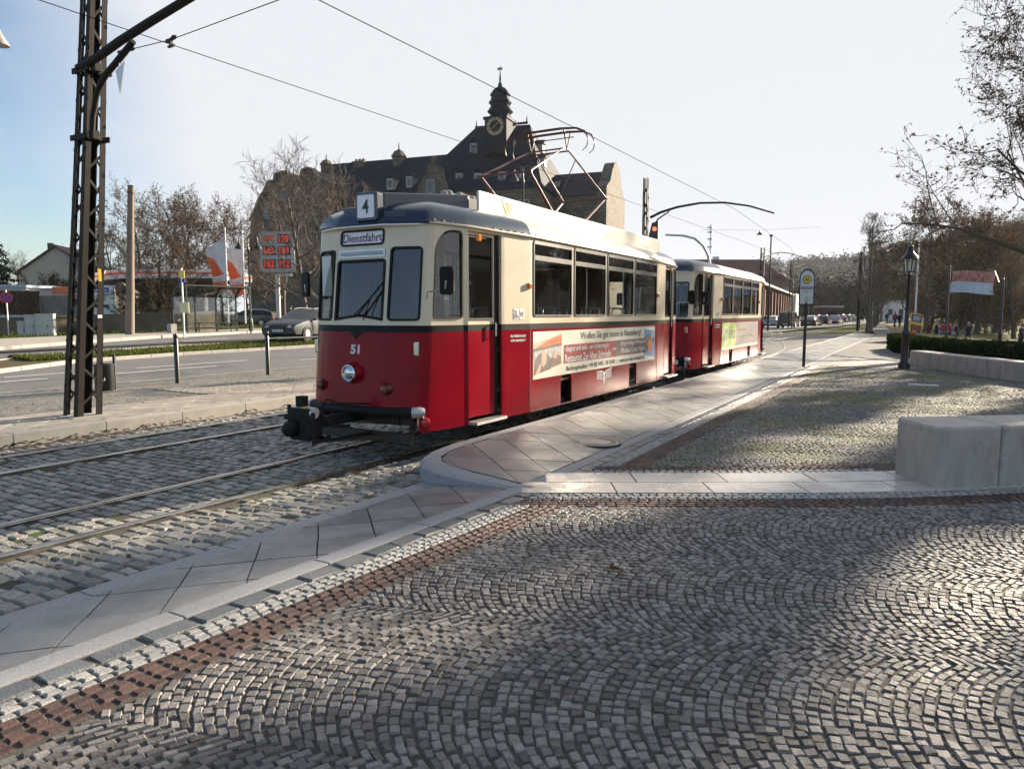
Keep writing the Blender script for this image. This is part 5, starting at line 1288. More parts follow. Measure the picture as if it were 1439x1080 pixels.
x,z=PX(381,338); b=MB(); b.plate(lambda a,c:Vector((x+a,-.165,z+c)),[(-.45,-.25),(.45,-.05),(.4,.25),(-.2,.28)],[],-.01,0); b.build('logo_panel',M['orangeband'],py)
# ================================================================== BUILDINGS
def wp(org,rz):
    """2D helper: where a sight line meets the upright plane through org, in that object's own x / z"""
    org=Vector(org); xd=Vector((cos(rz),sin(rz),0)); nn=Vector((-sin(rz),cos(rz),0))
    def f(u,v,yl=0.):
        r=ray(u,v); t=((org-Vector((0,0,EYE))).dot(nn)+yl)/r.dot(nn); p=r*t+Vector((0,0,EYE))-org
        return p.dot(xd),p.z
    return f
co=W(700,440,108); co.z=0; crz=R(10)
def ashlar(name,c,c2,mortar,sx):
    m=mat(name,c,.9,c2=c2,nscale=.5,bump=.4,bscale=4); nt=m.node_tree; L=nt.links.new; bs=nt.nodes['Principled BSDF']
    tc=nd(nt,'ShaderNodeTexCoord'); sp_=nd(nt,'ShaderNodeSeparateXYZ'); L(tc.outputs['Object'],sp_.inputs[0]); ad=nd(nt,'ShaderNodeMath',operation='ADD'); L(sp_.outputs[0],ad.inputs[0]); L(sp_.outputs[1],ad.inputs[1])
    cb=nd(nt,'ShaderNodeCombineXYZ'); L(ad.outputs[0],cb.inputs[0]); L(sp_.outputs[2],cb.inputs[1])
    br=nd(nt,'ShaderNodeTexBrick'); br.inputs['Scale'].default_value=sx; br.inputs['Color1'].default_value=(.7,.7,.7,1); br.inputs['Color2'].default_value=(1.25,1.2,1.1,1); br.inputs['Mortar'].default_value=(mortar,)*3+(1,); br.inputs['Mortar Size'].default_value=.03; br.inputs['Bias'].default_value=0
    L(cb.outputs[0],br.inputs['Vector']); x=nd(nt,'ShaderNodeMix',data_type='RGBA',blend_type='MULTIPLY'); x.inputs[0].default_value=1
    src=bs.inputs['Base Color'].links[0].from_socket; L(src,x.inputs[6]); L(br.outputs['Color'],x.inputs[7]); L(x.outputs[2],bs.inputs['Base Color']); return m
M['stone']=ashlar('coursed_limestone',(.17,.14,.108),(.10,.085,.068),.5,.55)
ch=thing('courthouse','huge dark-roofed stone courthouse with a clock turret and spire above the tram','building',co,crz)
C=wp(co,crz)
def hull(b,vs,fs,mi=0): b.add(vs,fs,mi)
M['winpane']=mat('dark_window',(.03,.035,.045),.15,coat=.3); M['winframe']=mat('pale_window_frame',(.4,.38,.35),.7)
M['stonepale']=mat('pale_dressed_stone',(.26,.225,.18),.9)
def facwin(b2,b3,x,y,z,w_,h):
    b2.box((x,y-.02,z),(w_+.3,.1,h+.3)); b3.box((x,y-.085,z),(w_,.04,h))
# main block
xl,_=C(566,268); xr,ze=C(762,262); rx0,zr=C(668,180,8); rx1,_=C(742,172,8); D_=24
def wbox(nm,x0,x1,y0,y1,z0,z1,m=M['stone'],par=ch):
    b=MB(); b.box(((x0+x1)/2,(y0+y1)/2,(z0+z1)/2),(x1-x0,y1-y0,z1-z0)); return b.build(nm,m,par)
w1=wbox('wall',xl+.4,xr-.4,.4,D_-.4,-1,ze+.05)
b=MB(); b.add([(xl,0,ze),(xr,0,ze),(xr,D_,ze-.8),(xl,D_,ze),(rx0,8,zr),(rx1,9,zr)],[(0,1,5,4),(1,2,5),(2,3,4,5),(3,0,4),(3,2,1,0)]); mr_=b.build('roof',M['slate'],ch)
b=MB(); b.box(((rx0+rx1)/2,8,zr+.05),(rx1-rx0,.3,.3)); b.lathe([(.15,0),(.06,.9),(.001,1.3)],c=(rx0+.2,8,zr),n=6); b.lathe([(.15,0),(.06,.9),(.001,1.3)],c=(rx1-.2,8,zr),n=6); b.build('ridge_cap',M['slate'],mr_)
# wings
wx0,_=C(430,262,3); _,wze=C(520,288,3); _,wzr=C(600,219,10)
wbox('wall',wx0+.5,xl+1,3.4,17,-1,wze)
b=MB(); b.add([(wx0,3,wze-.05),(xl+9,3,wze-.05),(xl+9,17.4,wze-.05),(wx0,17.4,wze-.05),(wx0,10.2,wzr),(xl+9,10.2,wzr)],[(0,1,5,4),(2,3,4,5),(3,0,4),(1,2,5)]); wr=b.build('roof',M['slate'],ch)
# left stone gable block with a stepped, weathered outline
b=MB(); outl=[C(u,v,2) for u,v in ((350,440),(350,340),(353,312),(360,296),(366,280),(374,268),(379,256),(387,255),(388,246),(396,243),(405,242),(408,248),(415,249),(424,250),(426,240),(434,237),(442,239),(445,247),(452,252),(452,440))]
b.plate(lambda x,z:Vector((x,2,max(z,-1))),[(x,max(-1,z)) for x,z in outl],[],15,0,nrm=(0,1,0)); gwl=b.build('gable_wall',M['stone'],ch)
for i in range(2,len(outl)-2):
    a_,c_=outl[i],outl[i+1]; b=MB(); b.bar((a_[0],1.9,a_[1]+.12),(c_[0],1.9,c_[1]+.12),.9,.28); b.build('coping',M['stonepale'],gwl)
for u,v in ((375,300),(398,275),(425,272),(375,345),(400,345),(425,345),(398,310),(425,310),(375,390),(400,390),(425,390)):
    x,z=C(u,v,2); b2=MB();b3=MB(); facwin(b2,b3,x,1.98,z,1.0,1.7); o=b2.build('window',M['stonepale'],gwl); b3.build('pane',M['winpane'],o)
def cupola(u,v,yl,r,h):
    x,z=C(u,v,yl); b=MB(); b.lathe([(r,-3),(r,h*.55),(r*1.2,h*.58),(r*1.2,h*.66),(r*1.05,h*.70),(r*.75,h*.9),(r*.25,h),(.12,h*1.06),(.06,h*1.4),(.001,h*1.42)],c=(x,yl,z),n=8); o=b.build('ridge_turret',[M['stone']],ch,smooth=20); return o
cupola(459,243,10,1.0,2.3); cupola(561,236,10,1.15,3.0)
x,z=C(507,243,10); b=MB(); b.box((x,10,z+.4),(2.1,1.5,2.6)); b.box((x,10,z+1.75),(2.4,1.8,.3)); 
for k in (-.7,0,.7): b.box((x+k,10,z+2.1),(.4,.6,.5))
b.build('chimney',M['stone'],wr)
# curved stone gable on the wing
b=MB(); gl=[C(u,v,-.8) for u,v in ((583,300),(585,272),(588,262),(592,254),(597,246),(600,237),(602,230),(609,230),(611,237),(615,246),(620,254),(624,262),(627,272),(629,300))]
b.plate(lambda x,z:Vector((x,-.8,z)),gl,[],6,0,nrm=(0,1,0)); gb=b.build('curved_gable',M['stone'],ch)
x,z=C(605.5,227,-.8); b=MB(); b.lathe([(.3,-.5),(.3,0),(.55,.25),(.62,.6),(.45,.95),(.001,1.15)],c=(x,0.4,z-.1),n=10); b.build('ball_finial',M['stone'],gb,smooth=50)
b2=MB();b3=MB(); x,z=C(605,262,-.8); facwin(b2,b3,x,-.82,z,1.0,1.7); o=b2.build('window',M['winframe'],gb); b3.build('pane',M['winpane'],o)
# dormers
def dormer(u,v,yl,w_=1.15,h=1.8):
    x,z=C(u,v,yl); d=thing_part=MB(); d.box((x,yl+1.2,z),(w_,3,h)); d.add([(x-w_*.65,yl-.4,z+h/2),(x+w_*.65,yl-.4,z+h/2),(x,yl-.4,z+h/2+.9),(x-w_*.65,yl+3.5,z+h/2),(x+w_*.65,yl+3.5,z+h/2),(x,yl+3.5,z+h/2+.9)],[(0,1,2),(3,5,4),(0,2,5,3),(1,4,5,2),(0,3,4,1)],1)
    o=d.build('dormer',[M['winframe'],M['slate']],ch); p=MB(); p.box((x,yl-.33,z),(w_*.6,.1,h*.62)); p.build('pane',M['winpane'],o)
for u,v,yl in ((549,259,4.6),(576,256,4.6),(646,252,2.2),(666,210,5.6),(672,252,2.0),(706,250,1.6),(728,250,1.6),(718,206,5.6)): dormer(u,v,yl)
# side dormers on the lit hip, wall windows
for k,(u,v) in enumerate(((762,200),(775,222),(790,252))):
    b=MB(); yl=9 if k<1 else (6 if k==1 else 10); x=lerp(xr,rx1,.62-.25*k); z=lerp(ze,zr,.62-.25*k); b.box((x-.4,yl,z+.4),(1.6,1.1,1.3)); b.add([(x+.6,yl-.7,z+1.05),(x+.6,yl+.7,z+1.05),(x+.6,yl,z+1.8),(x-1.8,yl-.7,z+1.05),(x-1.8,yl+.7,z+1.05),(x-1.8,yl,z+1.8)],[(0,1,2),(3,5,4),(0,2,5,3),(1,4,5,2)],1); b.build('dormer',[M['winframe'],M['slate']],ch)
b2=MB();b3=MB()
for zz in (4,8.5,13,ze-3):
    for k in range(6): facwin(b2,b3,lerp(xl+3,xr-3,k/5),.42,zz,1.5,2.4)
for zz in (4,8.5,13):
    for k in range(11): facwin(b2,b3,lerp(wx0+3,xl-2,k/10),3.42,zz,1.4,2.3)
o=b2.build('window_frames',M['winframe'],ch); o['kind']='stuff'; b3.build('panes',M['winpane'],o)
# clock turret with stacked baroque hood
tx,tz=C(697,178,2.5); sc_=.108*1.02
def Z(v): return C(697,v,2.5)[1]
b=MB(); hw=16*sc_
b.box((tx,4.4,(Z(214)+Z(166))/2),(hw*2,4.2,Z(166)-Z(214))); b.box((tx,4.4,Z(214)),(hw*2.25,4.6,.5)); b.box((tx,4.4,Z(165.5)),(hw*2.2,4.6,.4)); tw=b.build('clock_turret',M['slate'],ch)
b=MB(); tcx=C(703,170,4.4)[0]
prof=[(15,166),(15.5,163),(13,157),(17,153),(16,151),(13.5,147),(12,144),(15,140),(14.5,138),(12.5,136),(11.5,131),(13.5,129),(12,126),(9,121),(5,118),(3,116.5),(2.6,113),(1.4,110),(1.2,104),(.7,98),(.15,86)]
b.lathe([(max(.02,r*sc_*1.08),Z(v)) for r,v in prof],c=(tcx,4.4,0),n=8,M=Matrix.Rotation(R(22.5),4,'Z')); b.build('stacked_hood',[M['slate']],tw,smooth=25)
b=MB(); b.lathe([(.28,Z(112)),(.16,Z(108)),(.08,Z(98)),(.02,Z(86))],c=(tcx,4.4,0),n=8); b.box((tcx,4.4,Z(91)),(.9,.08,.35)); b.build('spire_finial',M['copper'],tw)
Mc=Matrix.Translation((tx,2.24,tz))@Matrix.Rotation(pi/2,4,'X')
b=MB(); b.lathe([(1.34,.0),(1.34,.12),(.001,.12)],n=28,M=Mc); cf=b.build('clock_face',M['slate'],tw)
b=MB(); b.plate(lambda a,z:Mc@Vector((a,z,.14)),[(1.36*cos(R(t)),1.36*sin(R(t))) for t in range(0,360,12)],[[(.86*cos(R(t)),.86*sin(R(t))) for t in range(0,360,12)]],0); b.build('gold_ring',mat('dull_gold_ring',(.50,.35,.18),.5,c2=(.35,.24,.12)),cf)
b=MB()
for k in range(12):
    a=R(30*k); b.box((0,1.1,.16),(.09 if k%3 else .16,.34,.02),0,Mc@Matrix.Rotation(a,4,'Z'))
b.build('hour_marks',M['slate'],cf)
b=MB(); b.bar(Mc@Vector((-.55,-.45,.2)),Mc@Vector((.95,.85,.2)),.1,.05); b.build('clock_hand',M['gold'],cf); b=MB(); b.bar(Mc@Vector((.3,.25,.22)),Mc@Vector((-.55,-.4,.22)),.14,.05); b.build('clock_hand',M['gold'],cf)
# lower right wing with round-topped stone gable
ex1,_=C(850,285,12); _,eze=C(820,276,8); _,ezr=C(820,243,13)
wbox('wall',xr-1,ex1,7,19,-1,eze)
b=MB(); b.add([(xr-4,6.6,eze),(ex1,6.6,eze),(ex1,19.4,eze),(xr-4,19.4,eze),(xr-4,13,ezr),(ex1,13,ezr)],[(0,1,5,4),(2,3,4,5),(3,0,4),(1,2,5)]); b.build('roof',M['slate'],ch)
b=MB(); b.plate(lambda y,z:Vector((ex1,y,z)),[(6,-1),(20,-1),(20,eze+1),(17.5,eze+2.2),(16,ezr-.4),(14.5,ezr+.9),(13,ezr+1.3),(11.5,ezr+.9),(10,ezr-.4),(8.5,eze+2.2),(6,eze+1)],[],1.6,0,nrm=(1,0,0)); b.build('gable_wall',M['stone'],ch)
# ---------------- right: long glazed market hall along the road, tiled building behind
M['brickpier']=mat('brick_pier',(.30,.13,.08),.85,c2=(.22,.09,.06),nscale=3); M['darkroof']=mat('dark_hall_roof',(.06,.055,.05),.6); M['redroof']=mat('dull_red_tiles',(.15,.065,.05),.85,c2=(.11,.05,.042),nscale=.6,bump=.4,bscale=4)
p0=W(1071,455,86); p1=W(1118,455,150); p0.z=0;p1.z=0
gh=thing('glass_hall','long low market hall with brick piers and tall dark windows along the road','building',p0,math.atan2(p1.y-p0.y,p1.x-p0.x)); LN=(p1-p0).length
zh=W(1075,398,86).z
b=MB(); b.box((LN/2,8.4,zh/2-.5),(LN,14,zh+.0)); b.build('wall',mat('hall_interior',(.10,.09,.085),.7),gh)
b=MB(); b.box((LN/2,7.8,zh+.2),(LN+1,15,.3)); b.add([(-.5,.3,zh+.36),(LN+.5,.3,zh+.36),(LN+.5,15.3,zh+.36),(-.5,15.3,zh+.36),(2,7,zh+1.6),(LN-2,7,zh+1.6)],[(0,1,5,4),(1,2,5),(2,3,4,5),(3,0,4)]); b.build('roof',M['darkroof'],gh)
for k in range(13):
    b=MB(); x=.4+k*(LN-.8)/12; b.box((x,1.1,zh/2),(.55,.5,zh)); b.build('pier',M['brickpier'],gh)
    if k<12:
        xx=x+(LN-.8)/24; b=MB(); wd=(LN-.8)/12-1.1
        b.box((xx,1.28,zh/2),(wd,.08,zh-.4)); wn=b.build('window',M['mast'],gh)
        for j in range(3):
            for i in (-1,1): p_=MB(); p_.box((xx+i*wd/4,1.22,.9+j*(zh-1)/3+.5),(wd/2-.15,.06,(zh-1)/3-.15)); p_.build('pane',M['winpane'],wn)
wb=wbox('end_block',LN-2,LN+9,0,14,-1,zh+.5,M['white'],gh)
bo_=W(1058,440,150); bo_.z=0
th_=thing('tiled_building','broad building with a dull red tiled hip roof behind the market hall','building',bo_,YAW); Ct=wp(bo_,YAW)
ax0,_=Ct(985,362); ax1,ze2=Ct(1117,400); _,zr2=Ct(1050,362)
b=MB(); b.box(((ax0+ax1)/2,9,ze2/2-.5),(ax1-ax0-1,17,ze2+1)); wl=b.build('wall',mat('grey_render',(.30,.29,.29),.85,nscale=.4),th_)
b=MB(); b.add([(ax0,0,ze2),(ax1,0,ze2),(ax1,18,ze2),(ax0,18,ze2),(ax0-6,5,zr2),(ax1-5.5,5,zr2),(ax1-5.5,13,zr2),(ax0-6,13,zr2)],[(0,1,5,4),(1,2,6,5),(2,3,7,6),(3,0,4,7),(4,5,6,7)]); rf=b.build('roof',M['redroof'],th_)
for u in (1080,1100):
    x,z=Ct(u,384); b=MB(); b.lathe([(1.5,-.1),(1.2,.35),(.7,.6),(.001,.7)],c=(x,2.2,z-.4),n=12); b.build('eyebrow_dormer',M['redroof'],rf)
for u in (1018,1022): pass
x,z=Ct(1017,365); b=MB(); b.box((x,6,z+.2),(1.2,1.0,1.8)); b.build('chimney',M['alu'],rf)
for k in range(9):
    x=lerp(ax0+3,ax1-3,k/8); b=MB(); b.box((x,.48,ze2-1.8),(1.3,.1,1.6)); w_=b.build('window',M['winframe'],wl); b=MB(); b.box((x,.40,ze2-1.8),(1.0,.06,1.3)); b.build('pane',M['winpane'],w_)
# pale building at the far end of the path
eb=W(1243,452,150); e_=thing('white_house','pale flat-fronted house closing the view at the end of the path','house',(eb.x,eb.y,0),YAW-R(20)); 
b=MB(); b.box((1.0,3,2.0),(6.2,6,4.4)); b.build('wall',M['white'],e_); b=MB(); b.box((1.0,3,4.3),(6.8,6.6,.25)); b.build('roof',M['alu'],e_)
for k in (-1,1,3): b=MB(); b.box((k,-.02,2.0),(.8,.06,1.2)); b.build('window',M['winpane'],e_)
kb=W(1167,449,120); k_=thing('kiosk','small reddish kiosk beyond the parked cars','kiosk',(kb.x,kb.y,0),YAW)
b=MB(); b.box((0,1,1.3),(3.4,2.4,2.9)); b.build('wall',M['redroof'],k_); b=MB(); b.box((0,1,2.85),(3.9,2.9,.25)); b.build('roof',M['alu'],k_); b=MB(); b.box((.2,-.22,1.5),(1.6,.06,1.0)); b.build('window',M['winpane'],k_)
# ================================================================== CARS
def car(label,pos,head,paint,kind='saloon',group=None,sc=1.,plate='',name='parked_car',lit=False):
    t=thing(name,label,'van' if kind=='van' else 'car',pos,head,group)   # heading: local -y is the front
    if kind=='van':
        L_=4.9;w_=.95; st_=[(-2.45,.45,.85,.86),(-2.3,.30,1.0,1.02),(-1.6,.28,1.12,1.16),(-.85,.28,1.15,1.90),(0,.28,1.15,1.95),(2.3,.28,1.15,1.92),(2.45,.40,1.12,1.80)]; glass_from,glass_to=3,6
    else:
        L_=4.7;w_=.92; st_=[(-2.38,.36,.62,.63),(-2.25,.22,.74,.76),(-1.6,.2,.90,.93),(-1.0,.2,.95,1.0),(-.15,.2,.96,1.44),(.7,.2,.97,1.48),(1.55,.2,.99,1.34 if kind!='estate' else 1.46),(2.15,.22,1.0,1.06 if kind!='estate' else 1.28),(2.36,.34,.86,.88)]; glass_from,glass_to=3,7
    rows=[]
    for y,zb,zw,zr in st_:
        k=clamp((zr-zw)/.35); q=1-.12*clamp((abs(y)-1.6)/.8)**2
        rows.append([(0,y,zb),(w_*.86*q,y,zb),(w_*.99*q,y,zb+.12),(w_*q,y,lerp(zb,zw,.6)),(w_*.97*q,y,zw),(w_*lerp(.94,.74,k)*q,y,lerp(zw,zr,.93)),(w_*lerp(.8,.58,k)*q,y,zr),(0,y,zr+.02)])
    bd=MB();gl=MB()
    for i in range(len(rows)-1):
        for j in range(7):
            for s in (1,-1):
                q4=[rows[i][j],rows[i+1][j],rows[i+1][j+1],rows[i][j+1]]; q4=[(s*p[0],p[1],p[2]) for p in q4]
                if s==-1: q4=q4[::-1]
                z0,z1=st_[i],st_[i+1]
                rise=z1[3]-z0[3]; dh0=z0[3]-z0[2];dh1=z1[3]-z1[2]
                isg=(j==4 and dh0+dh1>.35 and min(dh0,dh1)>.03) or (j in (5,6) and abs(rise)>.16 and max(dh0,dh1)>.3) or (j==4 and abs(rise)>.3)
                (gl if isg else bd).add(q4,[(0,1,2,3)],0,.5)
    for i,s in ((0,1),(len(rows)-1,-1)):
        r=rows[i]; pts=[(p[0],p[1],p[2]) for p in r]+[(-p[0],p[1],p[2]) for p in r[-2:0:-1]]
        bd.add(pts,[tuple(range(len(pts)))],0,.5)
    bo_=bd.build('body',paint,t,smooth=40,weld=True,recalc=True); gl.build('windows',M['carglass'],t,smooth=40,weld=True,recalc=True)
    wy=1.42 if kind!='van' else 1.55
    for y in (-wy,wy-.05):
        for s in (1,-1):
            Mw=Matrix.Translation((s*(w_-.075),y,.32))@Matrix.Rotation(s*pi/2,4,'Y')
            b=MB(); b.lathe([(.24,-.1),(.32,-.09),(.325,.06),(.30,.09),(.22,.10),(.20,.06)],n=20,M=Mw); wh=b.build('wheel',M['tyre'],t,smooth=40)
            b=MB(); b.lathe([(.215,.085),(.19,.098),(.06,.104),(.001,.106)],n=10,M=Mw); b.build('rim',M['rim'],wh)
            b=MB(); b.lathe([(.385,.0),(.385,.092),(.34,.094),(.33,.0)],n=20,M=Mw); b.build('wheel_arch',M['rubber'],t)
    f=-L_/2; zl=.70 if kind!='van' else .9
    for s in (1,-1):
        f-=.09; b=MB(); b.add([(s*.48,f-.01,zl-.06),(s*.80,f+.10,zl-.05),(s*.84,f+.42,zl+.09),(s*.54,f+.12,zl+.05),(s*.45,f+.12,zl-.10),(s*.70,f+.4,zl-.09),(s*.72,f+.5,zl+.02),(s*.5,f+.3,zl+.0)],[(0,1,2,3),(4,7,6,5),(0,4,5,1),(1,5,6,2),(2,6,7,3),(3,7,4,0)]); b.build('headlight',M['carlamp'],t); f+=.09
        zt=.80 if kind!='van' else 1.1; b=MB(); b.box((s*(w_-.13),-f-.06,zt),(.22,.14,.16 if kind!='van' else .4)); b.build('tail_light',M['redlens'],t,bevel=.02)
        b=MB(); b.box((s*(w_+.07),-.85,1.0 if kind!='van' else 1.2),(.16,.1,.12)); b.build('mirror',paint,t,bevel=.03)
    for y in (f-.045,-f+.07):
        b=MB(); b.box((0,y,.50),(.52,.03,.11)); b.build('number_plate',M['white'],t)
    b=MB(); b.box((0,f+.02,.44),(1.15,.06,.20)); b.box((0,f+.03,.66),(.7,.08,.07)); b.box((0,-f-.02,.38),(1.5,.1,.12)); b.build('grille',M['rubber'],t,bevel=.02)
    if kind=='estate': b=MB(); [b.tube([(s*.52,-.1,1.48),(s*.52,.4,1.53),(s*.52,1.6,1.50)],.02,6) for s in (1,-1)]; b.build('roof_rails',M['chrome'],t)
    if plate: text(plate,.44,.07,(0,f-.063,.50),(1,0,0),(0,0,1),M['ink'],t)
    return t
M['carglass']=mat('car_window_glass',(.012,.015,.018),.08,spec=.45)
def cpaint(n,c,me=.4): return mat(n,c,.25,metal=me,coat=.8)
M['carlamp']=mat('car_headlamp_glass',(.45,.48,.52),.1,metal=.3,coat=.8)
PB=cpaint('black_car_paint',(.015,.016,.02)); PS=cpaint('silver_car_paint',(.42,.44,.46),.7); PBl=cpaint('pale_blue_car_paint',(.20,.28,.38)); PR=cpaint('dark_red_car_paint',(.16,.02,.02)); PD=cpaint('graphite_car_paint',(.06,.065,.075)); PW_=cpaint('white_car_paint',(.6,.6,.6),0)
fp=W(430,477,34.0)
car('dark grey-green estate car driving towards the camera, half hidden by the tram',(fp.x,fp.y,fp.z-.02),R(16),M['carpaint'],'estate',name='moving_car',plate='NMB S 142')
cp2=W(350,452,62); car('dark car parked on the station forecourt behind the twin-armed lamp',(cp2.x,cp2.y,.6),R(-60),PD,'estate')
rowc=[(1086,460,88,PBl,'saloon','pale blue car on the road between the second tram and the dark van'),(1108,462,84,PB,'van','black van driving away beside the lattice mast'),
(1140,459,92,PD,'saloon','dark car with bright side directly behind the H stop sign post'),(1157,457.5,105,PB,'estate','black car just right of the H stop sign post'),(1174,454.5,118,PS,'estate','silver car with an orange glowing tail lamp in the distant row'),
(1183,453.5,135,PR,'saloon','dark red car right behind the silver car in the distant row'),(1190,453,142,PD,'estate','grey estate car in the middle of the distant row'),(1197,452.5,150,PW_,'saloon','whitish car nearest the avenue trees in the distant row')]
for u,v,d,pt_,k,lab in rowc:
    p=W(u,v,d); car(lab,(p.x,p.y,0.0),R(178+random.uniform(-3,3))*1.0,pt_,k,'cars on the road beyond the trams')
# ================================================================== VEGETATION
def gen_tree(seed,H,r0,spread,clear=.22,fork=(9,5,5,4),leaves=3,ls=.07,leafmat=0,lift=.35,narrow=1.,trunktop=.8,droop=0):
    rr=random.Random(seed); wood=MB(); cr=MB(); 
    def path(p,d,ln,n,wig,lf):
        pts=[p.copy()]; d=d.normalized()
        for i in range(n):
            d=(d+Vector((rr.gauss(0,wig),rr.gauss(0,wig),rr.gauss(0,wig)+lf/n))).normalized(); p=p+d*ln/n; pts.append(p.copy())
        return pts
    def grow(p,d,ln,r,lev):
        n=5 if lev<2 else (4 if lev==2 else 3)
        r=max(r,.014)
        pts=path(p,d,ln,n,.13 if lev<3 else .2,lift if lev<3 else lift*.5-droop)
        rs=[lerp(r,r*.35,i/n) for i in range(n+1)]
        (wood if lev<=1 else cr).tube(pts,rs,6 if lev<=1 else 3,0,caps=False)
        if lev<4:
            k=fork[lev+0] if lev<len(fork) else 3
            for i in range(k):
                t=.25+.75*(i+rr.random())/k; j=min(n-1,int(t*n)); q=pts[j].lerp(pts[j+1],t*n-j); dd=(pts[j+1]-pts[j]).normalized()
                ax=dd.orthogonal().normalized(); ax.rotate(Matrix.Rotation(rr.random()*6.28,3,dd)); a=R(rr.uniform(28,62))
                nd_=dd*cos(a)+ax*sin(a); grow(q,nd_,ln*rr.uniform(.40,.64),rs[j]*rr.uniform(.45,.65),lev+1)
        if lev>=3:
            for q in range(leaves if lev==4 else leaves//2):
                t=rr.random(); j=min(n-1,int(t*n)); c=pts[j].lerp(pts[j+1],t*n-j)+Vector((rr.gauss(0,ls*.9),rr.gauss(0,ls*.9),rr.gauss(0,ls*.9)))
                u=Vector((rr.gauss(0,1),rr.gauss(0,1),rr.gauss(0,1))).normalized(); v=u.orthogonal().normalized(); s=ls*rr.uniform(.5,1.2)
                cr.add([c-u*s,c+v*s*.6,c+u*s,c-v*s*.6],[(0,1,2,3)],1,rr.random())
    tp=path(Vector((0,0,-.3)),Vector((0,0,1)),H*trunktop,7,.035,.1); n=7
    wood.tube(tp,[r0*1.35]+[lerp(r0,r0*.3,i/n) for i in range(1,n+1)],9,0,caps=False)
    for i in range(fork[0]):
        t=clear+(1-clear)*(i+rr.random())/fork[0]; j=min(n-1,int(t*n)); q=tp[j].lerp(tp[j+1],t*n-j)
        a=i*2.4+rr.random(); e=lerp(R(15),R(65),(i/fork[0])**1.2)*narrow+(1-narrow)*R(70)
        d=Vector((cos(a)*cos(e),sin(a)*cos(e),sin(e))); grow(q,d,spread*rr.uniform(.75,1.1)*lerp(1.,.6,t),lerp(r0,r0*.3,t)*.5,1)
    return wood,cr
class Kind:
    def __init__(s,wood,cr,bark,twig,leaf): s.w=wood.mesh('trunk',bark); s.c=cr.mesh('crown',[twig,leaf]); s.w.polygons.foreach_set('use_smooth',[True]*len(s.w.polygons))
def plant(kind,label,pos,rz=0,sc=1.,group=None,name='tree',cat='tree'):
    t=thing(name,label,cat,pos,rz,group); t.scale=(sc,)*3 if isinstance(sc,(int,float)) else sc
    for nm,me in (('trunk',kind.w),('crown',kind.c)):
        o=bpy.data.objects.new(nm,me); COL.objects.link(o); o.parent=t
    return t
OAK=Kind(*gen_tree(3,16,.36,7.2,.20,(11,6,6,4,3),leaves=6,ls=.125,lift=.25),M['bark'],M['twig'],M['leafolive'])
OAK2=Kind(*gen_tree(14,15,.34,6.6,.22,(10,6,6,4),leaves=4,ls=.125,lift=.3),M['bark'],M['twig'],M['leafbrown'])
BARE=Kind(*gen_tree(5,13,.26,5.6,.18,(12,7,6,4),leaves=0,ls=.10,lift=.5),M['bark'],M['twig'],M['leafbrown'])
RUST=Kind(*gen_tree(8,11,.2,4.6,.12,(12,6,6,4),leaves=3,ls=.075,lift=.6),M['bark'],M['twig'],M['leafbrown'])
SLIM=Kind(*gen_tree(21,10,.14,2.0,.22,(13,5,4,3),leaves=0,ls=.08,lift=.8,narrow=.8,trunktop=.95),M['bark'],M['twig'],M['leafbrown'])
SHRUB=Kind(*gen_tree(31,3.2,.05,2.0,.02,(12,5,4,3),leaves=5,ls=.06,lift=.6),M['bark'],M['twig'],M['leafolive'])
def base(u,v,d):
    p=W(u,v,d); return p
def gz(x,y): return T(x,y)-.03
# ---- right: the park edge
OAKTHIN=Kind(*gen_tree(17,16,.34,7.0,.24,(10,6,6,4,3),leaves=3,ls=.11,lift=.25),M['bark'],M['twig'],M['leafolive'])
for (x,y,k,rz,s,lab) in ((5.2,44.5,OAKTHIN,.4,1.06,'big tree with thinning brown leaves, branches entering from the right edge'),):
    plant(k,lab,(x,y,gz(x,y)),rz,s)
COLT=Kind(*gen_tree(41,17,.2,1.55,.16,(26,5,4,3),leaves=7,ls=.14,lift=.9,narrow=.75,trunktop=.97),M['bark'],M['twig'],M['leafolive'])  # added unseen row; gaps between the crowns leave sun streaks on the plaza
for i,(q,y) in enumerate(((-5.4,40),(-2.7,43),(.35,39),(2.3,42.5),(4.6,40),(7.0,42),(9.4,40),(12,43))):
    x=(q+.292*y)/.956; plant(COLT,'unseen columnar tree added outside the right edge to shade the plaza',(x,y,gz(x,y)),i*1.1,(1.28+.1*(i%2),1.28+.1*(i%2),.95+.06*(i%3)),'unseen columnar trees added to shade the plaza')
mid=[(1300,470,72,OAK2,.85,'tall brown-leaved tree behind the lantern and the flagpoles'),(1332,466,84,OAK2,.95,'brown-leaved tree behind the hanging banner'),(1274,462,96,OAK,.72,'tree with fine twigs directly behind the black lantern'),
 (1372,468,78,OAK,.8,'dark ivy-clad looking tree right of the walking people'),(1398,466,88,OAK2,.9,'brown tree behind the right banner post'),(1425,470,70,RUST,1.0,'young rusty-leaved tree at the right edge'),(1350,462,110,OAK2,1.0,'distant brown tree deep in the park'),(1310,458,125,OAK,.9,'distant tree closing the park behind the path'),(1425,464,105,OAK,1.0,'distant tree at the right edge of the park')]
for i,(u,v,d,k,s,lab) in enumerate(mid):
    p=W(u,v,d); plant(k,lab,(p.x,p.y,gz(p.x,p.y)),i*1.7,s,'trees in the park')
sh=[(1345,466,82),(1362,466,85),(1384,467,80),(1405,468,78),(1418,467,84),(1437,468,76),(1330,463,98),(1393,463,98),(1375,462,105),(1310,462,100),(1295,461,105)]
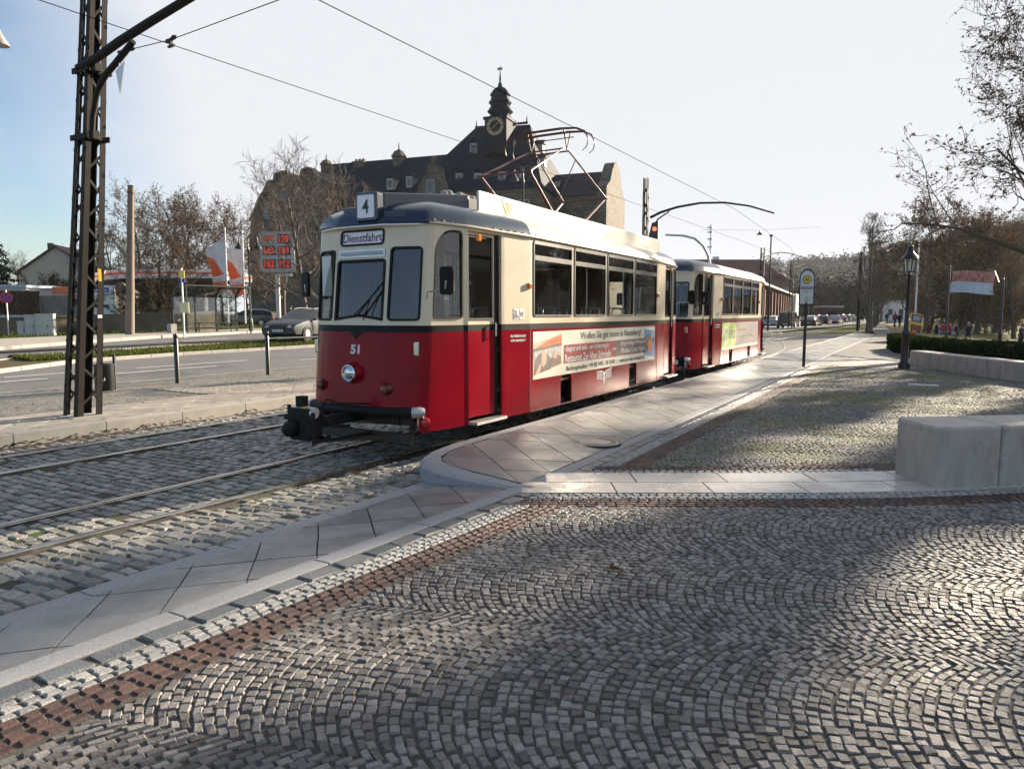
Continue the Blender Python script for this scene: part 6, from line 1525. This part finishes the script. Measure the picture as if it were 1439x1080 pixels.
for i,(u,v,d) in enumerate(sh):
    p=W(u,v,d); plant(SHRUB,'loose bush with ochre leaves at the back of the park lawn',(p.x,p.y,gz(p.x,p.y)),i*2.2,1.2+.25*(i%3),'bushes at the back of the lawn','bush','bush')
av=[(-4.9,64),(-5.2,72),(-5.5,80),(-5.8,88),(-6.1,97),(-6.5,107),(-6.9,118),(-7.4,131),(-7.9,146),(-8.5,163)]
for i,(x,y) in enumerate(av): plant(SLIM,'slim bare avenue tree in the row between tracks and path',(x+.9,y,0),i*1.3,.95+.08*(i%3),'avenue trees along the path')
# ---- left and middle
p=W(432,455,46); plant(BARE,'large bare tree in front of the stone gable, left of the tram roof',(p.x,p.y,.5),.7,.84)
for u,v,d,k,s,rz,lab in ((398,452,66,BARE,.95,2.2,'bare tree behind the fuel price pylon'),(468,451,54,BARE,.86,4,'bare tree directly behind the number box of the tram'),(525,450,78,BARE,.95,1.2,'bare tree behind the leading tram roof'),(350,452,74,RUST,1.0,3.3,'small tree behind the right banner flag'),
 (236,452,64,RUST,1.02,.3,'twiggy tree with rusty leaves right of the concrete pole'),(205,452,67,RUST,1.12,1.9,'rusty-leaved tree behind the concrete pole'),(282,452,66,RUST,.98,2.9,'rusty-leaved tree behind the bus shelter'),(262,450,74,BARE,.95,5,'tall bare tree behind the station canopy'),(312,452,70,RUST,1.02,4.4,'tree with sparse brown leaves behind the left banner flag'),(170,450,72,RUST,.9,3.1,'low rusty tree between the lattice mast and the concrete pole'),(224,453,46,RUST,.62,1.1,'young tree in front of the station canopy, right of the concrete pole'),
 (30,450,85,BARE,.6,2.4,'distant bare tree left of the gabled house'),(835,440,96,BARE,.75,2,'bare tree in front of the round gable at the courthouse right end'),(800,440,92,BARE,.8,5.1,'bare tree in front of the courthouse hip roof'),(760,440,90,BARE,.78,.5,'bare tree below the lit courthouse roof')):
    p=W(u,v,d); plant(k,lab,(p.x,p.y,T(p.x,p.y)-.05),rz,s)
for i,(u,v,d,s,lab) in enumerate(((225,462,45,.9,'ochre bush left of the bus shelter'),(245,460,46.5,1.0,'ochre bush touching the left end of the bus shelter'),(190,458,46,.8,'small bush beside the right wooden hut'),(60,447,62,1.3,'olive bush in front of the gabled house'),(95,446,66,1.2,'brown bush right of the gabled house'))):
    p=W(u,v,d); plant(SHRUB,lab,(p.x,p.y,T(p.x,p.y)),i*1.9,s,'bushes by the station','bush','bush')
# conifer
def conifer(seed,H,rb):
    rr=random.Random(seed); wd=MB(); cr=MB(); wd.tube([(0,0,-.3),(0,0,H)],[.25,.03],8)
    for i in range(46):
        z=H*(.06+.93*i/46); l=rb*(1-z/H)**.8*rr.uniform(.75,1.1)+.15
        for k in range(7):
            a=rr.random()*6.28; d=Vector((cos(a),sin(a),-.18)); tip=Vector((0,0,z))+d*l+Vector((0,0,l*.12)); cr.tube([(0,0,z),tip],[.03,.01],3,0,caps=False)
            for q in range(int(10+22*l/rb)):
                t=rr.random()**.6; c=Vector((0,0,z)).lerp(tip,t)+Vector((rr.gauss(0,.12),rr.gauss(0,.12),rr.gauss(-.1,.1))); u=Vector((rr.gauss(0,1),rr.gauss(0,1),rr.gauss(0,.6)-.5)).normalized(); v=u.orthogonal().normalized(); s=rr.uniform(.12,.26)
                cr.add([c-u*s,c+v*s*.4,c+u*s,c-v*s*.4],[(0,1,2,3)],1,rr.random())
    return wd,cr
CON=Kind(*conifer(2,12,4.0),M['bark'],M['twig'],M['needle'])
p=W(-8,450,62); plant(CON,'dark spruce cut off by the left edge behind the workshop',(p.x,p.y,.5),0,.74)
p=W(133,446,75); plant(CON,'small dark conifer right behind the near lattice mast',(p.x,p.y,.5),1,.55)
# clipped brown beech hedge at left, green hedge at right
def hedge(label,pts,h,w_,leaf,z0=0,dens=260,seed=1,ls=.05,name='hedge'):
    rr=random.Random(seed); p0=Vector(pts[0]); t=thing(name,label,'hedge',p0); core=MB(); lv=MB()
    for i in range(len(pts)-1):
        a=Vector(pts[i])-p0;c=Vector(pts[i+1])-p0; core.bar(a+Vector((0,0,h/2)),c+Vector((0,0,h/2)),w_*.8,h*.92)
        d=(c-a); L_=d.length; d.normalize(); s=Vector((d.y,-d.x,0))
        for k in range(int(L_*dens)):
            u=rr.random()*L_; q=rr.random(); 
            if q<.4: off=s*(w_/2)+Vector((0,0,rr.random()*h))
            elif q<.55: off=-s*(w_/2)+Vector((0,0,rr.random()*h))
            else: off=s*(rr.random()-.5)*w_+Vector((0,0,h))
            g=noise.noise(Vector((u*.8,i*3,0)))*.05
            cc=a+d*u+off+Vector((rr.gauss(0,.03),rr.gauss(0,.03),rr.gauss(0,.03)+g)); x=Vector((rr.gauss(0,1),rr.gauss(0,1),rr.gauss(0,1))).normalized(); y=x.orthogonal().normalized(); z=ls*rr.uniform(.6,1.3)
            lv.add([cc-x*z,cc+y*z*.6,cc+x*z,cc-y*z*.6],[(0,1,2,3)],0,rr.random())
    core.build('twig_core',mat('hedge_core',(.02,.022,.01) if leaf is M['hedgeleaf'] else (.07,.045,.03),.9),t); lv.build('foliage',leaf,t); return t
hedge('low clipped green hedge curving behind the long stone wall',[(-.95,37.5,.0),(-.5,33.5,.02),(1.0,29.2,.05),(3.2,25.6,.08),(6.2,21.8,.1)],.74,1.0,M['hedgeleaf'],dens=700,ls=.055)
hedge('second low hedge, farther back along the park lawn',[(.2,38.5,-.1),(2.2,34.5,-.05),(5.0,31,-.0),(9,27.5,.0)],.6,.9,M['hedgeleaf'],dens=500,seed=4,ls=.055)
b=MB(); a=[W(-30,470,40),W(10,468,40.5),W(58,466,41.5)]; hedge('brown beech hedge standing over the old wall at left',[(q.x,q.y,1.6) for q in a],1.35,.7,M['leafbrown'],dens=420,seed=6,ls=.06)
# lawn at right
sheet('lawn',M['grass'],[(24,6.5,40),(28,2.4,40),(32,.6,40),(38,-.4,40),(46,-.8,40),(60,-1.2,40),(90,-1.6,45),(140,-2,60)],5,.0)
def fr_(rr):
    y=27+rr.random()**1.3*50; x=1.5+rr.random()*12
    return (x,y,T(x,y)-.01)
tufts('lawn_grass',7000,fr_,.10,.05,M['grassblade'],15)
# ---- hills with woodland
b=MB(); rows=[]
HP=[(-420,900),(-250,860),(-120,800),(-60,760),(0,740),(60,720),(140,700),(240,660),(360,600)]
def hillz(x,k): return (52+10*sin(x*.013+1)+6*sin(x*.031))*smooth(k)
for k in range(9):
    rows.append([(x+ (1-k/8)*40,y-(1-k/8)*330,hillz(x,k/8)-2) for x,y in HP])
b.grid(rows); struct(b.build('hill',mat('wooded_hill_ground',(.03,.027,.022),.95,spec=.02,c2=(.045,.038,.03),nscale=.02),smooth=60))
rr2=random.Random(5); b=MB()
for i in range(2600):
    t=rr2.random()*(len(HP)-1); j=int(t); f=t-j; x=lerp(HP[j][0],HP[j+1][0],f); y=lerp(HP[j][1],HP[j+1][1],f); k=rr2.random()**.7
    X=x+(1-k)*40; Y=y-(1-k)*330; Zg=hillz(x,k)-2; s=rr2.uniform(3.5,7)
    for q in range(44):
        c=Vector((X+rr2.gauss(0,s*.42),Y+rr2.gauss(0,s*.42),Zg+s*.9+rr2.gauss(0,s*.5))); u=Vector((rr2.gauss(0,1),rr2.gauss(0,1),rr2.gauss(0,1))).normalized(); v=u.orthogonal().normalized(); z=s*.21*rr2.uniform(.5,1.2)
        b.add([c-u*z,c+v*z*.6,c+u*z,c-v*z*.6],[(0,1,2,3)],0,rr2.random())
stuff(b.build('hill_woodland',leaf_mat('distant_wood',(.016,.015,.013),(.036,.032,.027),.0)))
rr3=random.Random(8); b=MB()
for i in range(260):
    u=rr3.uniform(1085,1262); d=rr3.uniform(170,300); p=W(u,452,d); s=rr3.uniform(3,5.5)
    b.tube([(p.x,p.y,0),(p.x,p.y,s)],[.2,.08],4,0,caps=False)
    for q in range(70):
        c=Vector((p.x+rr3.gauss(0,s*.4),p.y+rr3.gauss(0,s*.4),s*1.3+rr3.gauss(0,s*.5))); w_=Vector((rr3.gauss(0,1),rr3.gauss(0,1),rr3.gauss(0,1))).normalized(); v=w_.orthogonal().normalized(); z=s*.10*rr3.uniform(.5,1.2)
        b.add([c-w_*z,c+v*z*.6,c+w_*z,c-v*z*.6],[(0,1,2,3)],0,rr3.random())
stuff(b.build('roadside_wood',leaf_mat('roadside_wood_twigs',(.02,.018,.015),(.045,.038,.03),.02)))
# ================================================================== RIGHT FOREGROUND
bench=thing('stone_bench','massive travertine block bench at the right edge of the plaza','bench',(.14,7.61,ZP))
fe=[(0,0),(.55,.41),(1.25,.95),(2.15,1.52),(3.1,2.0)]; 
def perp(i):
    a=Vector(fe[max(0,i-1)]);c=Vector(fe[min(len(fe)-1,i+1)]); d=(c-a).normalized(); return Vector((-d.y,d.x))
for i in range(len(fe)-1):
    a=Vector(fe[i]);c=Vector(fe[i+1]); d=(c-a).normalized(); a2=a+d*(.002 if i else 0); c2=c-d*.003
    na=Vector((-.34,.56)).normalized() if i==0 else perp(i); nc=perp(i+1)
    b=MB(); b.prism([(a2.x,a2.y),(c2.x,c2.y),(c2.x+nc.x*.64,c2.y+nc.y*.64),(a2.x+na.x*.65,a2.y+na.y*.65)],-.05,.585); b.build('stone_block',M['travertine'],bench,bevel=.035)
lw_=thing('stone_wall','long low travertine wall with sunlit top in front of the hedge','wall',(-.36,25.6,ZP))
wpts=[(0,0),(.55,-1.3),(1.15,-2.6),(1.8,-3.8),(2.47,-5.0),(3.3,-6.3),(4.2,-7.5),(5.3,-8.7)]
for i in range(len(wpts)-1):
    a=Vector(wpts[i]);c=Vector(wpts[i+1]); d=(c-a).normalized(); n=Vector((-d.y,d.x)); a=a+d*.004;c=c-d*.004
    b=MB(); b.prism([(a.x,a.y),(c.x,c.y),(c.x+n.x*.5,c.y+n.y*.5),(a.x+n.x*.5,a.y+n.y*.5)],-.05,.47); b.build('stone_block',M['travertine'],lw_,bevel=.03)
def lantern(label,p,H_,sc=1.):
    t=thing('street_lantern',label,'street lamp',p,0,'black lanterns on posts'); k=H_
    b=MB(); b.lathe([(.16,-.1),(.16,.14),(.125,.2),(.10,.28),(.095,.95),(.12,1.0),(.12,1.06),(.08,1.14),(.06,1.3),(.052,1.5),(.045,k-.92),(.06,k-.9),(.06,k-.86),(.04,k-.84),(.04,k-.78)],n=16); b.build('post',M['black'],t,smooth=45)
    b=MB(); b.lathe([(.095,k-.78),(.165,k-.40)],n=6); gl=b.build('lantern_glass',M['lightglass'],t)
    b=MB()
    for j in range(6):
        a=j*pi/3; b.bar((.10*cos(a),.10*sin(a),k-.78),(.17*cos(a),.17*sin(a),k-.40),.018,.018)
    for r,z in ((.10,k-.78),(.17,k-.40)):
        b.tube([(r*cos(j*pi/3),r*sin(j*pi/3),z) for j in range(7)],.016,5)
    b.build('lantern_frame',M['black'],t)
    b=MB(); b.lathe([(.225,k-.41),(.21,k-.37),(.12,k-.26),(.085,k-.20),(.075,k-.10),(.09,k-.08),(.05,k-.03),(.001,k)],n=12); b.build('lantern_roof',M['black'],t,smooth=35)
    b=MB(); b.tube([(0,0,k-.78),(0,0,k-.5)],.035,8); b.build('burner',M['white'],t)
    return t
lantern('tall black lantern on a post at the corner of the plaza',(-.46,23.9,ZP),3.62)
p=W(1321.5,473,74); lantern('small distant black lantern behind the group of walkers',(p.x,p.y,gz(p.x,p.y)),W(1321.5,410,74).z-gz(p.x,p.y))
hp=thing('stop_sign_post','tram stop sign with a yellow H roundel on a dark post on the platform','tram stop sign',(-3.12,23.1,zp(-3.3,23)),R(14))
b=MB(); b.tube([(0,0,-.1),(0,0,1.95)],.045,10); b.tube([(0,0,1.55),(0,0,1.86)],.085,10); b.build('post',M['black'],hp,smooth=45)
def arch(w_,h0,h1,n=10): 
    return [(-w_,h0),(w_,h0),(w_,h1)]+[(w_*cos(R(180*k/n))*1.0,h1+w_*1.25*sin(R(180*k/n))) for k in range(1,n)]+[(-w_,h1)]
b=MB(); b.prism(arch(.215,1.86,2.68),-.03,.03,0,Matrix.Rotation(pi/2,4,'X')); fr=b.build('sign_frame',M['black'],hp)
b=MB(); b.prism(arch(.185,1.90,2.66),.031,.035,0,Matrix.Rotation(pi/2,4,'X')); b.build('sign_panel',mat('sign_panel_white',(.62,.62,.64),.35),fr)
def disc(r,o,m,nm,z=2.62): b=MB(); b.plate(lambda a,c:Vector((a,-o,z+c)),[(r*cos(R(t)),r*sin(R(t))) for t in range(0,360,15)],[],-.002,0); return b.build(nm,m,fr)
M['hgreen']=mat('sign_green',(.02,.10,.04),.4)
disc(.128,.0375,M['hgreen'],'roundel_ring'); disc(.108,.0400,M['yellow'],'roundel'); text('H',.085,.11,(0,-.0425,2.62),(1,0,0),(0,0,1),M['hgreen'],fr,bold=.04)
b=MB(); b.box((0,-.038,2.375),(.33,.006,.075)); b.build('name_band',M['violet'],fr); text('Theaterplatz',.27,.04,(0,-.0415,2.375),(1,0,0),(0,0,1),M['white'],fr); text('Linie 4',.20,.045,(0,-.037,2.27),(1,0,0),(0,0,1),M['ink'],fr)
b=MB(); b.plate(lambda a,c:Vector((a,-.0375,2.03+c)),[(-.08,-.06),(.08,-.06),(0,.10)],[[(-.05,-.042),(.05,-.042),(0,.06)]],-.001,0); b.build('line_symbol',M['printgrey'],fr)
# poster stand, flagpoles, banner
ap=W(1285,470,44); ab=thing('poster_stand','leaning yellow-framed poster stand with colourful pictures behind the hedge','poster stand',(ap.x,ap.y,gz(ap.x,ap.y)),YAW+R(10)); ab.rotation_euler=(R(-8),R(9),YAW+R(10))
b=MB(); b.box((0,0,1.05),(.82,.07,1.75)); b.build('frame',M['yellow'],ab,bevel=.01)
for m,z,h_,w_ in ((M['signblue'],1.62,.48,.72),(M['printgrey'],1.62,.34,.52),(M['printdark'],.78,.86,.72)):
    b=MB(); b.box((0,-.04-.004*(m is M['printgrey']),z),(w_,.014,h_)); b.build('poster',m,ab)
for m,po in ((M['printred'],[(-.2,.95),(.2,.9),(.25,1.1),(.0,1.2),(-.2,1.1)]),(M['printorange'],[(-.3,.6),(.0,.55),(.05,.85),(-.2,.9)]),(M['skyblue'],[(.0,.4),(.3,.42),(.3,.7),(.08,.75)]),(M['stickerw'],[(-.3,.4),(-.1,.38),(-.1,.5),(-.28,.52)])):
    b=MB(); b.plate(lambda a,z:Vector((a,-.05,z)),po,[],-.003,0); b.build('print',m,ab)
for x in (-.36,.36): b=MB(); b.bar((x,.03,-.3),(x,.03,.3),.05,.05); b.build('leg',M['alu'],ab)
for u,vt,lab in ((1273.5,324,'white flagpole just left of the lantern roof, without a flag'),(1284.5,318,'taller white flagpole right of the lantern, without a flag')):
    p=W(u,470,56); t=thing('flagpole',lab,'flagpole',(p.x,p.y,gz(p.x,p.y)),0,'white flagpoles'); z=W(u,vt,56).z-t.location.z
    b=MB(); b.tube([(0,0,-.2),(0,0,z)],[.09,.05],8); b.build('pole',M['alu'],t,smooth=50)
    b=MB(); b.lathe([(.05,0),(.09,.06),(.001,.14)],c=(0,0,z),n=8); b.build('finial',M['alu'],t)
def bpost(u,vt,vb,d,lab):
    p=W(u,vb,d); t=thing('banner_post',lab,'post',(p.x,p.y,gz(p.x,p.y)),0,'dark banner posts'); z=W(u,vt,d).z-t.location.z
    b=MB(); b.lathe([(.17,-.2),(.17,.25),(.12,.4),(.11,1.0),(.14,1.05),(.07,1.25),(.05,z),(.001,z+.05)],n=10); b.build('post',M['black'],t,smooth=45); return t
bpost(1329.5,374,470,52,'dark thin post left of the hanging banner'); bpost(1404.5,392,480,42,'dark post with a stout base right of the hanging banner')
a0=W(1337,396,50); a1=W(1397,397,46); bw=(a1-a0); hb=W(1337,384,50).z-W(1337,414,50).z
bt=thing('hanging_banner','red, white and blue printed banner stretched between two dark posts','banner',a0); 
b=MB(); rws=[]
for i in range(9):
    f=i/8; rws.append([tuple(bw*f+Vector((.06*sin(f*7+j),.06*cos(f*6+j),hb*(.5-j/6)+.05*sin(f*5)))) for j in range(7)])
for i in range(8):
    for j in range(6): b.add([rws[i][j],rws[i+1][j],rws[i+1][j+1],rws[i][j+1]],[(0,1,2,3)],0 if j<3 else 1)
b.build('cloth',[mat('banner_red',(.45,.08,.07),.7,c2=(.5,.38,.34),nscale=3.5,c3=(.3,.03,.03),c3scale=1.6),mat('banner_blue',(.42,.52,.68),.7,c2=(.62,.66,.72),nscale=3,c3=(.10,.12,.25),c3scale=2.6,c3lo=.58,c3hi=.64)],bt,weld=True,smooth=60)
b=MB()
for p_,q_ in ((Vector((0,0,hb*.5)),W(1330,378,51)-a0),(Vector((0,0,-hb*.5)),W(1330,418,51)-a0),(bw+Vector((0,0,hb*.5)),W(1404,396,42.5)-a0),(bw+Vector((0,0,-hb*.5)),W(1404,418,42.5)-a0)): b.tube([p_,q_],.012,4)
b.build('rope',M['iron'],bt)
# ================================================================== PEOPLE
def skinfig(nm,verts,edges,radii,m,par):
    me=bpy.data.meshes.new(nm); me.from_pydata(verts,edges,[]); me.materials.append(m); o=bpy.data.objects.new(nm,me); COL.objects.link(o); o.parent=par
    o.modifiers.new('Skin','SKIN')
    for i,r in enumerate(radii): me.skin_vertices[0].data[i].radius=(r,r)
    me.skin_vertices[0].data[0].use_root=True
    s=o.modifiers.new('Sub','SUBSURF'); s.levels=1; s.render_levels=1
    me.polygons.foreach_set('use_smooth',[True]*len(me.polygons)); return o
def person(label,pos,rz,coat,trous,hair,stride=.25,H_=1.7,bag=None,coatlen=.55,group=None,hat=None):
    t=thing('person',label,'person',pos,rz,group); k=H_/1.7; s=stride
    V=[(0,0,.95),(0,0,1.15),(0,0,1.38),(0,-.01,1.47),(0,-.02,1.58),(0,-.02,1.68),(.09,0,.90),(.10,-s*.45,.50),(.10,-s*.8+.04,.09),(.10,-s*.8-.13,.05),(-.09,0,.90),(-.10,s*.2,.50),(-.10,s*.85,.11),(-.10,s*.85-.15,.05),
       (.17,0,1.40),(.23,s*.25,1.13),(.24,s*.1,.90),(.24,s*.05-.03,.80),(-.17,0,1.40),(-.23,-s*.2,1.13),(-.24,-s*.45,.92),(-.24,-s*.55,.83)]
    E_=[(0,1),(1,2),(2,3),(3,4),(4,5),(0,6),(6,7),(7,8),(8,9),(0,10),(10,11),(11,12),(12,13),(2,14),(14,15),(15,16),(16,17),(2,18),(18,19),(19,20),(20,21)]
    r=[.13,.12,.13,.06,.095,.075,.085,.06,.042,.035,.085,.06,.042,.035,.06,.045,.034,.03,.06,.045,.034,.03]
    V=[(x*k,y*k,z*k) for x,y,z in V]; r=[q*k for q in r]
    skinfig('body',V,E_,r,M['skin'],t)
    def sub(idx,inc,nm,m,gap):
        mp={v:i for i,v in enumerate(idx)}; ed=[(mp[a],mp[c]) for a,c in E_ if a in mp and c in mp]
        return skinfig(nm,[V[i] for i in idx],ed,[r[i]+gap for i in idx],m,t)
    sub([0,6,7,8,10,11,12],0,'trousers',trous,.018); ct=sub([1,2,14,15,16,18,19,20,0],0,'coat',coat,.032)
    b=MB(); hz=(.95-coatlen+.3)*k; b.lathe([(.19*k,hz),(.185*k,.95*k),(.17*k,1.15*k)],n=12,M=Matrix.Scale(.8,4,(0,1,0))); b.build('coat_skirt',coat,t,smooth=60)
    b=MB(); b.lathe([(.085,-.04),(.108,.02),(.105,.07),(.07,.115),(.001,.125)],c=(0,.005,1.62*k),n=12); b.build('hat' if hat else 'hair',hat or hair,t,smooth=60)
    for i,j in ((8,9),(12,13)):
        b=MB(); b.tube([Vector(V[i])+Vector((0,.04,-.03)),Vector(V[i])+Vector((0,-.05,-.035)),V[j]],[.05,.05,.035],8); b.build('shoe',M['rubber'],t,smooth=60)
    if bag: b=MB(); b.box((.27*k,-.02,.78*k),(.12,.32,.30)); bgo=b.build('handbag',bag,t,bevel=.03); b=MB(); b.tube([(.27*k,-.1,.9*k),(.26*k,-.05,1.0*k),(.27*k,.06,.9*k)],.01,5); b.build('strap',bag,bgo)
    return t
cl=lambda n,c: mat(n,c,.85,nscale=8)
RED=cl('red_jacket',(.42,.03,.04));DKR=cl('wine_red_coat',(.16,.02,.03));NAV=cl('navy_coat',(.02,.025,.045));BLK=cl('black_coat',(.015,.015,.018));JEAN=cl('blue_jeans',(.05,.08,.14));GRY=cl('grey_coat',(.10,.10,.11));BRN=cl('brown_hair',(.06,.035,.02));GHR=cl('grey_hair',(.45,.43,.4));RHR=cl('ginger_hair',(.35,.12,.04));LIL=cl('lilac_scarf',(.4,.28,.5))
folk=[(1304.5,473,66,DKR,BLK,BRN,None,'person in a long wine red coat beside the tree trunk, leftmost of the walkers',.9),(1315.5,474,66,BLK,BLK,GHR,None,'person in a black jacket with grey hair right of the wine red coat',.45),(1324.5,475,65,RED,JEAN,BRN,LIL,'person in a bright red jacket with blue jeans and a lilac bag',.45),(1334,475,65,RED,BLK,BRN,None,'person in a red jacket with black trousers',.45),
(1343,477,62,NAV,BLK,RHR,LIL,'person with ginger hair in a navy coat carrying a pale bag',.55),(1360,477,62,NAV,BLK,GHR,GRY,'person with white hair in a dark long coat, rightmost of the walking group',.75),(1434,489,50,NAV,BLK,BRN,None,'person in a dark coat cut off by the right edge',.8),
(1257,459,84,RED,JEAN,BRN,None,'person in red with jeans on the path near the white house',.45),(1264,459,82,BLK,BLK,BRN,None,'person in black beside the one in red on the path',.5),(1246,453,120,BLK,BLK,BRN,None,'dark clothed person far away on the path',.5)]
for i,(u,v,d,ct,tr,hr,bg_,lab,cl_) in enumerate(folk):
    p=W(u,v,d); z=gz(p.x,p.y)+.02 if i<7 else .125
    person(lab,(p.x,p.y,z),R(200+i*37%60) if i<7 else R(20*i),ct,tr,hr,.22+.05*(i%3),1.68+.03*(i%4),bg_,cl_)
p=W(409,459,58); person('person in a dark jacket and scarf walking behind the grey estate car',(p.x,p.y,p.z-.05 if False else .6),R(40),BLK,JEAN,BRN,.25,1.72,None,.5)
# ================================================================== LIGHT, SKY, CAMERA
SAZ, SEL = R(17), R(16.5)      # sun azimuth measured from +Y towards +X, and elevation
S={'sun':5.,'sky':.058,'exp':1.75,'cl':4.4}
sun=bpy.data.lights.new('sun','SUN'); sun.energy=S['sun']; sun.angle=R(.6); sun.color=(1,.85,.66)
so=bpy.data.objects.new('sun',sun); COL.objects.link(so)
sd=Vector((sin(SAZ)*cos(SEL),cos(SAZ)*cos(SEL),sin(SEL)))
so.rotation_euler=sd.to_track_quat('Z','Y').to_euler(); so.location=sd*80
w=bpy.data.worlds.new('World'); bpy.context.scene.world=w; w.use_nodes=True
nt=w.node_tree; L=nt.links.new; bg=nt.nodes['Background']
sky=nd(nt,'ShaderNodeTexSky'); sky.sky_type='NISHITA'; sky.sun_disc=False; sky.sun_elevation=SEL; sky.sun_rotation=SAZ
sky.air_density=1.0; sky.dust_density=.9; sky.ozone_density=2.5; sky.altitude=100
tc=nd(nt,'ShaderNodeTexCoord'); mp=nd(nt,'ShaderNodeMapping'); mp.inputs['Scale'].default_value=(1.4,1.4,4.5)
nz=nd(nt,'ShaderNodeTexNoise'); nz.inputs['Scale'].default_value=1.6; nz.inputs['Detail'].default_value=7; nz.inputs['Roughness'].default_value=.62
mr=nd(nt,'ShaderNodeMapRange'); mr.inputs['From Min'].default_value=.42; mr.inputs['From Max'].default_value=.72
L(tc.outputs['Generated'],mp.inputs['Vector']); L(mp.outputs[0],nz.inputs['Vector']); L(nz.outputs['Fac'],mr.inputs['Value'])
dp=nd(nt,'ShaderNodeVectorMath',operation='DOT_PRODUCT'); dp.inputs[1].default_value=tuple(sd); L(tc.outputs['Generated'],dp.inputs[0])
ng=nd(nt,'ShaderNodeMapRange'); ng.inputs['From Min'].default_value=.20; ng.inputs['From Max'].default_value=.38; ng.inputs['To Min'].default_value=0.0; L(dp.outputs['Value'],ng.inputs['Value'])
ad_=nd(nt,'ShaderNodeMath',operation='MULTIPLY_ADD'); ad_.inputs[1].default_value=.28; L(mr.outputs[0],ad_.inputs[0]); L(ng.outputs[0],ad_.inputs[2]); ad_.use_clamp=True
mx=nd(nt,'ShaderNodeMix',data_type='RGBA'); mx.inputs[7].default_value=(S['cl']*.97,S['cl'],S['cl']*1.06,1); L(ad_.outputs[0],mx.inputs[0])
L(sky.outputs[0],mx.inputs[6]); L(mx.outputs[2],bg.inputs[0]); bg.inputs[1].default_value=S['sky']
hz=MB(); hz.box((-20,440,39),(1700,1100,84)); ho=stuff(hz.build('haze',[])); hm=bpy.data.materials.new('haze_air'); hm.use_nodes=True; hn=hm.node_tree; hn.nodes.clear()
ov=nd(hn,'ShaderNodeOutputMaterial'); pv=nd(hn,'ShaderNodeVolumePrincipled'); pv.inputs['Color'].default_value=(.82,.87,.93,1); pv.inputs['Density'].default_value=.00013; pv.inputs['Anisotropy'].default_value=.2
hn.links.new(pv.outputs[0],ov.inputs['Volume']); ho.data.materials.append(hm)
sc=bpy.context.scene
cd=bpy.data.cameras.new('camera'); cam=bpy.data.objects.new('camera',cd); COL.objects.link(cam)
cd.sensor_fit='HORIZONTAL'; cd.sensor_width=36; cd.lens=FPX*36/1439.; cd.clip_end=6000; cd.clip_start=.05
cam.location=(0,0,EYE); cam.rotation_euler=(pi/2-PITCH,0,YAW)
sc.camera=cam
vs=sc.view_settings; vs.view_transform='Standard'; vs.look='None'; vs.gamma=1; vs.exposure=S['exp']; vs.use_curve_mapping=False
sc.cycles.max_bounces=6; sc.cycles.transparent_max_bounces=24; sc.cycles.use_denoising=True
sc.cycles.sample_clamp_indirect=4
